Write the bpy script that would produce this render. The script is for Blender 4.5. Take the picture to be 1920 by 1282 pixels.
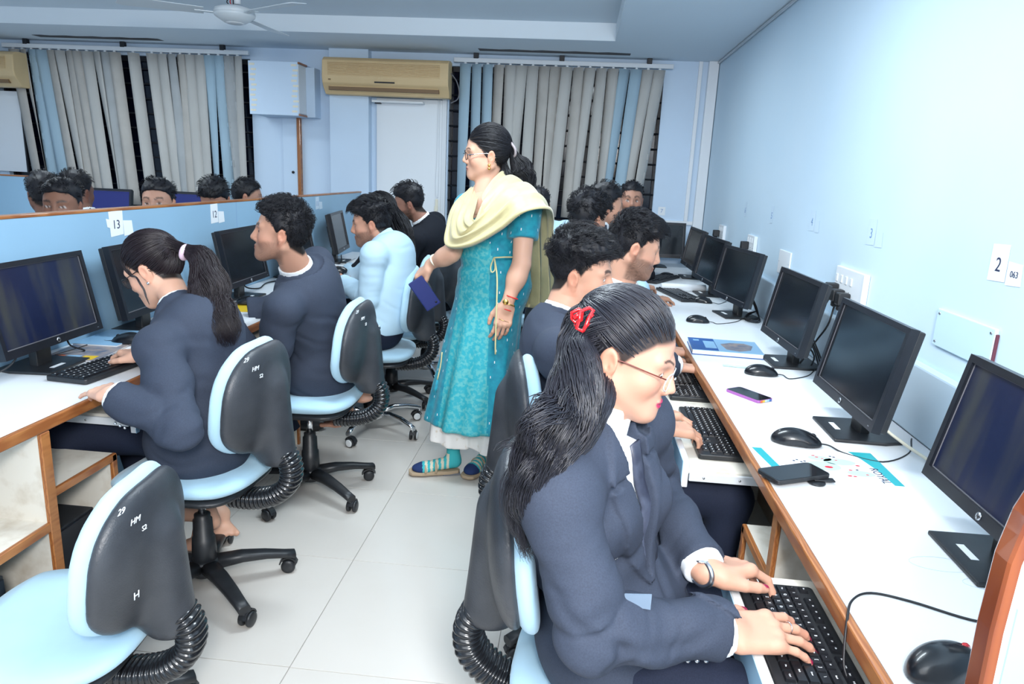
import bpy, bmesh, math, random
import numpy as np
from mathutils import Vector, Matrix
random.seed(7)
rng = np.random.default_rng(5)
for o in list(bpy.data.objects):
    bpy.data.objects.remove(o)
SC = bpy.context.scene
COL = SC.collection
V3 = lambda *a: np.array(a, float)

# ------------------------------------------------------------------ camera
YAW, PITCH, ROLL, FPX, CAMH = -0.0852925, -0.2353584, 0.0457536, 1318.978, 1.4485
_f = V3(math.sin(YAW) * math.cos(PITCH), math.cos(YAW) * math.cos(PITCH), math.sin(PITCH))
_r = np.cross(_f, [0, 0, 1]); _r /= np.linalg.norm(_r)
_u = np.cross(_r, _f)
_r, _u = _r * math.cos(ROLL) + _u * math.sin(ROLL), -_r * math.sin(ROLL) + _u * math.cos(ROLL)
cam_d = bpy.data.cameras.new('camera')
cam = bpy.data.objects.new('camera', cam_d); COL.objects.link(cam)
cam_d.sensor_width = 36.0
cam_d.lens = FPX / 1920 * 36
cam_d.clip_start = 0.05
M = Matrix(((_r[0], _u[0], -_f[0], 0), (_r[1], _u[1], -_f[1], 0), (_r[2], _u[2], -_f[2], CAMH), (0, 0, 0, 1)))
cam.matrix_world = M
SC.camera = cam
def P(px, py, y):
    """world point seen at a photo pixel, at depth y in the room"""
    d = _f + _r * (px - 960) / FPX - _u * (py - 641) / FPX
    return V3(0, 0, CAMH) + d * (y / d[1])

# ------------------------------------------------------------------ world, lights, exposure
SC.view_settings.view_transform = 'Standard'
SC.view_settings.look = 'None'
SC.view_settings.gamma = 1.0
SC.view_settings.use_curve_mapping = False
SC.view_settings.exposure = 0.35
W = bpy.data.worlds.new('world'); SC.world = W; W.use_nodes = True
bgn = W.node_tree.nodes['Background']
bgn.inputs[0].default_value = (0.68, 0.83, 1.0, 1); bgn.inputs[1].default_value = 0.62
def area(name, loc, target, size, power, col, sy=None):
    l = bpy.data.lights.new(name, 'AREA'); l.energy = power; l.color = col
    l.size = size
    if sy: l.shape = 'RECTANGLE'; l.size_y = sy
    o = bpy.data.objects.new(name, l); COL.objects.link(o)
    o.location = loc
    o.rotation_euler = (Vector(target) - Vector(loc)).to_track_quat('-Z', 'Y').to_euler()
    return o
# flash held above the camera
area('flash_light', (0.25, -0.55, 2.0), (0.10, 3.0, 0.8), 0.45, 62, (1.0, 0.985, 0.97))
# light thrown back by the ceiling and the wall behind the photographer
area('ceiling_bounce_light', (-0.5, 0.1, 2.38), (-0.4, 1.8, 0.0), 1.8, 26, (0.93, 0.97, 1.0))
for i, (x, y, p) in enumerate(((-0.30, 2.4, 30), (-0.45, 4.5, 20), (-3.6, 3.4, 20), (-3.6, 5.0, 12))):
    area('overhead_fill_light', (x, y, 2.36), (x, y, 0), 1.2, p, (0.82, 0.93, 1.0), 0.25)  # overhead fill lamps added to brighten the room evenly, without any fixture
# ------------------------------------------------------------------ materials
MATS = {}
def mat(name, col, rough=0.5, metal=0.0, spec=0.5, noise=0.0, nscale=8.0, bump=0.0, bscale=60.0, vcol=False,
        col2=None, stretch=None, coat=0.0, sheen=0.0, trans=0.0, emit=None, alpha=None, sss=0.0, wave=None, contrast=(0.35, 0.7)):
    if name in MATS: return MATS[name]
    m = bpy.data.materials.new(name); m.use_nodes = True
    nt = m.node_tree; N = nt.nodes; L = nt.links
    b = N['Principled BSDF']
    c = (*col, 1)
    b.inputs['Base Color'].default_value = c
    b.inputs['Roughness'].default_value = rough
    b.inputs['Metallic'].default_value = metal
    b.inputs['Specular IOR Level'].default_value = spec
    b.inputs['Coat Weight'].default_value = coat
    b.inputs['Sheen Weight'].default_value = sheen
    b.inputs['Transmission Weight'].default_value = trans
    if sss:
        b.inputs['Subsurface Weight'].default_value = sss
        b.inputs['Subsurface Radius'].default_value = (0.012, 0.004, 0.002)
        b.inputs['Subsurface Scale'].default_value = 1.0
    if alpha is not None: b.inputs['Alpha'].default_value = alpha
    if emit: b.inputs['Emission Color'].default_value = (*emit[0], 1); b.inputs['Emission Strength'].default_value = emit[1]
    tc = N.new('ShaderNodeTexCoord'); src = tc.outputs['Object']
    if stretch:
        mp = N.new('ShaderNodeMapping'); mp.inputs['Scale'].default_value = stretch
        L.new(src, mp.inputs[0]); src = mp.outputs[0]
    if noise or col2:
        n = N.new('ShaderNodeTexNoise'); n.inputs['Scale'].default_value = nscale; n.inputs['Detail'].default_value = 6
        L.new(src, n.inputs['Vector'])
        mr = N.new('ShaderNodeMapRange'); mr.inputs[1].default_value = contrast[0]; mr.inputs[2].default_value = contrast[1]
        L.new(n.outputs[0], mr.inputs[0])
        mx = N.new('ShaderNodeMix'); mx.data_type = 'RGBA'
        c2 = col2 if col2 else tuple(v * (1 - noise) for v in col)
        mx.inputs[6].default_value = c; mx.inputs[7].default_value = (*c2, 1)
        L.new(mr.outputs[0], mx.inputs[0])
        L.new(mx.outputs[2], b.inputs['Base Color'])
    if wave:
        wv = N.new('ShaderNodeTexWave'); wv.inputs['Scale'].default_value = wave[0]; wv.inputs['Distortion'].default_value = wave[1]
        L.new(src, wv.inputs[0])
        mx = N.new('ShaderNodeMix'); mx.data_type = 'RGBA'; mx.inputs[6].default_value = c; mx.inputs[7].default_value = (*col2, 1)
        L.new(wv.outputs[1], mx.inputs[0]); L.new(mx.outputs[2], b.inputs['Base Color'])
    if vcol:
        a = N.new('ShaderNodeVertexColor'); a.layer_name = 'Col'
        L.new(a.outputs[0], b.inputs['Base Color'])
    if bump:
        n = N.new('ShaderNodeTexNoise'); n.inputs['Scale'].default_value = bscale; n.inputs['Detail'].default_value = 4
        L.new(src, n.inputs['Vector'])
        bp = N.new('ShaderNodeBump'); bp.inputs['Strength'].default_value = bump; bp.inputs['Distance'].default_value = 0.01
        L.new(n.outputs[0], bp.inputs['Height']); L.new(bp.outputs[0], b.inputs['Normal'])
    MATS[name] = m
    return m
mat('skin', (0.6, 0.35, 0.25), 0.50, vcol=True, spec=0.35, sss=0.10)
mat('suit', (0.045, 0.057, 0.088), 0.80, spec=0.25, noise=0.2, nscale=400, bump=0.10, bscale=700)
mat('suit_dark', (0.010, 0.012, 0.018), 0.85, spec=0.2)
mat('trouser', (0.016, 0.022, 0.045), 0.8, spec=0.2, noise=0.3, nscale=500)
mat('white_shirt', (0.80, 0.84, 0.88), 0.8, bump=0.05, bscale=300)
mat('blue_shirt', (0.50, 0.70, 0.84), 0.8, bump=0.05, bscale=300)
mat('tie', (0.03, 0.035, 0.06), 0.45, col2=(0.10, 0.12, 0.18), nscale=20)
mat('hair', (0.009, 0.009, 0.013), 0.50, spec=0.38, bump=0.12, bscale=900)
mat('hair_gloss', (0.017, 0.0175, 0.027), 0.38, spec=0.75)
mat('hair_matte', (0.010, 0.010, 0.014), 0.62, spec=0.2)
mat('clear_rim', (0.62, 0.66, 0.70), 0.08, spec=0.8)
mat('slat_grey', (0.40, 0.42, 0.43), 0.85, noise=0.12, nscale=7)
mat('slat_tan', (0.47, 0.45, 0.42), 0.85, noise=0.12, nscale=7)
mat('flap', (0.16, 0.22, 0.30), 0.7)
mat('hair_brown', (0.016, 0.009, 0.013), 0.40, spec=0.6, bump=0.12, bscale=900)
mat('upholstery', (0.46, 0.70, 0.86), 0.85, sheen=0.2, noise=0.10, nscale=6, bump=0.06, bscale=500)
mat('black_plastic', (0.020, 0.022, 0.026), 0.42, noise=0.35, nscale=30)
mat('shell_plastic', (0.030, 0.034, 0.042), 0.40, col2=(0.055, 0.06, 0.07), nscale=9, bump=0.12, bscale=260)
mat('monitor_plastic', (0.010, 0.012, 0.018), 0.33, noise=0.25, nscale=25)
mat('keyboard_plastic', (0.006, 0.007, 0.010), 0.38)
mat('gloss_black', (0.004, 0.005, 0.008), 0.08)
mat('screen', (0.010, 0.013, 0.018), 0.16, col2=(0.016, 0.020, 0.022), nscale=3, stretch=(1, 2, 0.5))
mat('screen_dusty', (0.005, 0.010, 0.040), 0.28, col2=(0.040, 0.042, 0.040), nscale=5, stretch=(3, 1, 0.5), contrast=(0.42, 0.75))
mat('chrome', (0.8, 0.82, 0.85), 0.12, metal=1.0)
mat('steel', (0.55, 0.57, 0.6), 0.3, metal=1.0)
mat('gold', (0.85, 0.55, 0.15), 0.25, metal=1.0)
mat('laminate', (0.86, 0.88, 0.90), 0.42, noise=0.04, nscale=3)
mat('laminate_worn', (0.74, 0.70, 0.62), 0.6, col2=(0.50, 0.42, 0.32), nscale=14, contrast=(0.5, 0.8))
mat('wood_edge', (0.42, 0.165, 0.050), 0.38, wave=(6, 8), col2=(0.29, 0.095, 0.028), stretch=(6, 1, 6), coat=0.2)
mat('wood_post', (0.25, 0.062, 0.014), 0.25, wave=(3, 7), col2=(0.17, 0.035, 0.008), stretch=(5, 5, 1), coat=0.5)
mat('partition_blue', (0.30, 0.50, 0.68), 0.42, noise=0.05, nscale=2)
mat('panel_blue', (0.36, 0.60, 0.80), 0.45)
mat('under_wood', (0.33, 0.22, 0.15), 0.6, noise=0.3, nscale=9)
mat('wall', (0.63, 0.78, 0.90), 0.50, col2=(0.60, 0.765, 0.895), nscale=2.2, bump=0.05, bscale=14)
mat('wall_rear', (0.62, 0.76, 0.92), 0.6, noise=0.03, nscale=3, bump=0.03, bscale=14)
mat('ceiling', (0.70, 0.79, 0.87), 0.8)
mat('ceiling_band', (0.82, 0.90, 0.96), 0.6)
mat('tile', (0.64, 0.605, 0.56), 0.24, noise=0.05, nscale=2.5, contrast=(0.3, 0.7))
mat('grout', (0.42, 0.40, 0.38), 0.7)
mat('night', (0.003, 0.005, 0.016), 0.10)
mat('frame_black', (0.012, 0.013, 0.018), 0.5)
mat('slat_cream', (0.50, 0.495, 0.475), 0.85, noise=0.12, nscale=7, stretch=(1, 1, 0.3), bump=0.05, bscale=300)
mat('slat_blue', (0.36, 0.50, 0.60), 0.85, noise=0.10, nscale=7, stretch=(1, 1, 0.3))
mat('ac_plastic', (0.72, 0.53, 0.29), 0.45, noise=0.08, nscale=3)
mat('ac_dark', (0.20, 0.12, 0.06), 0.6)
mat('white_plastic', (0.80, 0.84, 0.88), 0.4)
mat('off_white', (0.72, 0.76, 0.80), 0.5)
mat('paper', (0.84, 0.88, 0.92), 0.8)
mat('ink', (0.02, 0.03, 0.08), 0.7)
mat('ink_faint', (0.25, 0.38, 0.62), 0.7)
mat('chalk', (0.8, 0.84, 0.88), 0.8)
mat('tape', (0.80, 0.76, 0.62), 0.5)
mat('cable', (0.010, 0.010, 0.013), 0.45)
mat('cable_grey', (0.16, 0.16, 0.18), 0.5)
mat('tyre_white', (0.75, 0.78, 0.8), 0.4)
mat('red_plastic', (0.62, 0.008, 0.012), 0.15, coat=0.5)
mat('teal', (0.004, 0.30, 0.40), 0.7, col2=(0.0, 0.20, 0.30), nscale=40, bump=0.1, bscale=200, sheen=0.2)
mat('teal_print', (0.02, 0.36, 0.44), 0.7, col2=(0.11, 0.44, 0.46), nscale=60, contrast=(0.45, 0.6))
mat('scarf', (0.56, 0.49, 0.26), 0.55, noise=0.14, nscale=20, sheen=0.4)
mat('cord', (0.55, 0.50, 0.26), 0.7)
mat('white_cotton', (0.84, 0.82, 0.80), 0.8, col2=(0.66, 0.58, 0.48), nscale=34, contrast=(0.6, 0.72))
mat('sock_teal', (0.04, 0.42, 0.46), 0.85)
mat('sock_cream', (0.66, 0.62, 0.48), 0.85)
mat('sock_navy', (0.01, 0.03, 0.12), 0.85)
mat('sandal', (0.44, 0.33, 0.22), 0.6)
mat('heel', (0.16, 0.17, 0.19), 0.6)
mat('navy_case', (0.008, 0.018, 0.13), 0.35)
mat('purple_case', (0.34, 0.10, 0.36), 0.3)
mat('leather', (0.13, 0.02, 0.012), 0.35)
mat('blue_band', (0.01, 0.08, 0.5), 0.5)
mat('red_thread', (0.7, 0.02, 0.02), 0.6)
mat('cream_thread', (0.8, 0.75, 0.6), 0.6)
mat('pink', (0.75, 0.55, 0.66), 0.6)
mat('grey_clip', (0.30, 0.26, 0.28), 0.4)
mat('eye_white', (0.75, 0.72, 0.70), 0.2)
mat('eye_dark', (0.012, 0.006, 0.004), 0.1)
mat('lens', (0.95, 0.97, 1.0), 0.02, trans=1.0, alpha=0.12)
mat('teal_card', (0.02, 0.36, 0.40), 0.5)
mat('print_green', (0.48, 0.68, 0.64), 0.6)
mat('print_red', (0.6, 0.02, 0.05), 0.6)
mat('book_blue', (0.02, 0.10, 0.34), 0.3)
mat('book_light', (0.28, 0.50, 0.72), 0.3)
mat('book_photo', (0.40, 0.32, 0.28), 0.35, col2=(0.12, 0.16, 0.24), nscale=28)
mat('yellow', (0.75, 0.50, 0.02), 0.5)
mat('orange', (0.75, 0.15, 0.03), 0.5)
mat('bottle', (0.75, 0.88, 0.92), 0.05, trans=0.9, alpha=0.45)
mat('cap_teal', (0.10, 0.50, 0.52), 0.4)
mat('cap_blue', (0.15, 0.36, 0.62), 0.4)
mat('blue_glow', (0.02, 0.03, 0.3), 0.3, emit=((0.10, 0.16, 0.95), 0.8))
mat('blue_screen', (0.01, 0.01, 0.06), 0.2, emit=((0.03, 0.05, 0.26), 0.35))
mat('paper_faint', (0.60, 0.74, 0.87), 0.7)
mat('ink_pale', (0.16, 0.28, 0.50), 0.7)
mat('fan_white', (0.70, 0.76, 0.80), 0.35)

# ------------------------------------------------------------------ object helpers
def tag(o, label=None, cat=None, group=None, kind=None):
    if label: o['label'] = label
    if cat: o['category'] = cat
    if group: o['group'] = group
    if kind: o['kind'] = kind
    return o
def thing(name, label, cat, loc=(0, 0, 0), rz=0.0, group=None):
    o = bpy.data.objects.new(name, None); COL.objects.link(o)
    o.empty_display_size = 0.05
    o.location = loc; o.rotation_euler = (0, 0, rz)
    return tag(o, label, cat, group)
def obj(name, me, m=None, parent=None, world=False, smooth=None):
    """me: mesh or bmesh. world=True: coordinates are world ones, kept in place under parent"""
    if isinstance(me, bmesh.types.BMesh):
        bm = me; me = bpy.data.meshes.new(name); bmesh.ops.recalc_face_normals(bm, faces=bm.faces[:]); bm.to_mesh(me); bm.free()
        if smooth: 
            for p in me.polygons: p.use_smooth = True
    if m is not None:
        for k in (m if isinstance(m, (tuple, list)) else [m]):
            me.materials.append(MATS[k] if isinstance(k, str) else k)
    o = bpy.data.objects.new(name, me); COL.objects.link(o)
    if parent is not None:
        o.parent = parent
        if world:
            w = parent_world(parent)
            o.matrix_basis = w.inverted()
    return o
def parent_world(o):
    m = o.matrix_basis.copy()
    return (parent_world(o.parent) @ m) if o.parent else m
def copy_tree(o, parent=None):
    c = o.copy(); COL.objects.link(c); c.parent = parent
    for ch in list(o.children): copy_tree(ch, c)
    return c
def box(bm, lo, hi, mtx=None, mi=0):
    x0, y0, z0 = lo; x1, y1, z1 = hi
    vs = [bm.verts.new(Vector(p) if mtx is None else mtx @ Vector(p)) for p in
          ((x0, y0, z0), (x1, y0, z0), (x1, y1, z0), (x0, y1, z0), (x0, y0, z1), (x1, y0, z1), (x1, y1, z1), (x0, y1, z1))]
    fs = []
    for f in ((0, 3, 2, 1), (4, 5, 6, 7), (0, 1, 5, 4), (1, 2, 6, 5), (2, 3, 7, 6), (3, 0, 4, 7)):
        fc = bm.faces.new([vs[i] for i in f]); fc.material_index = mi; fs.append(fc)
    return vs
def bbox(lo, hi, bev=0.0, seg=2, mtx=None):
    bm = bmesh.new(); box(bm, lo, hi, mtx)
    if bev: bmesh.ops.bevel(bm, geom=bm.edges[:], offset=bev, segments=seg, affect='EDGES', profile=0.5)
    return bm
def prism(pts, z0, z1, bev=0.0, mtx=None):
    bm = bmesh.new()
    a = [bm.verts.new((x, y, z0)) for x, y in pts]; b = [bm.verts.new((x, y, z1)) for x, y in pts]
    bm.faces.new(a[::-1]); bm.faces.new(b)
    n = len(pts)
    for i in range(n): bm.faces.new((a[i], a[(i + 1) % n], b[(i + 1) % n], b[i]))
    if bev: bmesh.ops.bevel(bm, geom=bm.edges[:], offset=bev, segments=2, affect='EDGES', profile=0.5)
    if mtx is not None: bm.transform(mtx)
    return bm
def tube_bm(pts, rad, n=8, bm=None, closed=False, cap=True):
    bm = bm or bmesh.new()
    pts = [Vector(p) for p in pts]; k = len(pts)
    rad = rad if hasattr(rad, '__len__') else [rad] * k
    rings = []; up = None
    for i, p in enumerate(pts):
        if closed: d = pts[(i + 1) % k] - pts[i - 1]
        else: d = pts[min(i + 1, k - 1)] - pts[max(i - 1, 0)]
        d.normalize()
        if up is None:
            up = Vector((0, 0, 1)) if abs(d.z) < 0.9 else Vector((1, 0, 0))
        s = d.cross(up)
        if s.length < 1e-6: s = d.orthogonal()
        s.normalize(); up = s.cross(d).normalized()
        rings.append([bm.verts.new(p + (s * math.cos(2 * math.pi * j / n) + up * math.sin(2 * math.pi * j / n)) * rad[i]) for j in range(n)])
    for i in range(k if closed else k - 1):
        a, b = rings[i], rings[(i + 1) % k]
        for j in range(n):
            f = bm.faces.new((a[j], a[(j + 1) % n], b[(j + 1) % n], b[j])); f.smooth = True
    if cap and not closed:
        bm.faces.new(rings[0][::-1]); bm.faces.new(rings[-1])
    return bm
def lathe_bm(prof, n=24, bm=None, mtx=None):
    """prof: (r, z) list"""
    bm = bm or bmesh.new(); rings = []
    for r, z in prof:
        rings.append([bm.verts.new((r * math.cos(2 * math.pi * j / n), r * math.sin(2 * math.pi * j / n), z) if mtx is None else
                                   mtx @ Vector((r * math.cos(2 * math.pi * j / n), r * math.sin(2 * math.pi * j / n), z))) for j in range(n)])
    for a, b in zip(rings, rings[1:]):
        for j in range(n):
            f = bm.faces.new((a[j], a[(j + 1) % n], b[(j + 1) % n], b[j])); f.smooth = True
    bm.faces.new(rings[0][::-1]); bm.faces.new(rings[-1])
    return bm
def smooth_pts(pts, n=6):
    """Catmull-Rom through points"""
    p = [np.array(q, float) for q in pts]; p = [2 * p[0] - p[1]] + p + [2 * p[-1] - p[-2]]; out = []
    for i in range(1, len(p) - 2):
        for t in np.linspace(0, 1, n, endpoint=False):
            a, b, c, d = p[i - 1:i + 3]
            out.append(0.5 * ((2 * b) + (-a + c) * t + (2 * a - 5 * b + 4 * c - d) * t * t + (-a + 3 * b - 3 * c + d) * t ** 3))
    out.append(p[-2]); return out
_font_cache = {}
def text_mesh(s, size, depth=0.0004, shear=0.0):
    cu = bpy.data.curves.new('writing', 'FONT'); cu.body = s; cu.size = size; cu.extrude = depth; cu.shear = shear
    cu.align_x = 'CENTER'; cu.align_y = 'CENTER'; cu.resolution_u = 3
    o = bpy.data.objects.new('tmp', cu); COL.objects.link(o)
    dg = bpy.context.evaluated_depsgraph_get()
    me = bpy.data.meshes.new_from_object(o.evaluated_get(dg)); bpy.data.objects.remove(o)
    me.name = 'writing'
    return me
def text(name, s, size, m, parent, loc, right, up, shear=0.0, depth=0.0004):
    """flat lettering: right/up are its local axes (in the parent's frame)"""
    k = (s, size, shear, m)
    if k not in _font_cache:
        me = text_mesh(s, size, depth, shear); me.materials.clear(); me.materials.append(MATS[m]); _font_cache[k] = me
    o = bpy.data.objects.new(name, _font_cache[k]); COL.objects.link(o); o.parent = parent
    r = Vector(right).normalized(); u = Vector(up).normalized(); n = r.cross(u)
    o.matrix_basis = Matrix(((r.x, u.x, n.x, loc[0]), (r.y, u.y, n.y, loc[1]), (r.z, u.z, n.z, loc[2]), (0, 0, 0, 1)))
    return o
# ------------------------------------------------------------------ implicit surfaces (bodies, clothes, cushions)
F32 = np.float32
def sstep(a, b, x):
    t = np.clip((x - a) / (b - a), 0, 1); return t * t * (3 - 2 * t)
def rot_from(right=None, fwd=None, up=None):
    """rows = local axes x,y,z in world"""
    f = np.array(fwd, float); f /= np.linalg.norm(f)
    u = np.array(up, float); u -= f * (u @ f); u /= np.linalg.norm(u)
    return np.array([np.cross(f, u), f, u])
class Grid:
    def __init__(s, lo, hi, h):
        s.h = h; s.ax = [np.arange(lo[i], hi[i] + h, h).astype(F32) for i in range(3)]
        s.F = np.full([len(a) for a in s.ax], 0.5, F32)
    def sl(s, lo, hi):
        r = []
        for i in range(3):
            a = s.ax[i]; i0 = max(int((lo[i] - a[0]) / s.h), 0); i1 = min(int((hi[i] - a[0]) / s.h) + 2, len(a))
            if i1 <= i0: return None
            r.append(slice(i0, i1))
        return tuple(r)
    def pts(s, q):
        return s.ax[0][q[0]][:, None, None], s.ax[1][q[1]][None, :, None], s.ax[2][q[2]][None, None, :]
    def all(s): return s.ax[0][:, None, None], s.ax[1][None, :, None], s.ax[2][None, None, :]
    def op(s, prim, k=0.01, mode='u'):
        fn, lo, hi = prim; m = k + 2 * s.h
        q = s.sl([v - m for v in lo], [v + m for v in hi])
        if q is None: return
        d = fn(*s.pts(q)).astype(F32); a = s.F[q]
        if mode == 's': d = -d; a2 = -a; d2 = -d
        if mode == 'u':
            if k > 0:
                hh = np.maximum(k - np.abs(a - d), 0) / k; s.F[q] = np.minimum(a, d) - hh * hh * k * 0.25
            else: s.F[q] = np.minimum(a, d)
        else:
            if k > 0:
                hh = np.maximum(k - np.abs(a - d), 0) / k; s.F[q] = np.maximum(a, d) + hh * hh * k * 0.25
            else: s.F[q] = np.maximum(a, d)
    def mesh(s):
        Fv = s.F
        for i in range(3):   # close the borders
            ix = [slice(None)] * 3; ix[i] = 0; Fv[tuple(ix)] = np.maximum(Fv[tuple(ix)], 1e-3); ix[i] = -1; Fv[tuple(ix)] = np.maximum(Fv[tuple(ix)], 1e-3)
        ins = Fv < 0
        c = np.zeros([n - 1 for n in Fv.shape], np.int8)
        for dx in (0, 1):
            for dy in (0, 1):
                for dz in (0, 1):
                    c += ins[dx:c.shape[0] + dx, dy:c.shape[1] + dy, dz:c.shape[2] + dz]
        act = np.argwhere((c > 0) & (c < 8))
        n = len(act); idx = np.full(c.shape, -1, np.int32); idx[act[:, 0], act[:, 1], act[:, 2]] = np.arange(n)
        cor = np.array([(x, y, z) for x in (0, 1) for y in (0, 1) for z in (0, 1)])
        vals = np.stack([Fv[act[:, 0] + a, act[:, 1] + b, act[:, 2] + d] for a, b, d in cor], 1)
        acc = np.zeros((n, 3)); cnt = np.zeros(n)
        for i in range(8):
            for j in range(i + 1, 8):
                if np.abs(cor[i] - cor[j]).sum() != 1: continue
                m = (vals[:, i] < 0) != (vals[:, j] < 0)
                t = vals[m, i] / (vals[m, i] - vals[m, j])
                acc[m] += cor[i] + t[:, None] * (cor[j] - cor[i]); cnt[m] += 1
        v = (act + acc / cnt[:, None]) * s.h + np.array([a[0] for a in s.ax])
        quads = []
        for ax in range(3):
            b, d = (ax + 1) % 3, (ax + 2) % 3
            sa = [slice(None)] * 3; sb = [slice(None)] * 3
            sa[ax] = slice(0, -1); sb[ax] = slice(1, None)
            cr = ins[tuple(sa)] != ins[tuple(sb)]
            e = np.argwhere(cr)
            e = e[(e[:, b] > 0) & (e[:, d] > 0) & (e[:, b] < c.shape[b]) & (e[:, d] < c.shape[d])]
            o = []
            for ob, od in ((-1, -1), (0, -1), (0, 0), (-1, 0)):
                f = e.copy(); f[:, b] += ob; f[:, d] += od; o.append(idx[f[:, 0], f[:, 1], f[:, 2]])
            q = np.stack(o, 1); fl = ins[e[:, 0], e[:, 1], e[:, 2]]
            q[~fl] = q[~fl][:, ::-1]
            quads.append(q[(q >= 0).all(1)])
        return v, np.concatenate(quads)
def cap(a, b, ra, rb=None, fold=None):
    a = np.array(a, float); b = np.array(b, float); rb = ra if rb is None else rb; d = b - a; L2 = d @ d + 1e-12; L = math.sqrt(L2); ax = d / L
    R = max(ra, rb)
    lo = np.minimum(a, b) - R; hi = np.maximum(a, b) + R
    if fold: u = np.cross(ax, [0.3, 0.5, 0.8]); u /= np.linalg.norm(u); w = np.cross(ax, u)
    def fn(X, Y, Z):
        x = X - F32(a[0]); y = Y - F32(a[1]); z = Z - F32(a[2])
        t = np.clip((x * F32(d[0]) + y * F32(d[1]) + z * F32(d[2])) / F32(L2), 0, 1)
        q = np.sqrt((x - t * F32(d[0])) ** 2 + (y - t * F32(d[1])) ** 2 + (z - t * F32(d[2])) ** 2) - (ra + (rb - ra) * t)
        if fold:
            amp, fr, ph, side = fold   # side: 0 whole limb, 1 towards b, -1 towards a
            pu = x * u[0] + y * u[1] + z * u[2]; pw = x * w[0] + y * w[1] + z * w[2]
            m = 0.10 + 0.90 * (t ** 3 if side == 1 else (1 - t) ** 3 if side == -1 else 0.6)
            w1 = np.sin(t * L * fr * 0.55 + 2.4 * np.sin(pu * 22 + ph) + 2.0 * np.sin(pw * 19 + 2 * ph) + ph)
            w2 = np.sin(t * L * fr * 0.27 + 3.0 * np.sin(pu * 15 + 2 * ph) + 2.6 * np.sin(pw * 13 + ph) + 2.1 * ph)
            q = q + amp * m * (np.maximum(w1, 0) ** 4 * 1.5 - 0.5 * w1) * (0.55 + 0.45 * w2) + amp * 0.9 * w2 * (0.25 + 0.75 * m) * (1 - sstep(0.78, 0.95, t))
        return q
    return fn, lo, hi
def ell(c, r, R=None):
    c = np.array(c, float); r = np.array(r, float)
    R = np.eye(3) if R is None else R
    ext = np.sqrt(((R.T * r) ** 2).sum(1))
    def fn(X, Y, Z):
        x = X - F32(c[0]); y = Y - F32(c[1]); z = Z - F32(c[2])
        p = [x * F32(R[i, 0]) + y * F32(R[i, 1]) + z * F32(R[i, 2]) for i in range(3)]
        k0 = np.sqrt(sum((p[i] / F32(r[i])) ** 2 for i in range(3)))
        k1 = np.sqrt(sum((p[i] / F32(r[i] ** 2)) ** 2 for i in range(3))) + 1e-6
        return k0 * (k0 - 1) / k1
    return fn, c - ext, c + ext
def rbox(c, r, R=None, rd=0.01):
    c = np.array(c, float); r = np.array(r, float); R = np.eye(3) if R is None else R
    ext = np.abs(R.T) @ r
    def fn(X, Y, Z):
        x = X - F32(c[0]); y = Y - F32(c[1]); z = Z - F32(c[2])
        q = [np.abs(x * F32(R[i, 0]) + y * F32(R[i, 1]) + z * F32(R[i, 2])) - (r[i] - rd) for i in range(3)]
        return np.sqrt(sum(np.maximum(v, 0) ** 2 for v in q)) + np.minimum(np.maximum(np.maximum(q[0], q[1]), q[2]), 0) - rd
    return fn, c - ext, c + ext
def cutby(prim, pt, n):
    """keep the side of the plane where (p-pt).n < 0"""
    fn, lo, hi = prim; pt = np.array(pt, float); n = np.array(n, float) / np.linalg.norm(n)
    return (lambda X, Y, Z: np.maximum(fn(X, Y, Z), (X - F32(pt[0])) * F32(n[0]) + (Y - F32(pt[1])) * F32(n[1]) + (Z - F32(pt[2])) * F32(n[2]))), lo, hi
def np_mesh(name, v, f, col=None, smooth=True):
    me = bpy.data.meshes.new(name)
    v = np.asarray(v, F32); f = np.asarray(f, np.int32); nf, k = f.shape
    me.vertices.add(len(v)); me.vertices.foreach_set('co', v.ravel())
    me.loops.add(nf * k); me.loops.foreach_set('vertex_index', f.ravel())
    me.polygons.add(nf); me.polygons.foreach_set('loop_start', np.arange(nf, dtype=np.int32) * k)
    try: me.polygons.foreach_set('loop_total', np.full(nf, k, np.int32))
    except Exception: pass
    me.polygons.foreach_set('use_smooth', np.full(nf, smooth))
    if col is not None:
        a = me.color_attributes.new('Col', 'FLOAT_COLOR', 'POINT')
        a.data.foreach_set('color', np.concatenate([col, np.ones((len(col), 1))], 1).astype(F32).ravel())
    me.update(); me.validate()
    return me
def join_np(parts):
    vs, fs, cs, n = [], [], [], 0
    for p in parts:
        vs.append(p[0]); fs.append(p[1] + n); n += len(p[0])
        if len(p) > 2: cs.append(p[2])
    return np.concatenate(vs), np.concatenate(fs), (np.concatenate(cs) if cs else None)
def relax(v, f, it=1, lam=0.5):
    e = np.concatenate([f[:, [0, 1]], f[:, [1, 2]], f[:, [2, 3]], f[:, [3, 0]]]); e = np.concatenate([e, e[:, ::-1]])
    n = len(v); cnt = np.bincount(e[:, 0], minlength=n)[:, None] + 1e-9
    for _ in range(it):
        acc = np.stack([np.bincount(e[:, 0], v[e[:, 1], i], minlength=n) for i in range(3)], 1)
        v = v + lam * (acc / cnt - v)
    return v
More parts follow.
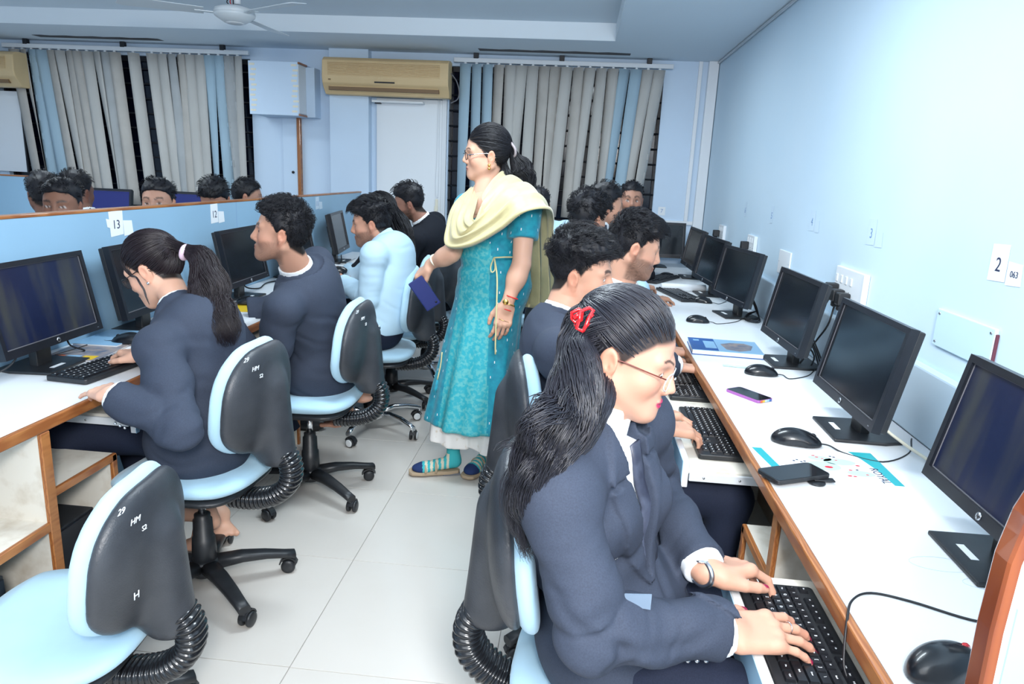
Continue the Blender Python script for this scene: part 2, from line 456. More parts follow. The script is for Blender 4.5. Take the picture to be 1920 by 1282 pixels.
# ------------------------------------------------------------------ people
HL_A = np.radians([-90, -35, -22, -9, 2, 9, 22, 45, 90])
HL_Z = np.array([-0.085, -0.055, -0.020, 0.022, 0.010, 0.000, 0.034, 0.058, 0.066])
HL_ZF = np.array([-0.085, -0.055, -0.020, 0.022, 0.004, -0.008, 0.018, 0.044, 0.060])
CRC, CRR = V3(0, -0.012, 0.030), V3(0.074, 0.088, 0.086)
def hairline(x, y, drop=0.0):
    a = np.arctan2(y + 0.0, np.abs(x) + 1e-5)
    return np.interp(a, HL_A, HL_ZF if drop else HL_Z) - (0 if drop is True else drop)
def head_sdf(g, fem, jaw=1.0, nose=1.0, eyes=True, smile=False):
    k = 0.022
    g.op(ell(CRC, CRR), 0.0)
    g.op(ell((0, 0.020, 0.008), (0.065, 0.067, 0.083)), k)
    g.op(ell((0, 0.030, -0.045), (0.054 * jaw, 0.050, 0.055)), k)
    for s in (-1, 1):
        g.op(cap((s * 0.055 * jaw, -0.004, -0.050), (s * 0.014, 0.066, -0.090), 0.016, 0.017), 0.04)
        g.op(ell((s * 0.037, 0.055, -0.026), (0.021, 0.020, 0.021)), 0.03)
        g.op(cap((s * 0.010, 0.081, 0.020), (s * 0.044, 0.068, 0.021), 0.009 if fem else 0.0105), 0.014)
    g.op(ell((0, 0.074, -0.094), (0.019, 0.017, 0.016)), 0.018)
    g.op(cap((0, 0.082, 0.014), (0, 0.1010, -0.027), 0.0080, 0.0105 * nose), 0.012)
    for s in (-1, 1):
        g.op(ell((s * 0.0115 * nose, 0.091, -0.034), (0.0085, 0.011, 0.008)), 0.006)
        g.op(ell((s * 0.031, 0.092, 0.000), (0.017, 0.014, 0.011)), 0.012, 's')
        g.op(ell((s * 0.031, 0.0665, -0.001), (0.0150, 0.0150, 0.0140)), 0.004)
        if eyes: g.op(ell((s * 0.031, 0.084, -0.0020), (0.0138, 0.0085, 0.0054)), 0.0012, 's')
    g.op(ell((0, 0.074, -0.062), (0.027, 0.018, 0.022)), 0.016)
    w = 1.25 if smile else 1.0
    g.op(ell((0, 0.0912, -0.0575), (0.020 * w, 0.0065, 0.0048)), 0.003)
    g.op(ell((0, 0.0900, -0.0672), (0.017 * w, 0.0075, 0.0060)), 0.003)
    g.op(ell((0, 0.1000, -0.0620), (0.022 * w, 0.0065, 0.0014)), 0.001, 's')
    for s in (-1, 1):   # ears
        Re = rot_from(fwd=(0.25 * s, 1, 0.0), up=(0.15 * s, -0.22, 1))
        g.op(ell((s * 0.077, -0.010, -0.010), (0.0075, 0.018, 0.030), Re), 0.006)
        g.op(ell((s * 0.0865, -0.007, -0.006), (0.0065, 0.0105, 0.019), Re), 0.003, 's')
        g.op(ell((s * 0.079, -0.002, -0.014), (0.004, 0.004, 0.007), Re), 0.003)
        g.op(ell((s * 0.074, -0.003, -0.038), (0.005, 0.007, 0.008), Re), 0.004)
def head_mesh(R, hp, s, neckb, spec, h):
    """returns world verts, faces, colours"""
    nb = R @ (np.array(neckb) - hp) / s
    fem = spec.get('fem', False)
    lo = np.minimum([-0.105, -0.125, -0.16], nb - [0.085, 0.085, 0.06]); hi = np.maximum([0.105, 0.13, 0.13], nb + [0.085, 0.085, 0.03])
    g = Grid(lo, hi, h / s)
    head_sdf(g, fem, spec.get('jaw', 0.95 if fem else 1.04), spec.get('nose', 0.92 if fem else 1.12), h < 0.0036, spec.get('smile', False))
    nr = spec.get('neck_r', 0.046 if fem else 0.056)
    g.op(cap((0, -0.018, -0.045), nb, nr * 0.98, nr * 1.06), 0.02)
    g.op(ell(nb + [0, -0.008, -0.062], (0.072, 0.060, 0.050) if spec.get('style', 'suit') != 'none' else (0.10, 0.08, 0.06)), 0.03)
    v, f = g.mesh(); v = relax(v, f, 1, 0.35)
    x, y, z = v.T; ax = np.abs(x)
    fz = spec.get('fz', 1.0)
    v = v.copy(); v[:, 2] = np.where(z < 0, np.where(z > -0.12, z * fz, z + 0.12 * (1 - fz)), z)
    sk = np.array(spec.get('skin', (0.62, 0.36, 0.25)))
    col = np.tile(sk, (len(v), 1))
    def mixc(c, m):
        nonlocal col
        col = col * (1 - m[:, None]) + np.array(c) * m[:, None]
    red = np.exp(-(((ax - 0.045) / 0.022) ** 2 + ((z + 0.03) / 0.02) ** 2)) * (y > 0.02)
    mixc(sk * [1.08, 0.82, 0.78], red * 0.5)
    mixc(sk * [1.05, 0.80, 0.74], sstep(0.070, 0.078, ax) * (z > -0.06) * 0.6)
    lc = spec.get('lips', sk * [0.80, 0.55, 0.52])
    w = 1.25 if spec.get('smile') else 1.0
    mixc(lc, (1 - sstep(0.85, 1.15, np.sqrt((x / (0.021 * w)) ** 2 + ((z + 0.0625) / 0.0105) ** 2))) * sstep(0.084, 0.089, y))
    mixc(sk * 0.25, (1 - sstep(0.6, 1.1, np.sqrt((x / (0.021 * w)) ** 2 + ((z + 0.0622) / 0.0018) ** 2))) * (y > 0.082))
    if spec.get('smile'): mixc((0.8, 0.78, 0.74), (1 - sstep(0.6, 1.0, np.sqrt((x / 0.020) ** 2 + ((z + 0.0622) / 0.0032) ** 2))) * (y > 0.08))
    hc = np.array(spec.get('brow', (0.02, 0.014, 0.012)))
    bz = 0.0215 + 0.006 * np.sin(np.clip((ax - 0.012) / 0.036, 0, 1) * 2.6)
    bt = 0.0026 if fem else 0.0050
    mixc(hc, (1 - sstep(0.7, 1.2, np.abs(z - bz) / bt)) * sstep(0.010, 0.014, ax) * (1 - sstep(0.046, 0.052, ax)) * (y > 0.05) * 0.85)
    if h >= 0.0036:   # small faces: the eye is only colour
        ex = (ax - 0.031) / 0.0125; ez = (z + 0.002) / (0.0048)
        e = (1 - sstep(0.8, 1.15, np.sqrt(ex ** 2 + ez ** 2))) * (y > 0.06)
        mixc((0.55, 0.50, 0.48), e)
        mixc((0.01, 0.006, 0.005), (1 - sstep(0.8, 1.2, np.sqrt(((ax - 0.031) / 0.0055) ** 2 + ((z + 0.002) / 0.0050) ** 2))) * (y > 0.06))
    # lash line
    mixc((0.02, 0.012, 0.01), (1 - sstep(0.5, 1.0, np.abs(z - 0.0035 + 18 * (ax - 0.031) ** 2) / 0.0016)) * (np.abs(ax - 0.031) < 0.014) * (y > 0.062) * 0.85)
    bd = spec.get('beard', 0.0)
    if bd:
        m = (1 - sstep(-0.052, -0.038, z - 0.55 * np.clip(ax - 0.045, 0, 1))) * (z > -0.125) * sstep(-0.020, 0.0, y)
        m = np.maximum(m, sstep(0.050, 0.062, ax) * (1 - sstep(0.0, 0.016, z)) * (z > -0.06) * sstep(-0.004, 0.012, y) * (1 - sstep(0.012, 0.036, y)) * 0.8)
        st = (1 - sstep(0.8, 1.15, np.sqrt((x / 0.027) ** 2 + ((z + 0.049) / 0.0075) ** 2))) * (y > 0.075)
        m = np.maximum(m, st) * (1 - (1 - sstep(0.9, 1.1, np.sqrt((x / 0.020) ** 2 + ((z + 0.0625) / 0.009) ** 2))) * (y > 0.08))
        n = 0.75 + 0.25 * np.sin(x * 2100) * np.sin(z * 1900) * np.sin(y * 1700)
        mixc(hc, np.clip(m * n, 0, 1) * bd)
    # scalp under the hair
    hz = hairline(x, y, True if fem else 0.0)
    mixc(hc, sstep(-0.004, 0.010, z - hz) * (ax < 0.0745 + 0.02 * (z > 0.03)) * (z > -0.09))
    return (v * s) @ R + hp, f, col
def fiber_mesh(paths, r0, r1=None, prof=None):
    """paths (N,S,3) -> tapered three-sided strands"""
    p = np.asarray(paths, float); N, S, _ = p.shape
    t = np.gradient(p, axis=1); t /= np.linalg.norm(t, axis=2, keepdims=True) + 1e-9
    ref = np.array([0.31, 0.52, 0.79]); a = np.cross(t, ref); a /= np.linalg.norm(a, axis=2, keepdims=True) + 1e-9
    b = np.cross(t, a)
    rad = np.linspace(r0, r1 if r1 is not None else r0 * 0.3, S) if prof is None else np.asarray(prof)
    ang = np.array([0, 2.0944, 4.1888])
    v = p[:, :, None, :] + rad[None, :, None, None] * (np.cos(ang)[None, None, :, None] * a[:, :, None, :] + np.sin(ang)[None, None, :, None] * b[:, :, None, :])
    base = (np.arange(N) * S * 3)[:, None, None] + (np.arange(S - 1) * 3)[None, :, None] + np.arange(3)[None, None, :]
    nx = (np.arange(N) * S * 3)[:, None, None] + (np.arange(S - 1) * 3)[None, :, None] + ((np.arange(3) + 1) % 3)[None, None, :]
    f = np.stack([base, nx, nx + 3, base + 3], -1).reshape(-1, 4)
    return v.reshape(-1, 3), f
def scalp_roots(r, n, drop=0.0, cond=None):
    out = []
    while len(out) < n:
        u = r.normal(size=(n * 3, 3)); u /= np.linalg.norm(u, axis=1)[:, None]
        p = CRC + u * CRR
        ok = p[:, 2] > hairline(p[:, 0], p[:, 1], drop) + 0.004
        if cond is not None: ok &= cond(p)
        out += list(u[ok])
    return np.array(out[:n])
def hair_short(R, hp, s, spec, h, r):
    T = spec.get('top', 0.022); sd = spec.get('side', 0.005); q = spec.get('quiff', 0.0)
    ph = r.uniform(0, 6, 8)
    def fn(X, Y, Z):
        x, y, z = [(a - c) for a, c in zip((X, Y, Z), CRC)]
        k0 = np.sqrt((x / CRR[0]) ** 2 + (y / CRR[1]) ** 2 + (z / CRR[2]) ** 2); k1 = np.sqrt((x / CRR[0] ** 2) ** 2 + (y / CRR[1] ** 2) ** 2 + (z / CRR[2] ** 2) ** 2) + 1e-6
        d = k0 * (k0 - 1) / k1
        up = sstep(0.035, 0.095, Z + 0 * X + 0 * Y)
        th = sd + (T - sd) * up + q * up * sstep(0.0, 0.08, Y + 0 * X + 0 * Z)
        n = np.sin(X * 170 + 2 * np.sin(Y * 60 + ph[0]) + ph[1]) + np.sin(X * 290 + Y * 90 + 2 * np.sin(Z * 70 + ph[2])) + np.sin(Y * 210 + 3 * np.sin(X * 80 + ph[3]) + Z * 60)
        th = th * (0.62 if spec.get('tufts') else 0.9) * (1 + 0.07 * n * (0.3 + up))
        hz = np.interp(np.arctan2(Y + 0 * X + 0 * Z, np.abs(X) + 1e-5 + 0 * Y + 0 * Z), HL_A, HL_Z)
        return np.maximum(d - th, (hz - Z) * 0.7)
    g = Grid((-0.12, -0.14, -0.11), (0.12, 0.15, 0.17), h / s)
    g.op((fn, (-0.11, -0.13, -0.10), (0.11, 0.14, 0.16)), 0.0)
    for sx in (-1, 1): g.op(ell((sx * 0.086, -0.008, -0.012), (0.014, 0.021, 0.032)), 0.004, 's')
    v, f = g.mesh()
    parts = [((v * s) @ R + hp, f)]
    n = spec.get('tufts', 0)
    if n:
        tr = spec.get('tr', 0.0010); per = spec.get('per', 5)
        cr = scalp_roots(r, n); u = np.repeat(cr, per, 0); N = len(u)
        cl = np.repeat(np.arange(n), per)
        jit = r.normal(size=(N, 3)) * spec.get('jit', 0.055); u = u + jit; u /= np.linalg.norm(u, axis=1)[:, None]
        p = CRC + u * CRR; up = sstep(0.02, 0.09, p[:, 2])[:, None]
        ok = p[:, 2] > hairline(p[:, 0], p[:, 1]) + 0.002; u, p, up, cl = u[ok], p[ok], up[ok], cl[ok]; N = len(u)
        nrm = u / CRR; nrm /= np.linalg.norm(nrm, axis=1)[:, None]
        comb = np.array(spec.get('comb', (0.25, 0.9, 0.1)))
        whorl = p - np.array([0.01, -0.07, 0.09]); whorl /= np.linalg.norm(whorl, axis=1)[:, None]
        cn = r.normal(size=(n, 3))[cl] * spec.get('mess', 0.28) + r.normal(size=(N, 3)) * 0.08
        g0 = comb * up + whorl * 0.6 + (1 - up) * np.array([0, -0.1, -0.9]) + cn
        g0 -= nrm * (g0 * nrm).sum(1)[:, None]; g0 /= np.linalg.norm(g0, axis=1)[:, None]
        L = (0.006 + (spec.get('len', 0.04) - 0.006) * up) * r.uniform(0.75, 1.15, n)[cl][:, None] * r.uniform(0.85, 1.1, (N, 1))
        curl = spec.get('curl', 0.15); S = 6; P_ = []
        qf = q * up * sstep(0.0, 0.08, p[:, 1])[:, None]; th = sd + (T - sd) * up + qf
        c0 = p + nrm * th * 0.30; w = np.cross(nrm, g0); cph = r.uniform(0, 6.28, n)[cl][:, None]
        for i in range(S):
            t = i / (S - 1)
            P_.append(c0 + g0 * L * t + nrm * (th * 0.85 * math.sin(min(t * 2.0, 1.57))) - nrm * (L ** 2) * t * t * 4.5 + w * L * curl * np.sin(t * 5 + cph) * t + nrm * L * curl * 0.7 * np.cos(t * 5 + cph) * t)
        pp = np.stack(P_, 1)
        # clump tips drift together
        cm = np.stack([np.bincount(cl, pp[:, -1, k], minlength=n) for k in range(3)], 1) / (np.bincount(cl, minlength=n)[:, None] + 1e-9)
        for i in range(S): pp[:, i] += (cm[cl] - pp[:, -1]) * 0.55 * (i / (S - 1)) ** 2 if i < S - 1 else 0
        pp[:, -1] += (cm[cl] - pp[:, -1]) * 0.55
        fv, ff = fiber_mesh(pp, tr, tr * 0.25)
        parts.append(((fv * s) @ R + hp, ff))
    a, b, _ = join_np(parts)
    return a, b
def hair_long(R, hp, s, spec, r):
    """base cap + strands running over the scalp to a tie point and on along a guide"""
    parts = []
    h = 0.004; ph = r.uniform(0, 6, 8); T = spec.get('cap', 0.012) * 0.12
    def fn(X, Y, Z):
        x, y, z = [(a - c) for a, c in zip((X, Y, Z), CRC)]
        k0 = np.sqrt((x / CRR[0]) ** 2 + (y / CRR[1]) ** 2 + (z / CRR[2]) ** 2); k1 = np.sqrt((x / CRR[0] ** 2) ** 2 + (y / CRR[1] ** 2) ** 2 + (z / CRR[2] ** 2) ** 2) + 1e-6
        hz = np.interp(np.arctan2(Y + 0 * X + 0 * Z, np.abs(X) + 1e-5 + 0 * Y + 0 * Z), HL_A, HL_ZF)
        d = k0 * (k0 - 1) / k1 - 0.0008 - T * sstep(0.0, 0.03, Z - hz) * (0.75 + 0.12 * np.sin(X * 260 + 2 * np.sin(Y * 50 + ph[0])))
        return np.maximum(d, (hz + 0.002 - Z) * 0.7)
    g = Grid((-0.11, -0.125, -0.11), (0.11, 0.13, 0.15), h)
    g.op((fn, (-0.10, -0.12, -0.10), (0.10, 0.12, 0.14)), 0)
    for sx in (-1, 1): g.op(ell((sx * 0.086, -0.008, -0.012), (0.014, 0.021, 0.032)), 0.004, 's')
    v, f = g.mesh(); cap_ = ((v * s) @ R + hp, f)
    for lk in spec['locks']:
        n = int(lk['n'] * 0.60); tie = np.array(lk['tie'])      # local
        u0 = scalp_roots(r, n, 0.0035, lk.get('cond'))
        tu = (tie - CRC) / CRR; tl = np.linalg.norm(tu); tu = tu / tl
        A = 9; hgt = r.uniform(lk.get('lo', 0.10), max(lk.get('lift', 0.17) + 0.05, 0.14), n)
        pts = []
        ang = np.arccos(np.clip(u0 @ tu, -1, 1))[:, None]
        # keep strands above the ear on their way back
        for i in range(A):
            t = i / A; e = t
            w0 = np.sin((1 - e) * ang) / np.sin(ang + 1e-6); w1 = np.sin(e * ang) / np.sin(ang + 1e-6)
            q = w0 * u0 + w1 * tu
            q[:, 2] += lk.get('arch', 0.0) * math.sin(math.pi * t) * (np.abs(q[:, 0]) > 0.3)
            q /= np.linalg.norm(q, axis=1)[:, None]
            rad = 1 + hgt[:, None] * (0.55 + 0.45 * min(1, t / 0.18)) + (tl - 1 - hgt[:, None]) * max(0, (t - 0.6) / 0.4) ** 2
            pts.append(((CRC + q * CRR * rad) * s) @ R + hp)
        gd = np.array(smooth_pts(lk['guide'], 5)); G = len(gd)
        tg = np.gradient(gd, axis=0); tg /= np.linalg.norm(tg, axis=1)[:, None]
        sv = np.array(lk.get('side', (0, 1, 0)), float)
        rr = np.sqrt(r.uniform(0, 1, n)); th = r.uniform(0, 6.283, n)
        Rr = np.interp(np.linspace(0, 1, G), np.linspace(0, 1, len(lk['rad'])), lk['rad'])
        cut = r.uniform(lk.get('short', 0.72), 1.0, n); ph2 = r.uniform(0, 6.28, (n, 2)); cl = r.integers(0, lk.get('clumps', 9), n)
        cph = r.uniform(0, 6.28, 50)[cl]; coff = r.normal(size=(50, 2))[cl] * 0.45
        ou = rr * np.cos(th) * 0.75 + coff[:, 0]; ow = rr * np.sin(th) * 0.75 + coff[:, 1]
        ln = np.maximum(np.sqrt(ou ** 2 + ow ** 2), 1e-6); lim = np.minimum(1, 1.15 / ln); ou *= lim; ow *= lim
        ts = np.linspace(0.0, 1.0, int(lk.get('seg', 24) * 0.60)) 
        sq = lk.get('flat', 1.0)
        for t in ts:
            ti = np.clip(t * cut, 0, 0.9999) * (G - 1); i0 = ti.astype(int); fr = (ti - i0)[:, None]
            c = gd[i0] * (1 - fr) + gd[np.minimum(i0 + 1, G - 1)] * fr
            tt = tg[i0]; a = np.cross(tt, sv); a /= np.linalg.norm(a, axis=1)[:, None] + 1e-9; b = np.cross(tt, a)
            Rv = (Rr[i0] * (1 - fr[:, 0]) + Rr[np.minimum(i0 + 1, G - 1)] * fr[:, 0])[:, None]
            tp = (ti / (G - 1)); wa = lk.get('wave', 0.006) * sstep(0.05, 0.5, tp)[:, None]; wf = lk.get('wf', 15)
            o = a * (ou[:, None] * Rv * sq + wa * np.sin(tp * wf + cph)[:, None] + wa * 0.16 * np.sin(tp * 22 + ph2[:, 0])[:, None]) + \
                b * (ow[:, None] * Rv + wa * np.cos(tp * wf + cph * 1.3)[:, None] + wa * 0.16 * np.cos(tp * 19 + ph2[:, 1])[:, None])
            pts.append(c + o)
        pp = np.stack(pts, 1); S = pp.shape[1]
        # soften the kink at the tie
        for _ in range(5): pp[:, A - 2:A + 4] = (pp[:, A - 3:A + 3] + 2 * pp[:, A - 2:A + 4] + pp[:, A - 1:A + 5]) / 4
        prof = 1.35 * lk.get('r', 0.0013) * np.concatenate([np.full(S - 8, 1.0), np.linspace(1, 0.25, 8)])
        parts.append(fiber_mesh(pp, 1, prof=prof))
    a, b, _ = join_np(parts)
    return a, b, cap_
FING = [(0.0300, 0.088, (0.041, 0.025, 0.019), 0.0086), (0.0100, 0.093, (0.045, 0.028, 0.020), 0.0088), (-0.0100, 0.090, (0.041, 0.026, 0.020), 0.0083), (-0.0290, 0.080, (0.032, 0.020, 0.018), 0.0073)]
FPOS = []
def hand_mesh(wrist, d, up, side, elbow, spec, h=0.003, curl=(28, 38, 22), spread=4.0, s=1.0, thumb=(0.75, 0.62, -0.22), fr=0.030, lift=None, upper=None):
    """side +1: thumb on local +x. d fingers' direction, up the back of the hand"""
    R = rot_from(fwd=d, up=up)
    if side < 0: R = R * np.array([[-1], [1], [1]])   # mirror x
    el = R @ (np.array(elbow) - wrist) / s
    ext = [el]
    if upper is not None: ext.append(R @ (np.array(upper) - wrist) / s)
    lo = np.min([[-0.075, -0.03, -0.10]] + [e - 0.05 for e in ext], 0); hi = np.max([[0.085, 0.21, 0.05]] + [e + 0.05 for e in ext], 0)
    if upper is None:      # only the last part of the forearm shows below a cuff
        el2 = el * min(1, 0.13 / np.linalg.norm(el)); lo = np.minimum([-0.075, -0.03, -0.10], el2 - 0.045); hi = np.maximum([0.085, 0.21, 0.05], el2 + 0.045)
        rr = fr * 1.25
        el = el2
    g = Grid(lo, hi, h / s)
    if upper is not None:
        g.op(cap(el, (0, 0, 0), spec.get('far', 0.040), fr * 0.86), 0.0)
        g.op(cap(ext[1], el, spec.get('uar', 0.052), spec.get('far', 0.040)), 0.01)
        mid = el * 0.68; g.op(ell(mid, (0.041, 0.05, 0.038), rot_from(fwd=el, up=(0.1, 0.2, 1))), 0.03)
    else: g.op(cap(el, (0, 0, 0), rr, fr * 0.86), 0.0)
    g.op(ell((0, 0.004, 0), (fr * 0.98, 0.03, fr * 0.72)), 0.012)
    FPOS.clear()
    g.op(cutby(rbox((0.000, 0.050, -0.001), (0.040, 0.046, 0.0135), None, 0.013), (0, 0, 0), (0, -1, 0)), 0.018)
    g.op(ell((0.022, 0.034, -0.010), (0.018, 0.034, 0.015)), 0.012)
    nails = []
    for i, (x, y, ls, r) in enumerate(FING):
        a = math.radians((1.5 - i) * spread + 0.6); c0 = np.array([x, y, 0.001]); cu = curl if not isinstance(curl[0], tuple) else curl[i]
        ang = math.radians(cu[0] - 22 if False else cu[0]) ; g.op(ell(c0 + [0, -0.004, 0.003], (0.0105, 0.012, 0.0105)), 0.008)
        p = c0; tot = -ang
        for j, l in enumerate(ls):
            if j: tot -= math.radians(cu[j])
            dv = np.array([math.sin(a) * math.cos(tot), math.cos(a) * math.cos(tot), math.sin(tot)])
            q = p + dv * l
            if j == 0: FPOS.append(((((p + q) / 2 + dv * 0.006) * s) @ R + wrist, dv @ R, r * s))
            g.op(cap(p, q, r * (1 - 0.07 * j), r * (0.94 - 0.08 * j)), 0.003 if j else 0.006); p0, p = p, q
        nz = np.array([0, -math.sin(tot) * math.cos(a), math.cos(tot)]); nz /= np.linalg.norm(nz)
        nails.append((p - dv * 0.003 + nz * r * 0.72, dv, nz, r))
    tb = np.array([0.030, 0.020, -0.012]); td = np.array(thumb, float); td /= np.linalg.norm(td)
    t1 = tb + td * 0.036; td2 = td + np.array([-0.30, 0.25, 0.0]); td2 /= np.linalg.norm(td2); t2 = t1 + td2 * 0.027; td3 = td2 + np.array([-0.22, 0.2, -0.05]); td3 /= np.linalg.norm(td3); t3 = t2 + td3 * 0.020
    g.op(cap(tb, t1, 0.0155, 0.0115), 0.012); g.op(cap(t1, t2, 0.0112, 0.0098), 0.003); g.op(cap(t2, t3, 0.0100, 0.0085), 0.003)
    nz = np.cross(np.cross(td3, [0.3, 0, 1]), td3); nz /= np.linalg.norm(nz); nails.append((t3 - td3 * 0.002 + nz * 0.0062, td3, nz, 0.0088))
    v, f = g.mesh(); v = relax(v, f, 1, 0.3)
    sk = np.array(spec.get('skin', (0.62, 0.36, 0.25))) * spec.get('hand_tone', 1.0)
    col = np.tile(sk, (len(v), 1))
    tipm = sstep(0.10, 0.17, v[:, 1])[:, None] * 0.35; col = col * (1 - tipm) + sk * [1.1, 0.78, 0.74] * tipm
    nc = spec.get('nails')
    for i, (c, dv, nz, r) in enumerate(nails):
        q = v - c; t = q @ dv; n_ = q @ nz; sd_ = np.linalg.norm(q - np.outer(t, dv) - np.outer(n_, nz), axis=1)
        m = ((1 - sstep(0.8, 1.1, np.sqrt((t / (r * 1.15)) ** 2 + (sd_ / (r * 0.80)) ** 2))) * (n_ > -0.0035))[:, None]
        c2 = np.array(nc if nc else sk * [1.15, 1.0, 1.0]); col = col * (1 - m) + c2 * m
    if side < 0: f = f[:, ::-1]
    return (v * s) @ R + wrist, f, col
class Body: pass
def make_person(key, label, sp, group=None):
    """sp: pelvis, neck, fwd, head, hfwd, hup, arms {'R':(elbow, wrist, dir, up, kw)}, legs ..."""
    r = np.random.default_rng(sp.get('seed', 3)); s = sp.get('s', 1.0); h = sp.get('h', 0.006)
    pel, nk = np.array(sp['pelvis'], float), np.array(sp['neck'], float); fw = np.array(sp['fwd'], float); fw /= np.linalg.norm(fw)
    base = np.array([pel[0], pel[1], sp.get('base', 0.0)])
    root = thing('person', label, 'person', base, 0, group)
    up = nk - pel; up /= np.linalg.norm(up)
    Rt = rot_from(fwd=fw, up=up); rt, ft, ut = Rt; L = np.linalg.norm(nk - pel)
    bend = sp.get('bend', 0.03)
    waist = pel + (nk - pel) * 0.34 - ft * bend * 0.6; chest = pel + (nk - pel) * 0.68 - ft * bend
    sw = sp.get('sw', 0.185 if not sp.get('fem') else 0.165) * s
    tw = sp.get('twist', 0.0); rs = rt * math.cos(tw) + ft * math.sin(tw); fs = ft * math.cos(tw) - rt * math.sin(tw); Rc = np.array([rs, fs, ut])
    drop = sp.get('drop', 0.055) * s
    SH = {'R': nk + rs * sw - ut * drop, 'L': nk - rs * sw - ut * drop}
    for k in ('R', 'L'):
        if k in sp.get('shoulder', {}): SH[k] = np.array(sp['shoulder'][k])
    bk = sp.get('bulk', 1.0) * s
    def torso(g, inf, low=True, arms=True, fold=0.0, cuff=0.0, armr=1.0, short=None):
        g.op(ell(chest - ut * 0.01, np.array([0.150, 0.108, 0.185]) * bk + inf, Rc), 0.0)
        g.op(ell(chest + ut * 0.10 * s, np.array([0.145, 0.085, 0.09]) * bk + inf, Rc), 0.05)
        g.op(ell(waist, np.array([0.132, 0.105, 0.15]) * bk * sp.get('belly', 1.0) + inf, Rt), 0.05)
        if low: g.op(ell(pel + ut * 0.02, np.array([0.165, 0.125, 0.13]) * bk + inf * 1.3, Rt), 0.05)
        if sp.get('fem'):
            for q in (-1, 1): g.op(ell(chest + rs * q * 0.070 * s + fs * 0.075 * s + ut * sp.get('bz', 0.0), np.array([0.062, 0.060, 0.062]) * s + inf * 0.5, Rc), 0.035)
        for k in ('R', 'L'):
            g.op(cap(nk - ut * 0.02, SH[k] - ut * 0.005, 0.050 * s + inf * 0.5, 0.050 * s + inf * 0.8), 0.04)
            g.op(ell(SH[k], np.full(3, 0.060 * s) + inf), 0.03)
        if arms:
            for k in sp['arms']:
                a = sp['arms'][k]; el, wr = np.array(a[0]), np.array(a[1])
                aw = 0.056 * bk * armr; A2 = 0.047 * bk * armr
                if short is not None:
                    e2 = SH[k] + (el - SH[k]) * (short if k == 'L' else short * 0.6)
                    g.op(cutby(cap(SH[k], e2 + (e2 - SH[k]) * 0.1, aw + inf, aw * 0.96 + inf * 1.5), e2, el - SH[k]), 0.025); continue
                g.op(cap(SH[k], el, aw + inf, A2 + inf, (fold, 170, 1.0 + (k == 'R'), 1) if fold else None), 0.014)
                wl = np.linalg.norm(wr - el); wd = (wr - el) / wl; e2 = el + wd * (wl * sp.get('sleeve', 0.93) + cuff)
                g.op(cutby(cap(el, wr + wd * 0.06, A2 + inf, 0.036 * bk * armr + inf, (fold, 190, 2.0 + (k == 'R'), -1) if fold else None), e2, wd), 0.006)
    sk = np.array(sp.get('skin', (0.62, 0.36, 0.25)))
    # --- body: head, neck, chest core and arms in one mesh
    hp = np.array(sp['head'], float); Rh = rot_from(fwd=sp['hfwd'], up=sp.get('hup', (0, 0, 1))); hs = sp.get('hs', s)
    parts = [head_mesh(Rh, hp, hs, nk + ut * 0.005, sp, sp.get('hh', h * 0.75))]
    g = Grid(np.minimum(pel, nk) - 0.26, np.maximum(pel, nk) + 0.26, 0.014); torso(g, -0.014, arms=False)
    if sp.get('style') != 'none':
        X, Y, Z = g.all(); g.F = np.maximum(g.F, (X - F32(nk[0])) * F32(ut[0]) + (Y - F32(nk[1])) * F32(ut[1]) + (Z - F32(nk[2])) * F32(ut[2]) + 0.035).astype(F32)
    v, f = g.mesh()
    parts.append((v, f, np.tile(sk, (len(v), 1))))
    HANDS = {}
    for k in sp['arms']:
        a = sp['arms'][k]; kw = dict(a[4]) if len(a) > 4 else {}
        if kw.pop('hide', False): continue
        if sp.get('bare'): kw['upper'] = SH[k]
        sd_ = 1 if k == 'L' else -1
        parts.append(hand_mesh(np.array(a[1], float), a[2], a[3], sd_, a[0], sp, sp.get('hand_h', max(h * 0.6, 0.0030)), s=sp.get('hands', 0.95 * s), **kw)); HANDS[k] = list(FPOS)
    for ft_ in sp.get('feet', []):   # bare feet: (ankle, toe, knee)
        an, to, kn = [np.array(q, float) for q in ft_]
        g = Grid(np.minimum(np.minimum(an, to), kn) - 0.07, np.maximum(np.maximum(an, to), kn) + 0.07, 0.005)
        dd = (to - an) * [1, 1, 0]; dd /= np.linalg.norm(dd); Rf = rot_from(fwd=dd, up=(0, 0, 1)); sx = Rf[0]
        g.op(cap(kn, an, 0.050, 0.034), 0); g.op(ell(an - dd * 0.022 - [0, 0, 0.03], (0.030, 0.036, 0.034), Rf), 0.02)
        g.op(cap(an, to - dd * 0.05, 0.033, 0.018), 0.02); g.op(ell(to - dd * 0.05, (0.042, 0.05, 0.017), Rf), 0.02)
        for i in range(5):
            o = sx * (i - 2) * 0.0165; g.op(cap(to - dd * 0.035 + o, to - dd * (0.004 * abs(i)) + o * 1.05 - [0, 0, 0.004], 0.0095, 0.0085 if i else 0.012), 0.004)
        g.op(rbox((an + to) / 2 * [1, 1, 0] + [0, 0, sp.get('base', 0.0) + ft_[3] if len(ft_) > 3 else -0.2], (0.3, 0.3, 0.0001)), 0, 'u') if False else None
        v, f = g.mesh(); parts.append((v, f, np.tile(sk * 0.92, (len(v), 1))))
    v, f, c = join_np(parts)
    obj('body', np_mesh('body', v, f, c), 'skin', root, True)
    # --- hair
    hr = sp['hair']
    if hr.get('long'):
        v, f, cp = hair_long(Rh, hp, hs, hr, r); obj('hair_underlayer', np_mesh('hair_underlayer', *cp), 'hair_matte', root, True)
    else: v, f = hair_short(Rh, hp, hs, hr, max(h * 0.8, 0.0035), r)
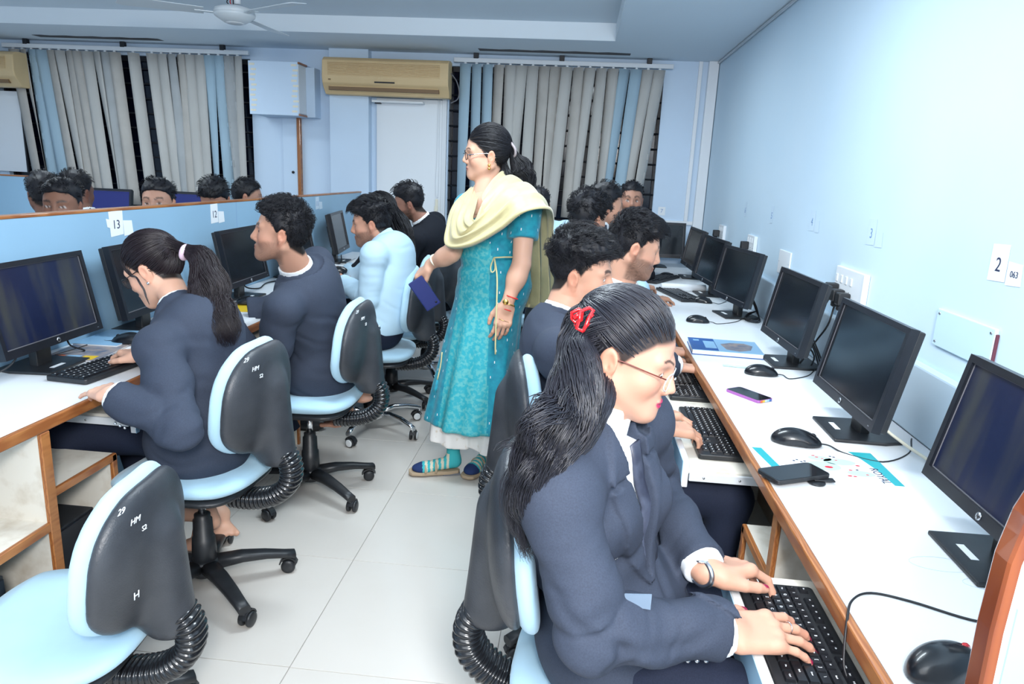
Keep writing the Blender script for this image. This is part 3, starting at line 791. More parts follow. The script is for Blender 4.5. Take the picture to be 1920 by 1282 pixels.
    obj('hair', np_mesh('hair', v, f), hr.get('mat', 'hair'), root, True)
    # --- eyes
    if sp.get('hh', h * 0.75) < 0.0036:
        for sx in (-1, 1):
            gz = np.array(sp.get('gaze', (0, 1, -0.1)), float); gz /= np.linalg.norm(gz)
            bm = bmesh.new(); bmesh.ops.create_uvsphere(bm, u_segments=20, v_segments=14, radius=0.0122 * hs)
            q = Vector((0, 0, 1)).rotation_difference(Vector(gz)).to_matrix().to_4x4()
            bm.transform(q)
            for fc in bm.faces:
                fc.smooth = True; cdir = fc.calc_center_median().normalized()
                fc.material_index = 1 if cdir.dot(Vector(gz)) > 0.86 else 0
            loc = hp + (np.array([sx * 0.031, 0.0688, -0.001]) * hs) @ Rh
            bm.transform(Matrix.Translation(Vector(loc)) @ Matrix(((*Rh[:, 0], 0), (*Rh[:, 1], 0), (*Rh[:, 2], 0), (0, 0, 0, 1))))
            obj('eye', bm, ('eye_white', 'eye_dark'), root, True)
    B = Body(); B.fz = sp.get('fz', 1.0); B.root = root; B.hands = HANDS; B.Rt, B.Rc, B.Rh, B.hp, B.hs, B.nk, B.pel, B.chest, B.waist, B.SH, B.ut, B.ft, B.rt, B.torso, B.rs, B.fs = root and Rt, Rc, Rh, hp, hs, nk, pel, chest, waist, SH, ut, ft, rt, torso, rs, fs
    style = sp.get('style', 'suit')
    allp = [pel, nk, SH['R'], SH['L']] + [np.array(sp['arms'][k][i], float) for k in sp['arms'] for i in (0, 1)]
    glo, ghi = np.min(allp, 0) - [0.16, 0.16, 0.18], np.max(allp, 0) + [0.16, 0.16, 0.09]
    nup = (hp - nk); nup /= np.linalg.norm(nup)
    nr = sp.get('neck_r', 0.046 if sp.get('fem') else 0.056) * hs
    nc = nk + nup * 0.030 * s
    if style in ('suit', 'shirt'):
        inf = 0.014 * s if style == 'suit' else 0.008 * s
        # shirt (full for shirt style, collar and chest for the suit)
        g = Grid(glo, ghi, h if style == 'shirt' else max(h * 1.3, 0.007))
        if style == 'shirt':
            torso(g, inf, fold=0.0032)
            X, Y, Z = g.all()
            sf = sp.get('wr', 0.0035)
            pz = (X - F32(pel[0])) * F32(ut[0]) + (Y - F32(pel[1])) * F32(ut[1]) + (Z - F32(pel[2])) * F32(ut[2])
            px_ = (X - F32(pel[0])) * F32(rt[0]) + (Y - F32(pel[1])) * F32(rt[1]) + (Z - F32(pel[2])) * F32(rt[2])
            w1 = np.sin(pz * 60 + 2.4 * np.sin(px_ * 15 + 1) + 2.2 * np.sin(Y * 19 + 10 * X)); w2 = np.sin(pz * 24 + 2.4 * np.sin(px_ * 9) + 2 * np.sin(X * 17))
            g.F = g.F + (sf * (np.maximum(w1, 0) ** 4 * 1.6 - 0.5 * w1) * (0.6 + 0.4 * w2) + sf * 0.8 * w2).astype(F32)
            g.F = np.maximum(g.F, -(pz - F32(sp.get('hem', -0.02))))
        else:
            torso(g, 0.004, low=False, arms=False)
            X, Y, Z = g.all(); az = (X - F32(nc[0])) * F32(nup[0]) + (Y - F32(nc[1])) * F32(nup[1]) + (Z - F32(nc[2])) * F32(nup[2])
            rn_ = np.sqrt((X - F32(nc[0]) - az * F32(nup[0])) ** 2 + (Y - F32(nc[1]) - az * F32(nup[1])) ** 2 + (Z - F32(nc[2]) - az * F32(nup[2])) ** 2)
            g.F = np.maximum(g.F, -np.maximum(rn_ - (nr + 0.08), -(az + 0.022))).astype(F32)
        g.op(cutby(cap(nc - nup * 0.05, nc + nup * 0.10, nr + 0.004), nc - nup * 0.03, -nup), 0.0, 's')
        v, f = g.mesh(); pieces = [(relax(v, f, 1), f)]
        hc_ = 0.0034 if h < 0.0055 else 0.0042 if h < 0.009 else 0.006
        g = Grid(nc - 0.105, nc + 0.105, hc_)
        g.op(cap(nc - nup * 0.040, nc + nup * 0.022, nr + 0.017, nr + 0.0100), 0.0)
        g.op(cutby(cap(nc - nup * 0.08, nc + nup * 0.10, nr + 0.002), nc - nup * 0.1, -nup), 0.0, 's')
        X, Y, Z = g.all()
        az = (X - F32(nc[0])) * F32(nup[0]) + (Y - F32(nc[1])) * F32(nup[1]) + (Z - F32(nc[2])) * F32(nup[2])
        g.F = np.maximum(g.F, np.maximum(az - 0.021, -az - 0.045)).astype(F32)
        cn = nc + B.fs * (nr + 0.012); g.op(cap(cn + nup * 0.03, cn - nup * 0.020, 0.022, 0.002), 0.001, 's')
        v, f = g.mesh(); pieces.append((relax(v, f, 1, 0.4), f))
        if style == 'suit':
            for k in sp['arms']:
                a_ = sp['arms'][k]
                if len(a_) > 4 and a_[4].get('hide'): continue
                el, wr = np.array(a_[0], float), np.array(a_[1], float); wl = np.linalg.norm(wr - el); wd = (wr - el) / wl; e2 = el + wd * (wl * sp.get('sleeve', 0.93) + 0.013); cr_ = 0.036 * bk + 0.006
                g = Grid(np.minimum(e2, e2 - wd * 0.05) - cr_ - 0.01, np.maximum(e2, e2 - wd * 0.05) + cr_ + 0.01, hc_)
                g.op(cutby(cutby(cap(el, wr + wd * 0.06, cr_ + 0.006, cr_), e2, wd), e2 - wd * 0.045, -wd), 0.0)
                v, f = g.mesh(); pieces.append((relax(v, f, 1, 0.4), f))
        v, f, _ = join_np(pieces)
        obj('shirt', np_mesh('shirt', v, f), sp.get('shirt', 'white_shirt'), root, True)
    if style == 'suit':
        g = Grid(glo, ghi, h)
        torso(g, inf, fold=sp.get('fold', 0.0095))
        gz0 = pel + ut * sp.get('button', 0.16) * s
        X, Y, Z = g.all()
        def dotp(o, a): return (X - F32(o[0])) * F32(a[0]) + (Y - F32(o[1])) * F32(a[1]) + (Z - F32(o[2])) * F32(a[2])
        U = dotp(nk, B.rs); Wz = dotp(gz0, ut); Ff = dotp(chest, B.fs)
        # skirt of the jacket, spreading over the seat
        pz = dotp(pel, ut)
        fl = ell(pel + ut * 0.01, np.array([0.188, 0.150, 0.17]) * bk + 0.008, Rt)[0](X, Y, Z)
        g.F = np.minimum(g.F, fl) - np.maximum(0.04 - np.abs(g.F - fl), 0) ** 2 / 0.16
        w1 = np.sin(pz * 48 + 2.6 * np.sin(U * 14 + 0.5) + 2.2 * np.sin(Ff * 17 + sp.get('seed', 0)) + 12 * U)
        w2 = np.sin(pz * 21 + 3.0 * np.sin(U * 10 + 2) + 2.0 * np.sin(Ff * 12) - 9 * U)
        wrn = (np.maximum(w1, 0) ** 4 * 1.6 - 0.5 * w1) * (0.5 + 0.5 * w2) * 0.0045 + w2 * 0.0035
        g.F = (g.F + wrn.astype(F32) * (1 - 0.6 * sstep(0.2, 0.42, pz))).astype(F32)
        top = np.linalg.norm(nk - gz0); wv = sp.get('vee', 0.062) * s
        edge = np.clip(Wz / top, 0, 1) * wv
        Ff = Ff - np.clip(dotp(chest, ut) / max((nc - chest) @ ut, 0.05), 0, 1.3) * F32(max((nc - chest) @ B.fs, 0))
        Fn = dotp(nc, B.fs) - 0.012
        cutv = np.maximum(np.maximum(np.abs(U) - edge, -Wz), -Ff)           # <0 inside the opening
        # lapels: a second layer beside the opening
        lw = 0.060 * s * np.clip(np.minimum((Wz + 0.01) / (0.42 * top), (top * 1.12 - Wz) / (0.25 * top)), 0.0, 1) ** 0.8
        notch = np.abs(Wz - 0.80 * top) < 0.006
        lap = np.maximum(np.maximum(np.abs(U) - edge - lw, edge - np.abs(U)), np.maximum(-Wz, -Ff)) + 0.03 * notch
        F2 = np.maximum(g.F - sp.get('lapel', 0.0065), lap)
        g.F = np.maximum(g.F, -cutv)
        g.F = np.minimum(g.F, F2)
        hemz = dotp(pel, ut); g.F = np.maximum(g.F, -(hemz + 0.11 * s)).astype(F32)
        # collar round the back of the neck
        az = dotp(nc, nup); rx = [X - F32(nc[0]) - az * F32(nup[0]), Y - F32(nc[1]) - az * F32(nup[1]), Z - F32(nc[2]) - az * F32(nup[2])]
        rn_ = np.sqrt(rx[0] ** 2 + rx[1] ** 2 + rx[2] ** 2)
        g.F = np.maximum(g.F, -np.maximum(rn_ - (nr + 0.055), -(az + 0.008))).astype(F32)
        g.op(cutby(cap(nc - nup * 0.050, nc + nup * 0.030, nr + 0.040, nr + 0.017), nc + nup * 0.010, nup), 0.014)
        g.op(cutby(cap(nc - nup * 0.05, nc + nup * 0.10, nr + 0.0125), nc - nup * 0.035, -nup), 0.0, 's')
        g.F = np.maximum(g.F, -np.maximum(np.maximum(np.abs(U) - wv * 0.9, -Fn), -(Wz - 0.80 * top))).astype(F32)
        v, f = g.mesh(); v = relax(v, f, 3, 0.5)
        obj('jacket', np_mesh('jacket', v, f), sp.get('suit', 'suit'), root, True)
        if sp.get('tie', True):   # tie hangs down the shirt front
            pts = []
            for t in np.linspace(0, 1, 9):
                q = nc * (1 - t) + gz0 * t + B.fs * (0.02 + 0.3 * math.sin(math.pi * t) * 0.12)
                # push onto the shirt surface
                pts.append(q)
            gg = Grid(np.min(pts, 0) - 0.16, np.max(pts, 0) + 0.16, 0.008); torso(gg, 0.004, low=False, arms=False)
            bm = bmesh.new(); rows = []
            for i, q in enumerate(pts[1:]):
                lo_, hi_ = 0.0, 0.2
                for _ in range(12):
                    md = (lo_ + hi_) / 2; w_ = q + B.fs * md; ii = [min(max(int(round((w_[j] - gg.ax[j][0]) / gg.h)), 0), len(gg.ax[j]) - 1) for j in range(3)]
                    if gg.F[tuple(ii)] < 0: lo_ = md
                    else: hi_ = md
                w_ = q + B.fs * (hi_ + 0.006); wd = (0.017 if i == 0 else 0.013 + 0.003 * i) * s
                rows.append([bm.verts.new(Vector(w_ + B.rs * wd * e + B.fs * (0.004 * (1 - abs(e))))) for e in (-1, -0.5, 0, 0.5, 1)] + [bm.verts.new(Vector(w_ + B.rs * wd * e - B.fs * 0.004)) for e in (1, -1)])
            for a, b in zip(rows, rows[1:]):
                for j in range(7): bm.faces.new((a[j], a[(j + 1) % 7], b[(j + 1) % 7], b[j]))
            bm.faces.new(rows[0]); bm.faces.new(rows[-1][::-1])
            obj('tie', bm, 'tie', root, True, smooth=True)
    if 'knees' not in sp and style != 'none':
        kz = pel[2] - 0.03; b2 = sp.get('base', 0.0)
        sp['knees'] = [np.array([*(pel + fw * 0.40 + q * rt * 0.10)[:2], kz]) for q in (1, -1)]
        sp['ankles'] = [np.array([*(pel + fw * 0.38 + q * rt * 0.10)[:2], b2 + 0.11]) for q in (1, -1)]
    if 'knees' in sp and 'feet' not in sp:
        sp_ = []
        for an_ in sp['ankles']:
            a_ = np.array([an_[0], an_[1], sp.get('base', 0.0) + 0.045]); Rf = rot_from(fwd=fw, up=(0, 0, 1)); g = Grid(a_ - 0.24, a_ + 0.24, 0.010)
            g.op(ell(a_ + fw * 0.055, (0.044, 0.135, 0.042), Rf), 0); g.op(cap(a_, np.array(an_), 0.040, 0.040), 0.02); X, Y, Z = g.all(); g.F = np.maximum(g.F, (sp.get('base', 0.0) + 0.002 - Z)).astype(F32)
            sp_.append(g.mesh())
        v, f, _ = join_np(sp_); obj('shoes', np_mesh('shoes', v, f), 'black_plastic', root, True)
    if 'knees' in sp:
        ts = [pel + rt * 0.085 * s, pel - rt * 0.085 * s]
        kn = [np.array(k, float) for k in sp['knees']]; an = [np.array(k, float) for k in sp['ankles']]
        A = [pel - 0.22, pel + 0.22] + [k - 0.10 for k in kn + an] + [k + 0.10 for k in kn + an]
        g = Grid(np.min(A, 0), np.max(A, 0), max(h * 1.6, 0.009))
        g.op(ell(pel - ut * 0.01, np.array([0.168, 0.128, 0.115]) * bk, Rt), 0.0)
        if style == 'shirt': g.op(ell(pel + ut * 0.04, np.array([0.152, 0.118, 0.08]) * bk, Rt), 0.03)
        for i in (0, 1):
            g.op(cap(ts[i], kn[i], 0.092 * bk, 0.066 * bk, (0.003, 90, i, -1)), 0.03)
            d_ = an[i] - kn[i]
            g.op(cutby(cap(kn[i], an[i] + d_ * 0.1, 0.062 * bk, 0.050 * bk, (0.005, 110, i + 2, 0)), an[i], d_), 0.025)
        v, f = g.mesh(); v = relax(v, f, 1)
        obj('trousers', np_mesh('trousers', v, f), sp.get('trousers', 'trouser'), root, True)
    return B
def ring_part(name, c, axis, R, r, m, B, sq=(1, 1), up=None, n=28):
    Rr = rot_from(fwd=axis, up=up if up is not None else (0.13, 0.2, 0.97))
    pts = [Vector(np.array(c) + (Rr[0] * math.cos(a) * sq[0] + Rr[2] * math.sin(a) * sq[1]) * R) for a in np.linspace(0, 2 * math.pi, n, endpoint=False)]
    return obj(name, tube_bm(pts, r, 8, closed=True), m, B.root, True)
def ball_part(name, c, r, m, B, R=None):
    bm = bmesh.new(); bmesh.ops.create_uvsphere(bm, u_segments=12, v_segments=8, radius=1)
    r = r if hasattr(r, '__len__') else (r, r, r); R = np.eye(3) if R is None else R
    bm.transform(Matrix(((R[0][0] * r[0], R[1][0] * r[1], R[2][0] * r[2], c[0]), (R[0][1] * r[0], R[1][1] * r[1], R[2][1] * r[2], c[1]), (R[0][2] * r[0], R[1][2] * r[1], R[2][2] * r[2], c[2]), (0, 0, 0, 1))))
    return obj(name, bm, m, B.root, True, smooth=True)
def HW(B, p): return B.hp + (np.array(p, float) * B.hs * [1, 1, B.fz if p[2] < 0 else 1]) @ B.Rh     # head-local to world
def glasses(B, frame, rim=0.0011, lensm='lens', side_m=None, w=0.024, hgt=0.016, z=-0.004, y=0.099):
    g = obj('glasses', tube_bm([Vector(HW(B, (x, y + 0.004, z + 0.006))) for x in (-0.010, 0, 0.010)], rim * 1.2, 6), frame, B.root, True)
    for sx in (-1, 1):
        c = (sx * 0.033, y - 0.002, z)
        pts = [Vector(HW(B, (c[0] + w * math.copysign(abs(math.cos(a)) ** 0.75, math.cos(a)), c[1] - 0.006 * abs(math.cos(a)) * (math.cos(a) * sx > 0), c[2] + hgt * math.copysign(abs(math.sin(a)) ** 0.8, math.sin(a))))) for a in np.linspace(0, 6.283, 24, endpoint=False)]
        obj('rim', tube_bm(pts, rim, 6, closed=True), frame, g, True)
        bm = bmesh.new(); vs = [bm.verts.new(p) for p in pts]; bm.faces.new(vs); obj('lens', bm, lensm, g, True)
        obj('temple_arm', tube_bm([Vector(HW(B, p)) for p in ((sx * 0.0575, y - 0.008, z + 0.008), (sx * 0.0700, 0.060, z + 0.010), (sx * 0.0780, 0.012, z + 0.012), (sx * 0.0800, -0.012, z + 0.008), (sx * 0.077, -0.03, z - 0.010))], rim * 1.1, 6), side_m or frame, g, True)
    return g
# ------------------------------------------------------------------ the room
XR, YB, HC = 1.05, 6.20, 2.394
XL = -6.2
def struct(name, bm, m, parent=None):
    o = obj(name, bm, m, parent)
    o['kind'] = 'structure'; return o
# floor: grout slab with laid tiles
fl = struct('floor', bbox((XL, -0.6, -0.05), (XR + 0.1, YB + 0.1, -0.004)), 'grout')
TX, TY = -0.7635, 1.7341
tb = bbox((0.0012, 0.0012, -0.004), (0.5988, 0.5988, 0.0), 0.0008, 1)
tme = bpy.data.meshes.new('tile'); tb.to_mesh(tme); tb.free(); tme.materials.append(MATS['tile'])
for i in range(-9, 4):
    for j in range(-4, 8):
        o = bpy.data.objects.new('tile', tme); COL.objects.link(o); o.parent = fl
        x0, y0 = TX + i * 0.6, TY + j * 0.6
        if x0 > XR or y0 > YB or y0 < -0.7: continue
        o.location = (x0, y0, 0.0004 * ((i * 7 + j * 3) % 3 - 1))
# right wall with the plinth that the worktop meets
struct('wall_right', bbox((XR, -0.6, 0), (XR + 0.12, YB + 0.1, 2.7)), 'wall')
struct('trim_1', bbox((XR - 0.035, 0.73, 0.75), (XR, YB - 0.02, 0.955), 0.006), 'wall')
tm = struct('trim_2', tube_bm([(XR - 0.012, 0.2, HC - 0.012), (XR - 0.012, YB, HC - 0.012)], 0.009, 8), 'off_white')
# back wall with two window openings
W1, W2 = (-5.25, -2.90), (-1.16, 0.62)
ZW0, ZW1 = 0.95, 2.30
bm = bmesh.new(); T = 0.12
box(bm, (XL, YB, 0), (XR, YB + T, ZW0)); box(bm, (XL, YB, ZW1), (XR, YB + T, 2.7))
for a, b in ((XL, W1[0]), (W1[1], W2[0]), (W2[1], XR)): box(bm, (a, YB, ZW0), (b, YB + T, ZW1))
struct('wall_back', bm, 'wall_rear')
for n, (a, b) in enumerate((W1, W2)):
    w = struct('window_%d' % (n + 1), bbox((a, YB + 0.085, ZW0), (b, YB + 0.095, ZW1)), 'night')
    bm = bmesh.new()
    for x in np.arange(a, b + 0.01, (b - a) / 3): box(bm, (x - 0.02, YB + 0.05, ZW0), (x + 0.02, YB + 0.085, ZW1))
    for z in (ZW0, ZW1 - 0.04): box(bm, (a, YB + 0.05, z), (b, YB + 0.085, z + 0.04))
    obj('window_frame', bm, 'frame_black', w)
    for z in np.arange(ZW0 + 0.12, ZW1, 0.125):
        obj('grille_bar', tube_bm([(a, YB + 0.035, z), (b, YB + 0.035, z)], 0.008, 6), 'frame_black', w)
struct('wall_left', bbox((XL - 0.1, -0.6, 0), (XL, YB + 0.1, 2.7)), 'wall_rear')
# pier behind the cooling unit and the flat white doors beside it
struct('trim_3', bbox((-2.17, YB - 0.10, 0), (-1.83, YB, HC), 0.004), 'wall_rear')
d = struct('door_1', bbox((-1.78, YB - 0.030, 0), (-1.20, YB - 0.002, 2.02), 0.004), 'white_plastic')
obj('door_frame', bbox((-1.21, YB - 0.04, 0), (-1.17, YB, 2.06), 0.003), 'off_white', d)
obj('door_handle', bbox((-1.26, YB - 0.055, 1.02), (-1.235, YB - 0.03, 1.14), 0.004), 'tape', d)
d = struct('door_2', bbox((-2.62, YB - 0.030, 0), (-2.49, YB - 0.002, 1.84), 0.003), 'wall_rear')
obj('door_frame', bbox((-2.485, YB - 0.045, 0), (-2.455, YB, 1.84), 0.003), 'wood_edge', d)
bm = lathe_bm([(0.001, -0.004), (0.012, -0.004), (0.012, 0.004), (0.001, 0.004)], 12, mtx=Matrix.Translation((-2.53, YB - 0.034, 1.37)) @ Matrix.Rotation(math.pi / 2, 4, 'X'))
obj('keyhole', bm, 'frame_black', d)
# ceiling: low border with a recessed field
TX1, TY1 = 0.18, 5.42
bm = bmesh.new()
box(bm, (TX1, -0.6, HC), (XR + 0.1, YB + 0.1, HC + 0.12)); box(bm, (XL, TY1, HC), (TX1, YB + 0.1, HC + 0.12))
box(bm, (XL, -0.6, HC + 0.12), (XR + 0.1, YB + 0.1, HC + 0.16))
struct('ceiling', bm, 'ceiling')
bm = bmesh.new(); box(bm, (XL, TY1 - 0.004, HC + 0.001), (TX1, TY1 - 0.0005, HC + 0.119)); box(bm, (TX1 - 0.004, -0.6, HC + 0.001), (TX1 - 0.0005, TY1 - 0.004, HC + 0.119))
struct('trim_4', bm, 'ceiling_band')
# dark gaps torn in the ceiling above the blinds
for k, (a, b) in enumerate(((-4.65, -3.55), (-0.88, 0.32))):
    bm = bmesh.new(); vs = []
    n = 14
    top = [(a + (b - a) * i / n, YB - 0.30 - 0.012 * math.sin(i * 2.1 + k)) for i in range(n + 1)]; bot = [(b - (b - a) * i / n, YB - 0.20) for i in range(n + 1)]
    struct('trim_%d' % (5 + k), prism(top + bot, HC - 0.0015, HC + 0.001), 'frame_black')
# pipe casing in the far right corner and the cable ducts
struct('trim_7', bbox((XR - 0.085, YB - 0.05, 0), (XR - 0.005, YB, HC), 0.004), 'white_plastic')
struct('trim_8', bbox((0.63, YB - 0.022, 1.085), (XR - 0.085, YB, 1.115), 0.003), 'white_plastic')
struct('trim_9', bbox((XR - 0.16, YB - 0.022, 1.115), (XR - 0.13, YB, HC), 0.003), 'white_plastic')

# ------------------------------------------------------------------ vertical blinds
def blind(label, a, b, n, seed, gaps, blues, zlo, lean, tight):
    r = random.Random(seed)
    t = thing('vertical_blind', label, 'blind', (a, YB - 0.08, 0), 0, None)
    obj('head_rail', bbox((-0.05, -0.02, HC - 0.075), (b - a + 0.06, 0.015, HC - 0.04), 0.004), 'off_white', t)
    for k in range(3):
        x = (b - a) * (0.08 + 0.42 * k); obj('bracket', bbox((x - 0.02, -0.022, HC - 0.045), (x + 0.02, 0.016, HC), 0.003), 'frame_black', t)
    p = (b - a) / n
    for i in range(n):
        if i in gaps: continue
        x = (i + 0.5) * p; w = 0.094; sway = (lean[0] + (lean[1] - lean[0]) * i / n) / 3.2 + r.uniform(-0.010, 0.010); tw0 = r.uniform(-0.45, 0.45); tw1 = tw0 + r.uniform(-tight, tight)
        bm = bmesh.new(); rows = []
        zt = HC - 0.085
        for k in range(9):
            f = k / 8; z = zt + (zlo - zt) * f; cx = x + sway * f * 3.2; a_ = tw0 + (tw1 - tw0) * f
            row = []
            for e in (-1, -0.33, 0.33, 1):
                row.append(bm.verts.new((cx + e * w / 2 * math.cos(a_), -0.010 * (1 - e * e) + e * w / 2 * math.sin(a_), z)))
            for e in (1, 0.33, -0.33, -1):
                row.append(bm.verts.new((cx + e * w / 2 * math.cos(a_), 0.0012 - 0.010 * (1 - e * e) + e * w / 2 * math.sin(a_), z)))
            rows.append(row)
        for u, v in zip(rows, rows[1:]):
            for j in range(8):
                fc = bm.faces.new((u[j], u[(j + 1) % 8], v[(j + 1) % 8], v[j])); fc.smooth = j in (0, 1, 2, 4, 5, 6)
        bm.faces.new(rows[0]); bm.faces.new(rows[-1][::-1])
        s = obj('slat', bm, 'slat_blue' if i in blues else r.choice(('slat_cream', 'slat_cream', 'slat_grey', 'slat_tan')), t)
        obj('slat_hook', bbox((x - 0.01, -0.006, HC - 0.088), (x + 0.01, 0.006, HC - 0.070)), 'off_white', t)
    return t
blind('long run of grey vertical blind slats on the left back window, with dark gaps', -5.05, -2.93, 25, 3, (12, 14), (2, 3, 21, 22), 1.02, (0.13, 0.03), 0.95)
blind('cream and pale blue vertical blind on the right back window, nearest the corner', -1.06, 0.62, 18, 9, (), (0, 1, 2, 14, 15), 1.10, (-0.01, -0.10), 0.75)

# ------------------------------------------------------------------ wall units
def ac_unit(label, x0, x1, y, z0, z1, group=None):
    t = thing('air_conditioner', label, 'air conditioner', (x0, y, z0), 0)
    w, h, d = x1 - x0, z1 - z0, 0.19
    prof = [(0, 0.03), (0.02, 0.006), (0.06, 0), (d - 0.03, 0), (d, 0.02)]
    # body: side profile swept along x, front towards -y
    sp = [(0.0, 0.0), (-0.09, 0.0), (-0.135, 0.055), (-0.165, 0.085), (-0.175, h * 0.45), (-0.165, h - 0.03), (-0.13, h - 0.004), (-0.08, h), (0.0, h)]
    bm = prism(sp, 0, w, 0.008, Matrix(((0, 0, 1, 0), (1, 0, 0, 0), (0, 1, 0, 0), (0, 0, 0, 1))))
    obj('casing', bm, 'ac_plastic', t)
    for k in range(9):
        z = h * 0.50 + k * h * 0.040
        obj('louvre', bbox((0.05, -0.180, z), (w - 0.07, -0.168, z + 0.006), 0.0015, 1), 'ac_plastic', t)
    obj('air_outlet', bbox((0.05, -0.150, 0.030), (w - 0.08, -0.100, 0.058), mtx=Matrix.Translation((0, 0, 0))), 'ac_dark', t)
    fl_ = bbox((0.055, -0.170, 0.030), (w - 0.085, -0.160, 0.070), 0.002); fl_.transform(Matrix.Translation((0, -0.12, 0.0)) @ Matrix.Rotation(-0.5, 4, 'X') @ Matrix.Translation((0, 0.12, 0)))
    obj('outlet_flap', fl_, 'ac_plastic', t)
    obj('display_strip', bbox((w * 0.42, -0.174, 0.092), (w * 0.58, -0.166, 0.103), 0.001), 'frame_black', t)
    obj('badge', bbox((0.055, -0.174, 0.104), (0.075, -0.168, 0.114)), 'ac_dark', t)
    return t
ac_unit('yellowed air conditioner on the pier, between the two blinds', -2.17, -1.12, YB - 0.10, 2.02, 2.31)
ac_unit('yellowed air conditioner cut off by the left edge of the photo', -5.92, -4.87, YB - 0.10, 1.98, 2.27)
t = thing('drip_tray', 'thin grey tray fixed under the yellowed air conditioner', 'tray', (-1.80, YB - 0.06, 1.985))
obj('tray_strip', bbox((0, -0.05, -0.008), (0.44, 0.03, 0.010), 0.003), 'off_white', t)
obj('tray_clip', bbox((0.02, -0.03, -0.016), (0.07, 0.01, -0.008), 0.002), 'frame_black', t)
c = tube_bm(smooth_pts([(-1.12, 6.05, 2.22), (-1.07, 6.03, 2.16), (-1.045, 6.03, 2.08), (-1.06, 6.04, 2.02), (-1.12, 6.07, 1.99)]), 0.005, 6)
tag(obj('cable', c, 'cable_grey'), 'thin grey cable looping off the right end of the air conditioner', 'cable')
t = thing('wall_cabinet', 'pale blue box cabinet edged with strips of tape, high beside the left blind', 'cabinet', (-2.78, YB, 1.83))
obj('cabinet_body', bbox((0, -0.30, 0), (0.42, -0.001, 0.42), 0.003), 'wall_rear', t)
obj('open_side', bbox((0.42, -0.295, 0.02), (0.425, -0.14, 0.40)), 'off_white', t)
for z in (0.0, 0.405): obj('wood_strip', bbox((0.42, -0.30, z), (0.432, -0.12, z + 0.014)), 'wood_edge', t)
obj('cabinet_side', bbox((0.424, -0.14, 0.0), (0.50, -0.001, 0.40), 0.003), 'wall_rear', t)
tp = bpy.data.meshes.new('tape_strip'); b_ = bbox((0, -0.3015, 0), (0.045, -0.2995, 0.016)); b_.to_mesh(tp); b_.free(); tp.materials.append(MATS['tape'])
for k in range(10):
    for x in (0.01, 0.365):
        o = bpy.data.objects.new('tape_strip', tp); COL.objects.link(o); o.parent = t; o.location = (x + 0.006 * (k % 3), 0, 0.025 + k * 0.040)
t = thing('wall_lamp_holder', 'small dark bulb holder on the back wall beside the box cabinet', 'fitting', (-2.20, YB, 2.27))
obj('holder', lathe_bm([(0.004, 0), (0.018, 0.0), (0.018, 0.02), (0.012, 0.03), (0.012, 0.06), (0.002, 0.06)], 12, mtx=Matrix.Rotation(math.pi / 2, 4, 'X')), 'frame_black', t)
obj('hook', tube_bm([(0, -0.02, 0), (0.01, -0.03, -0.05), (0.0, -0.03, -0.07)], 0.004, 6), 'frame_black', t)
t = thing('blind_cord', 'thin beaded cord hanging beside the right blind over the white door', 'cord', (-1.24, YB - 0.05, 1.2))
obj('bead_cord', tube_bm(smooth_pts([(0.0, 0, 0.85), (-0.005, 0, 0.4), (-0.012, 0, 0.1), (0.0, 0, 0.02), (0.014, 0, 0.1), (0.012, 0, 0.85)]), 0.0025, 5), 'off_white', t)
obj('cord_weight', bbox((-0.012, -0.006, -0.10), (0.012, 0.006, 0.0), 0.003), 'tape', t)
# ceiling fan over the left aisle
FC = P(440, 28, 4.35)
t = thing('ceiling_fan', 'white ceiling fan with three blades above the left aisle', 'fan', (FC[0], FC[1], 0))
fz = FC[2]
obj('motor_housing', lathe_bm([(0.01, fz - 0.045), (0.06, fz - 0.045), (0.085, fz - 0.03), (0.115, fz - 0.010), (0.12, fz + 0.004), (0.115, fz + 0.006), (0.118, fz + 0.010), (0.112, fz + 0.03), (0.07, fz + 0.045), (0.02, fz + 0.05)], 36), 'fan_white', t)
obj('hub_cap', lathe_bm([(0.005, fz - 0.052), (0.045, fz - 0.050), (0.055, fz - 0.044), (0.005, fz - 0.040)], 24), 'off_white', t)
obj('down_rod', tube_bm([(0, 0, fz + 0.04), (0, 0, HC + 0.119)], 0.012, 8), 'fan_white', t)
obj('capacitor', lathe_bm([(0.004, fz + 0.055), (0.02, fz + 0.055), (0.02, fz + 0.09), (0.004, fz + 0.09)], 12, mtx=Matrix.Translation((0.03, -0.02, 0))), 'white_plastic', t)
for k in range(3): obj('wire', tube_bm(smooth_pts([(-0.02 + 0.01 * k, -0.015, fz + 0.05), (-0.035 + 0.02 * k, -0.02, fz + 0.07), (-0.01, 0, fz + 0.11)]), 0.003, 5), 'red_plastic' if k == 1 else 'cable', t)
for k in range(3):
    a = math.radians(-32 + 120 * k)
    R_ = Matrix.Rotation(a, 4, 'Z')
    bl = bpy.data.objects.new('blade', None)
    pr_ = prism([(0.17, -0.050), (0.60, -0.068), (0.63, -0.05), (0.60, 0.068), (0.17, 0.050)], -0.002, 0.002, 0.001, Matrix.Translation((0, 0, fz + 0.006)) @ Matrix.Rotation(0.18, 4, 'X')); pr_.transform(R_)
    b0 = obj('blade', pr_, 'fan_white', t)
    ir = bbox((0.10, -0.018, fz - 0.002), (0.22, 0.018, fz + 0.004), 0.001); ir.transform(R_); obj('blade_iron', ir, 'fan_white', t)
    for q in ((0.19, 0.02), (0.19, -0.02), (0.21, 0)):
        v_ = R_ @ Vector((q[0], q[1], fz + 0.001)); obj('screw', lathe_bm([(0.001, -0.004), (0.005, -0.003), (0.005, 0.003), (0.001, 0.004)], 8, mtx=Matrix.Translation(v_)), 'white_plastic', t)
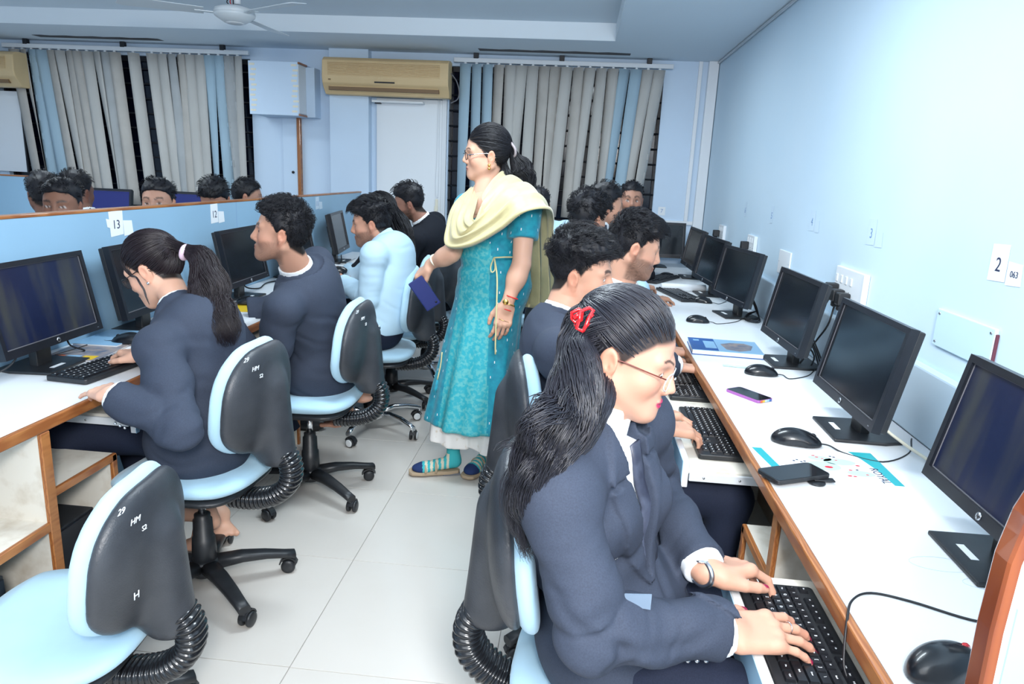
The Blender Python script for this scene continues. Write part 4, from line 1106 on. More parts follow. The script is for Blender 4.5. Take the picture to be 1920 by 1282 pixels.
# ------------------------------------------------------------------ worktops, tray, stands, partitions
def panel_edge(name, lo, hi, m, parent, bev=0.002): return obj(name, bbox(lo, hi, bev, 1), m, parent)
# right worktop
t = thing('worktop', 'long white laminate worktop with brown wood edge along the right wall', 'worktop', (0.49, 0, 0.75))
obj('top_board', bbox((0.012, 0.735, -0.028), (XR - 0.035 - 0.49, YB - 0.02, 0.0)), 'laminate', t)
obj('wood_edging', bbox((-0.004, 0.735, -0.032), (0.012, YB - 0.02, 0.001), 0.004), 'wood_edge', t)
for i, (x, y, r_) in enumerate(((0.25, 1.30, 0.045), (0.30, 1.24, 0.03))):   # pencil scribble rings
    pts = [(x + r_ * math.cos(a) * 1.3, y + r_ * 0.6 * math.sin(a), 0.0006) for a in np.linspace(0, 6.0, 20)]
    obj('pencil_mark', tube_bm(pts, 0.0003, 4), 'paper_faint', t)
# left worktop
t = thing('worktop', 'white laminate worktop with brown wood edge against the blue partition', 'worktop', (-1.39, 0, 0.75))
obj('top_board', bbox((-0.478, 0.50, -0.028), (-0.012, 5.75, 0.0)), 'laminate', t)
obj('wood_edging', bbox((-0.012, 0.50, -0.032), (0.004, 5.75, 0.001), 0.004), 'wood_edge', t)
def partition(label, x0, x1, y0, y1, z, axis='y'):
    t = thing('partition', label, 'partition', (x0, y0, 0))
    a, b = x1 - x0, y1 - y0
    obj('panel_board', bbox((0, 0, 0.0), (a, b, z - 0.012)), 'partition_blue', t)
    obj('wood_cap', bbox((-0.003, -0.003, z - 0.012), (a + 0.003, b + 0.003, z), 0.003), 'wood_edge', t)
    return t
pt = partition('long blue partition with thin wood cap, behind the left row of monitors', -1.905, -1.872, 0.3, 6.02, 1.239)
obj('panel_joint', bbox((0.0325, 3.46, 0.75), (0.0335, 3.463, 1.226)), 'ink_faint', pt)
partition('blue partition piece in the far left aisle under the white board', -5.4, -4.52, 5.58, 5.62, 1.25)
t = thing('wall_board', 'white board with dark edge below the left air conditioner', 'board', (-5.9, YB - 0.02, 1.26))
obj('board_face', bbox((0, -0.015, 0), (0.86, 0.0, 0.70), 0.002), 'white_plastic', t)
obj('board_edge', bbox((0.86, -0.02, -0.01), (0.875, 0.005, 0.72), 0.002), 'frame_black', t)

def cpu(label, x0, x1, y0, y1, z0, z1, front, group):
    t = thing('desktop_tower', label, 'computer', (x0, y0, z0), 0, group)
    a, b, c = x1 - x0, y1 - y0, z1 - z0
    obj('case', bbox((0, 0, 0.004), (a, b, c), 0.004), 'black_plastic', t)
    fx = 0 if front < 0 else a
    s = front
    obj('front_panel', bbox((min(fx, fx + s * 0.006), 0.006, 0.01), (max(fx, fx + s * 0.006), b - 0.006, c - 0.006), 0.002), 'monitor_plastic', t)
    obj('asset_sticker', bbox((fx - s * 0.11 if s > 0 else 0.06, 0.03, c), (fx - s * 0.03 if s > 0 else 0.14, 0.048, c + 0.0008)), 'paper', t)
    for k in range(2): obj('port', bbox((min(fx, fx + s * 0.008), b * 0.4, c * 0.35 + 0.03 * k), (max(fx, fx + s * 0.008), b * 0.6, c * 0.35 + 0.008 + 0.03 * k)), 'chrome', t)
    return t
def stand(label, y, side, near_shelf, far_shelf):
    """upright panel carrying the worktop with a low cubby beyond it; side +1: desk extends to +x"""
    X0 = -1.386 if side < 0 else 0.494
    t = thing('desk_stand', label, 'desk stand', (X0, y, 0))
    D = 0.44 * side
    def bx(name, xa, xb, y0, y1, z0, z1, m, bev=0.0):
        xa, xb = xa * side, xb * side
        return obj(name, bbox((min(xa, xb), y0, z0), (max(xa, xb), y1, z1), bev, 1), m, t)
    bx('upright_panel', 0.012, 0.44, 0, 0.026, 0.0, 0.717, 'laminate_worn')
    bx('upright_edge', 0.0, 0.012, -0.004, 0.030, 0.0, 0.717, 'wood_edge', 0.002)
    bx('back_panel', 0.43, 0.445, -0.42, 0.40, 0.0, 0.60, 'under_wood')
    if far_shelf:
        bx('shelf', 0.02, 0.42, 0.026, 0.30, 0.522, 0.540, 'laminate_worn'); bx('shelf_edge', 0.008, 0.02, 0.03, 0.30, 0.518, 0.542, 'wood_edge', 0.002)
        bx('side_panel', 0.02, 0.42, 0.28, 0.30, 0.0, 0.522, 'laminate_worn'); bx('side_edge', 0.008, 0.02, 0.280, 0.302, 0.0, 0.54, 'wood_edge', 0.002)
    if near_shelf:
        bx('shelf', 0.012, 0.42, -0.34, 0.0, 0.44, 0.458, 'laminate_worn'); bx('shelf_edge', 0.0, 0.012, -0.34, -0.004, 0.434, 0.460, 'wood_edge', 0.002)
    return t
stand('worn stand with wood edges under the front end of the left worktop', 1.64, -1, True, True)
stand('second stand under the left worktop, behind the woman with the ponytail', 3.10, -1, False, True)
stand('worn yellow-edged stand under the right worktop, beside the front keyboard drawer', 1.52, 1, False, True)
stand('stand under the right worktop beyond the second keyboard drawer', 3.16, 1, False, True)
cpu('black desktop tower in the low cubby of the front left stand', -1.80, -1.42, 1.68, 1.85, 0.0, 0.40, 1, 'computers under the left worktop')
cpu('black desktop tower under the near shelf, at the left edge of the photo', -1.82, -1.42, 1.32, 1.50, 0.0, 0.38, 1, 'computers under the left worktop')
def drawer(label, y0, y1, side, out, zt=0.655, name='sliding_tray'):
    X0 = (-1.386 if side < 0 else 0.494) - out * side
    t = thing(name, label, 'keyboard tray', (X0, y0, zt))
    L = y1 - y0
    def bx(n, xa, xb, ya, yb, za, zb, m, bev=0.002):
        xa, xb = xa * side, xb * side
        return obj(n, bbox((min(xa, xb), ya, za), (max(xa, xb), yb, zb), bev, 1), m, t)
    bx('tray_board', 0.016, 0.40, 0, L, -0.014, 0.0, 'laminate_worn')
    bx('front_board', 0.0, 0.018, -0.004, L + 0.004, -0.055, 0.026, 'laminate')
    bx('front_skin', -0.0012, 0.0, -0.004, L + 0.004, -0.055, 0.024, 'panel_blue', 0.0)
    for ya in (-0.010, L):
        bx('side_rail', 0.02, 0.40, ya, ya + 0.010, -0.032, -0.008, 'off_white', 0.001)
        for k in range(3): obj('screw', lathe_bm([(0.0005, -0.001), (0.004, -0.001), (0.003, 0.001), (0.0005, 0.001)], 8, mtx=Matrix.Translation(((0.06 + 0.1 * k) * side, ya - 0.001 if ya < 0 else ya + 0.011, -0.02)) @ Matrix.Rotation(math.pi / 2, 4, 'X')), 'steel', t)
    return t
drawer('pulled-out keyboard tray with pale blue front, before the woman with the red hair claw', 0.80, 1.36, 1, 0.155)
drawer('pulled-out keyboard tray holding two keyboards, before the young man in the dark suit', 1.90, 3.02, 1, 0.155)
drawer('shut keyboard tray under the left worktop, at the ponytailed woman\'s lap', 1.97, 2.60, -1, 0.045)
# brown edged end panel at the right edge
t = thing('end_panel', 'upright end panel with glossy brown wood edge at the right edge of the photo', 'panel', (0.47, 0.70, 0))
prof = [(0, 0), (0.0, 0.90), (-0.002, 1.00), (0.0, 1.08), (0.008, 1.13), (0.022, 1.17), (0.05, 1.21), (0.11, 1.245), (0.22, 1.26), (0.575, 1.26), (0.575, 0)]
XZ = Matrix(((1, 0, 0, 0), (0, 0, 1, 0), (0, 1, 0, 0), (0, 0, 0, 1)))
inner = [(x + 0.004, z) for x, z in prof[:-2]] + [(0.575, 1.245), (0.575, 0)]
obj('board', prism([(x + 0.004, z - 0.004 if z > 1 else z) for x, z in prof], 0.0, 0.024, 0, XZ), 'laminate', t)
edge = prof[:-1]; bm = bmesh.new(); rows = []
for i, (x, z) in enumerate(edge):
    d_ = Vector((edge[min(i + 1, len(edge) - 1)][0] - edge[max(i - 1, 0)][0], edge[min(i + 1, len(edge) - 1)][1] - edge[max(i - 1, 0)][1])).normalized(); nx, nz = -d_.y, d_.x
    rows.append([bm.verts.new((x + o * nx, yy, z + o * nz)) for o, yy in ((-0.006, -0.002), (0.004, -0.002), (0.006, 0.002), (0.006, 0.024), (0.004, 0.028), (-0.006, 0.028))])
for a, b in zip(rows, rows[1:]):
    for j in range(6): bm.faces.new((a[j], b[j], b[(j + 1) % 6], a[(j + 1) % 6]))
bm.faces.new(rows[0][::-1]); bm.faces.new(rows[-1])
obj('wood_edge', bm, 'wood_post', t)
obj('blue_skin', bbox((0.012, -0.003, 0.10), (0.575, 0.0, 1.03)), 'partition_blue', t)
for z in (0.90, 1.0, 1.06): obj('nail', lathe_bm([(0.0005, -0.001), (0.002, -0.0005), (0.0005, 0.001)], 8, mtx=Matrix.Translation((-0.0 + (0.006 if z > 0.95 else 0), 0.012, z)) @ Matrix.Rotation(-math.pi / 2, 4, 'Y')), 'steel', t)

# ------------------------------------------------------------------ things on the wall
def number_tag(label, digits, y, z, side, sub=None, rot=0.0, torn=False, m='ink', w=0.075, h=0.095, x=None):
    x = x if x is not None else (XR - 0.001 if side > 0 else -1.871)
    t = thing('number_tag', label, 'label', (x, y, z))
    n = -side
    bm = bmesh.new()
    pts = [(-w / 2, -h / 2), (w / 2, -h / 2 + 0.004), (w / 2 - 0.003, h / 2), (-w / 2, h / 2 - 0.003)]
    if torn: pts = [(-w / 2 + 0.004, -h / 2), (w / 2, -h / 2 + 0.006), (w / 2 + 0.002, h / 2), (-w / 2 - 0.002, h / 2 - 0.004), (-w / 2, 0.018), (-w * 0.72, 0.022), (-w * 0.66, -0.012), (-w / 2 + 0.002, -0.016)]
    ry = -side   # right direction along y when looking at the sheet
    M_ = Matrix(((0, 0, n, 0), (ry, 0, 0, 0), (0, 1, 0, 0), (0, 0, 0, 1)))
    pm = 'paper' if m == 'ink' else 'paper_faint'
    obj('paper_sheet', prism(pts, 0.0, 0.0006, 0, M_), pm, t)
    if digits: text('number', digits, 0.050, m, t, (n * 0.0008, 0, -0.006), (0, ry, 0), (0, 0, 1))
    if sub is not None:
        o = obj('side_slip', prism([(w / 2 + 0.004, -h / 2 - 0.002), (w / 2 + 0.066, -h / 2 + 0.002), (w / 2 + 0.060, h * 0.06), (w / 2 + 0.002, h * 0.09)], 0.0, 0.0006, 0, M_), pm, t)
        if sub: text('small_number', sub, 0.022, 'ink_faint' if m != 'ink' else 'ink', t, (n * 0.0009, ry * (w / 2 + 0.034), -h * 0.22), (0, ry, 0), (0, 0, 1))
    return t
number_tag('paper reading 2 with slip 063 on the right wall, nearest the camera', '2', 1.86, 1.285, 1, '063')
number_tag('faded paper reading 3 on the right wall above the second monitor', '3', 2.66, 1.30, 1, '', m='ink_pale')
number_tag('faded paper reading 4 on the right wall above the third monitor', '4', 3.33, 1.30, 1, '', m='ink_pale')
number_tag('faded narrow paper mark on the right wall above the fourth monitor', '5', 4.02, 1.29, 1, None, m='ink_pale', w=0.05)
number_tag('faint paper mark on the right wall, farthest from the camera', '6', 4.66, 1.29, 1, None, m='ink_pale', w=0.05)
number_tag('torn paper reading 13 taped on the blue partition', '13', 2.73, 1.178, -1, '', torn=True, w=0.085, h=0.105)
number_tag('smaller paper reading 12 on the partition, above the curly-haired man\'s monitor', '12', 3.52, 1.178, -1, '', w=0.075, h=0.10)
number_tag('small faded paper near the far end of the blue partition', '11', 4.98, 1.178, -1, '', m='ink_pale', w=0.07, h=0.09)
t = thing('number_tag', 'small faint slip reading 7 on the back wall by the corner', 'label', (0.70, YB - 0.001, 1.19))
obj('paper_sheet', bbox((-0.03, -0.001, -0.035), (0.03, 0.0, 0.035)), 'paper', t)
text('number', '7', 0.045, 'ink_faint', t, (0, -0.0015, 0), (1, 0, 0), (0, 0, 1))

def socket_plate(label, y, z, w=0.22, h=0.12, plugs=2, rows=3):
    t = thing('socket_board', label, 'socket', (XR, y, z))
    obj('back_plate', bbox((-0.014, -w / 2, -h / 2), (0, w / 2, h / 2), 0.003), 'white_plastic', t)
    obj('side_lip', bbox((-0.022, -w / 2 - 0.004, -h / 2), (-0.001, -w / 2 + 0.004, h / 2), 0.002), 'white_plastic', t)
    for k in range(4): obj('switch', bbox((-0.018, w / 2 - 0.03 - k * 0.05, 0.015), (-0.013, w / 2 - 0.012 - k * 0.05, 0.045), 0.002), 'off_white', t)
    for k in range(rows):
        for q in ((0, 0.008), (-0.008, -0.006), (0.008, -0.006)):
            obj('pin_hole', bbox((-0.0152, w / 2 - 0.04 - k * 0.06 + q[0] - 0.002, -0.02 + q[1] - 0.002), (-0.0138, w / 2 - 0.04 - k * 0.06 + q[0] + 0.002, -0.02 + q[1] + 0.002)), 'frame_black', t)
    return t
def plug(y, z, label, dy=0, cord=None, group=None):
    t = thing('power_plug', label, 'plug', (XR - 0.014, y, z), 0, group)
    obj('plug_body', bbox((-0.045, -0.020, -0.024), (0, 0.020, 0.024), 0.006, 2), 'black_plastic', t)
    obj('cord_grip', bbox((-0.040, -0.010, -0.044), (-0.012, 0.010, -0.022), 0.004, 1), 'black_plastic', t)
    if cord: obj('cord', tube_bm(smooth_pts([(-0.026, 0, -0.04)] + cord, 5), 0.0035, 6), 'cable', t)
    return t
socket_plate('white socket board with black plugs, between the second and third monitors', 2.76, 1.075, 0.30, 0.15)
plug(2.87, 1.06, 'black plug farthest along the socket board above the second monitor', 0, [(-0.05, 0.02, -0.12), (-0.10, 0.02, -0.20), (-0.06, -0.03, -0.27), (-0.10, -0.10, -0.318)])
plug(2.80, 1.045, 'middle black plug on the socket board above the second monitor', 0, [(-0.04, 0, -0.12), (-0.06, 0.05, -0.2), (-0.12, 0.02, -0.29)])
plug(2.74, 1.04, 'nearest black plug on the socket board above the second monitor')
socket_plate('white socket board behind the fourth monitor from the front', 4.36, 1.09, 0.20, 0.12)
plug(4.42, 1.085, 'black plug on the socket board above the fourth monitor', 0, [(-0.04, 0, -0.15), (-0.05, 0.0, -0.3)])
socket_plate('white socket board farthest along the right wall', 5.28, 1.09, 0.20, 0.12)
plug(5.35, 1.085, 'black plug on the farthest socket board', 0, [(-0.04, 0, -0.15), (-0.05, 0.0, -0.3)])
t = thing('blank_plate', 'blank pale blue cover plate screwed to the wall above the front monitor', 'plate', (XR, 1.945, 1.075), 0)
b_ = bbox((-0.010, -0.145, -0.053), (0, 0.145, 0.053), 0.003, 2); obj('cover', b_, 'slat_blue', t)
t.children[0].data.materials[0] = mat('plate_blue', (0.60, 0.80, 0.92), 0.45)
for q in ((-0.13, 0.04), (0.13, 0.04), (0.13, -0.04), (-0.13, -0.04)): obj('screw', lathe_bm([(0.0005, 0), (0.005, 0), (0.004, 0.002), (0.0005, 0.002)], 8, mtx=Matrix.Translation((-0.010, q[0], q[1])) @ Matrix.Rotation(-math.pi / 2, 4, 'Y')), 'steel', t)
obj('rough_edge', bbox((-0.008, -0.150, -0.050), (0, -0.144, 0.040), 0.002), mat('maroon', (0.12, 0.03, 0.05), 0.8), t)
t = thing('blank_plate', 'blank white plate on the right wall above the third monitor', 'plate', (XR, 3.66, 1.07))
obj('cover', bbox((-0.008, -0.10, -0.06), (0, 0.10, 0.06), 0.003), 'white_plastic', t)
for q in (-0.085, 0.085): obj('screw', lathe_bm([(0.0005, 0), (0.004, 0), (0.0005, 0.002)], 8, mtx=Matrix.Translation((-0.008, q, 0)) @ Matrix.Rotation(-math.pi / 2, 4, 'Y')), 'steel', t)
# ------------------------------------------------------------------ monitors
def build_monitor(dusty):
    """screen faces local -y; origin on the desk under the panel"""
    W_, H_, zb = 0.475, 0.287, 0.080
    R_ = Matrix.Translation((0, 0, zb)) @ Matrix.Rotation(-0.19, 4, 'X')
    parts = []
    bm = bmesh.new(); b = 0.016; bb = 0.026
    for lo, hi in (((-W_ / 2, -0.012, 0), (W_ / 2, 0.012, bb)), ((-W_ / 2, -0.012, H_ - b), (W_ / 2, 0.012, H_)), ((-W_ / 2, -0.012, bb), (-W_ / 2 + b, 0.012, H_ - b)), ((W_ / 2 - b, -0.012, bb), (W_ / 2, 0.012, H_ - b))): box(bm, lo, hi)
    bmesh.ops.remove_doubles(bm, verts=bm.verts[:], dist=1e-5)
    bm.transform(R_); parts.append(('bezel', bm, 'monitor_plastic'))
    bm = bbox((-W_ / 2 + b - 0.001, -0.004, bb - 0.001), (W_ / 2 - b + 0.001, 0.004, H_ - b + 0.001)); bm.transform(R_); parts.append(('screen', bm, 'screen_dusty' if dusty else 'screen'))
    bm = bmesh.new()
    for lo, hi in (((-W_ / 2 + b, -0.0055, bb), (W_ / 2 - b, -0.0040, bb + 0.002)), ((-W_ / 2 + b, -0.0055, H_ - b - 0.002), (W_ / 2 - b, -0.0040, H_ - b)), ((-W_ / 2 + b, -0.0055, bb), (-W_ / 2 + b + 0.002, -0.004, H_ - b)), ((W_ / 2 - b - 0.002, -0.0055, bb), (W_ / 2 - b, -0.004, H_ - b))): box(bm, lo, hi)
    bm.transform(R_); parts.append(('inner_lip', bm, 'cable_grey'))
    bm = bbox((-W_ / 2 + 0.002, 0.010, 0.003), (W_ / 2 - 0.002, 0.030, H_ - 0.003), 0.004); 
    box(bm, (-0.15, 0.028, 0.05), (0.15, 0.052, 0.20)); bm.transform(R_); parts.append(('back_housing', bm, 'black_plastic'))
    bm = bbox((-0.035, 0.045, 0.006), (0.035, 0.075, 0.17), 0.004); parts.append(('neck', bm, 'black_plastic'))
    base = [(-0.10, -0.045), (0.10, -0.045), (0.105, 0.095), (0.085, 0.150), (-0.085, 0.150), (-0.105, 0.095)]
    bm = prism(base, 0.0, 0.010, 0.0035); parts.append(('foot', bm, 'black_plastic'))
    bm = bbox((-0.045, -0.015, 0.0102), (0.015, 0.000, 0.0108)); parts.append(('foot_sticker', bm, 'paper'))
    bm = lathe_bm([(0.0005, 0), (0.0085, 0), (0.0085, 0.0015), (0.0005, 0.0015)], 20, mtx=R_ @ Matrix.Translation((0, -0.0122, 0.013)) @ Matrix.Rotation(math.pi / 2, 4, 'X')); parts.append(('badge', bm, 'steel'))
    bm = bbox((W_ / 2 - 0.03, -0.0126, 0.009), (W_ / 2 - 0.022, -0.012, 0.012)); bm.transform(R_); parts.append(('power_light', bm, 'steel'))
    t = thing('monitor', 'x', 'monitor')
    for n, bm, m in parts: o = obj(n, bm, m, t)
    bd = [c for c in t.children if c.name.startswith('badge')][0]
    c_ = R_ @ Vector((0, -0.0142, 0.0125)); u_ = (R_.to_3x3() @ Vector((0, 0, 1)))
    text('emblem', 'hp', 0.011, 'gloss_black', bd, c_, (1, 0, 0), u_, shear=0.25, depth=0.0002)
    return t
def mon_place(proto, used, x, y, rz, label, group, z=0.75):
    t = proto if not used[0] else copy_tree(proto)
    used[0] = True
    t.location = (x, y, z); t.rotation_euler = (0, 0, rz); t['label'] = label; t['group'] = group
    return t
mp, u0 = build_monitor(False), [False]; md, u1 = build_monitor(True), [False]
HP = -math.pi / 2
g = 'monitors along the right wall'
mon_place(md, u1, 0.815, 1.325, HP - 0.02, 'black monitor with dusty blue screen, nearest the camera at the right edge', g)
mon_place(mp, u0, 0.805, 2.050, HP + 0.0, 'black monitor beside the coloured card, second from the camera on the right', g)
mon_place(mp, u0, 0.838, 2.845, HP + 0.035, 'black monitor beside the blue book, third from the camera on the right', g)
mon_place(mp, u0, 0.830, 3.84, HP + 0.18, 'black monitor with coiled cables behind its foot, fourth on the right', g)
mon_place(mp, u0, 0.815, 4.54, HP + 0.09, 'black monitor half hidden behind the fourth one on the right', g)
mon_place(mp, u0, 0.825, 5.32, HP + 0.03, 'narrow-looking monitor, last one standing against the right wall', g)
mon_place(mp, u0, 0.64, 5.86, 0.05, 'black monitor facing the camera at the far end of the right worktop', g)
g = 'monitors before the blue partition'
mon_place(md, u1, -1.700, 2.12, -HP + 0.05, 'black monitor with dusty screen at the left edge, before the ponytailed woman', g)
mon_place(mp, u0, -1.725, 2.73, -HP + 0.08, 'black monitor partly hidden by the ponytailed woman\'s head', g)
mon_place(mp, u0, -1.690, 3.51, -HP + 0.045, 'black monitor beside the water bottles, before the suited man', g)
mon_place(mp, u0, -1.715, 4.27, -HP + 0.0, 'black monitor seen behind the suited man\'s head', g)
mon_place(mp, u0, -1.730, 5.11, -HP + 0.15, 'black monitor before the man in the light blue shirt', g)
g = 'monitors beyond the blue partition'
mb_, u2 = build_monitor(False), [False]
for c in mb_.children:
    if c.name.startswith('screen'): c.data.materials[0] = MATS['blue_screen']
for (x, y, rz, lb) in ((P(185, 380, 5.2)[0], 5.2, 0.1, 'monitor with bluish screen beyond the partition, beside the black jacket'), (P(350, 380, 5.3)[0], 5.3, 0.0, 'monitor with bluish screen beyond the partition, left of a bowed dark head'), (-3.62, 3.1, -0.9, 'monitor edge beyond the partition at the far left of the photo')):
    mon_place(mb_, u2, x, y, rz, lb, g, z=0.83)
t = thing('far_table', 'table carrying the monitors beyond the blue partition', 'table', (-4.6, 0, 0))
obj('table_top', bbox((0, 4.95, 0.80), (2.1, 5.7, 0.83)), 'laminate', t)
for q in ((0.1, 5.05), (2.0, 5.05), (0.1, 5.6), (2.0, 5.6)): obj('leg', bbox((q[0] - 0.02, q[1] - 0.02, 0), (q[0] + 0.02, q[1] + 0.02, 0.80)), 'black_plastic', t)

t = thing('far_table', 'small table holding the monitor edge at the far left', 'table', (-4.3, 0, 0))
obj('table_top', bbox((0, 2.7, 0.80), (1.0, 3.5, 0.83)), 'laminate', t)
for q in ((0.1, 2.8), (0.9, 2.8), (0.1, 3.4), (0.9, 3.4)): obj('leg', bbox((q[0] - 0.02, q[1] - 0.02, 0), (q[0] + 0.02, q[1] + 0.02, 0.80)), 'black_plastic', t)
# ------------------------------------------------------------------ keyboards
ROWS = [
 [('Esc', 1), (None, 1), ('F1', 1), ('F2', 1), ('F3', 1), ('F4', 1), (None, .5), ('F5', 1), ('F6', 1), ('F7', 1), ('F8', 1), (None, .5), ('F9', 1), ('F10', 1), ('F11', 1), ('F12', 1), (None, .25), ('Prt', 1), ('Scr', 1), ('Pau', 1)],
 [('`', 1)] + [(c, 1) for c in '1234567890-='] + [('Back', 2), (None, .25), ('Ins', 1), ('Hm', 1), ('PgU', 1), (None, .25), ('Num', 1), ('/', 1), ('*', 1), ('-', 1)],
 [('Tab', 1.5)] + [(c, 1) for c in 'QWERTYUIOP[]'] + [('\\', 1.5), (None, .25), ('Del', 1), ('End', 1), ('PgD', 1), (None, .25), ('7', 1), ('8', 1), ('9', 1), ('+', 1)],
 [('Caps', 1.75)] + [(c, 1) for c in "ASDFGHJKL;'"] + [('Enter', 2.25), (None, 3.5), ('4', 1), ('5', 1), ('6', 1)],
 [('Shift', 2.25)] + [(c, 1) for c in 'ZXCVBNM,./'] + [('Shift', 2.75), (None, 1.25), ('^', 1), (None, 1.25), ('1', 1), ('2', 1), ('3', 1), ('Ent', 1)],
 [('Ctrl', 1.25), ('Win', 1.25), ('Alt', 1.25), (' ', 6.25), ('Alt', 1.25), ('Fn', 1.25), ('Mn', 1.25), ('Ctrl', 1.25), (None, .25), ('<', 1), ('v', 1), ('>', 1), (None, .25), ('0', 2), ('.', 1)]]
_key = {}
def key_mesh(w, d):
    k = (w, d)
    if k not in _key:
        bm = bmesh.new(); p = 0.0190 * w; a, b = p / 2 - 0.0009, 0.0190 * d / 2 - 0.0009; c, e = a - 0.0016, b - 0.0016
        v = [bm.verts.new(q) for q in ((-a, -b, 0), (a, -b, 0), (a, b, 0), (-a, b, 0), (-c, -e, 0.0055), (c, -e, 0.0055), (c, e, 0.0055), (-c, e, 0.0055))]
        for f in ((0, 3, 2, 1), (4, 5, 6, 7), (0, 1, 5, 4), (1, 2, 6, 5), (2, 3, 7, 6), (3, 0, 4, 7)): bm.faces.new([v[i] for i in f])
        me = bpy.data.meshes.new('key'); bm.to_mesh(me); bm.free(); me.materials.append(MATS['keyboard_plastic']); _key[k] = me
    return _key[k]
def keyboard(label, x, y, z, rz, detail=2, s=1.0, group='keyboards'):
    """local +y away from the typist, x to the typist's right"""
    t = thing('keyboard', label, 'keyboard', (x, y, z), rz, group); t.scale = (s, s, s)
    Wd, Dp = 0.446, 0.148
    obj('casing', prism([(-Wd / 2, -Dp / 2 + 0.006), (-Wd / 2 + 0.006, -Dp / 2), (Wd / 2 - 0.006, -Dp / 2), (Wd / 2, -Dp / 2 + 0.006), (Wd / 2, Dp / 2 - 0.006), (Wd / 2 - 0.006, Dp / 2), (-Wd / 2 + 0.006, Dp / 2), (-Wd / 2, Dp / 2 - 0.006)], 0.0, 0.016, 0.003), 'black_plastic', t)
    bmk = bmesh.new()
    for r_, row in enumerate(ROWS):
        cx = -Wd / 2 + 0.009; cy = 0.0190 * 2.6 - r_ * 0.0190 + (0.005 if r_ == 0 else 0) - 0.003
        for n, w in row:
            if n is not None:
                px_ = cx + w * 0.0190 / 2
                if detail >= 1:
                    k = bpy.data.objects.new('key', key_mesh(w, 1)); COL.objects.link(k); k.parent = t; k.location = (px_, cy, 0.0155)
                    if detail == 2 and n != ' ':
                        sz = 0.0072 if len(n) == 1 else 0.0042
                        text('legend', n, sz, 'chalk', k, (-0.002 * (len(n) == 1) * w, 0.001, 0.0057), (1, 0, 0), (0, 1, 0), depth=0.0001)
                else:
                    q = key_mesh(w, 1); 
                    vs = [bmk.verts.new((v.co.x + px_, v.co.y + cy, v.co.z + 0.0155)) for v in q.vertices]
                    for f in q.polygons: bmk.faces.new([vs[i] for i in f.vertices])
            cx += w * 0.0190
    if detail == 0:
        o = obj('keys', bmk, 'keyboard_plastic', t); o['kind'] = 'stuff'
    else: bmk.free()
    if detail < 2:   # printed legends, too small to read one by one
        bm = bmesh.new(); rr = random.Random(4)
        for r_, row in enumerate(ROWS):
            cx = -Wd / 2 + 0.009; cy = 0.0190 * 2.6 - r_ * 0.0190 + (0.005 if r_ == 0 else 0) - 0.003
            for n, w in row:
                if n is not None and n != ' ': box(bm, (cx + w * 0.0095 - 0.003, cy - 0.001, 0.0210), (cx + w * 0.0095 + 0.001, cy + 0.0025, 0.02125))
                cx += w * 0.0190
        o = obj('key_print', bm, 'chalk', t); o['kind'] = 'stuff'
    return t
TR = 0.656
keyboard('black keyboard under the hands of the woman with the red hair claw', 0.437, 1.085, TR, HP, 2)
keyboard('black keyboard under the young man\'s hands in the open drawer', 0.47, 2.20, TR, HP, 1)
keyboard('spare black keyboard farther along in the open drawer', 0.455, 2.76, TR, HP, 0)
keyboard('dark keyboard on the right worktop under a hand with blue wristband', 0.655, 4.42, 0.751, HP + 0.25, 0)
keyboard('dark keyboard farthest along the right worktop, behind the smiling man\'s face', 0.60, 5.10, 0.751, HP - 0.5, 0)
keyboard('black keyboard under the ponytailed woman\'s hands', -1.535, 2.185, 0.751, -HP - 0.10, 1)
keyboard('black keyboard on the left worktop before the bearded man', -1.60, 4.55, 0.751, -HP, 0)
# ------------------------------------------------------------------ mice
def mouse_mesh(red):
    g_ = Grid((-0.04, -0.065, -0.005), (0.04, 0.065, 0.045), 0.0016)
    g_.op(ell((0, -0.008, 0.004), (0.031, 0.052, 0.033)), 0.0); g_.op(ell((0, 0.022, 0.002), (0.026, 0.036, 0.022)), 0.014)
    fn = lambda X, Y, Z: -Z + 0.001 + 0 * X + 0 * Y
    g_.op((fn, (-0.04, -0.065, -0.005), (0.04, 0.065, 0.045)), 0.0, 'i')
    g_.F = np.maximum(g_.F, (0.001 - g_.ax[2])[None, None, :]).astype(F32)
    for sx in (-1, 1): g_.op(ell((sx * 0.040, 0.0, 0.008), (0.010, 0.04, 0.010)), 0.006, 's')
    g_.op(rbox((0, 0.040, 0.022), (0.0006, 0.022, 0.02), None, 0.0003), 0.0, 's')
    v, f = g_.mesh(); v = relax(v, f, 1)
    return np_mesh('shell', v, f)
_mm = {}
def mouse(label, x, y, z, rz, cord=None, red=False, s=1.0, group='computer mice'):
    t = thing('computer_mouse', label, 'mouse', (x, y, z), rz, group); t.scale = (s, s, s)
    if 'm' not in _mm:
        _mm['m'] = mouse_mesh(False); _mm['m'].materials.append(MATS['gloss_mouse'])
    o = bpy.data.objects.new('shell', _mm['m']); COL.objects.link(o); o.parent = t
    w = lathe_bm([(0.001, -0.003), (0.008, -0.003), (0.009, 0), (0.008, 0.003), (0.001, 0.003)], 16, mtx=Matrix.Translation((0, 0.034, 0.021)) @ Matrix.Rotation(math.pi / 2, 4, 'Y'))
    obj('scroll_wheel', w, 'red_plastic' if red else 'frame_black', t)
    if cord:
        inv = (Matrix.Translation((x, y, z)) @ Matrix.Rotation(rz, 4, 'Z') @ Matrix.Scale(s, 4)).inverted()
        pts = [(0, 0.056, 0.006), (0, 0.075, 0.004)] + [tuple(inv @ Vector(p)) for p in cord]
        obj('cord', tube_bm(smooth_pts(pts, 6), 0.0018, 6), 'cable', t)
    return t
mat('gloss_mouse', (0.006, 0.007, 0.010), 0.28, coat=0.3)
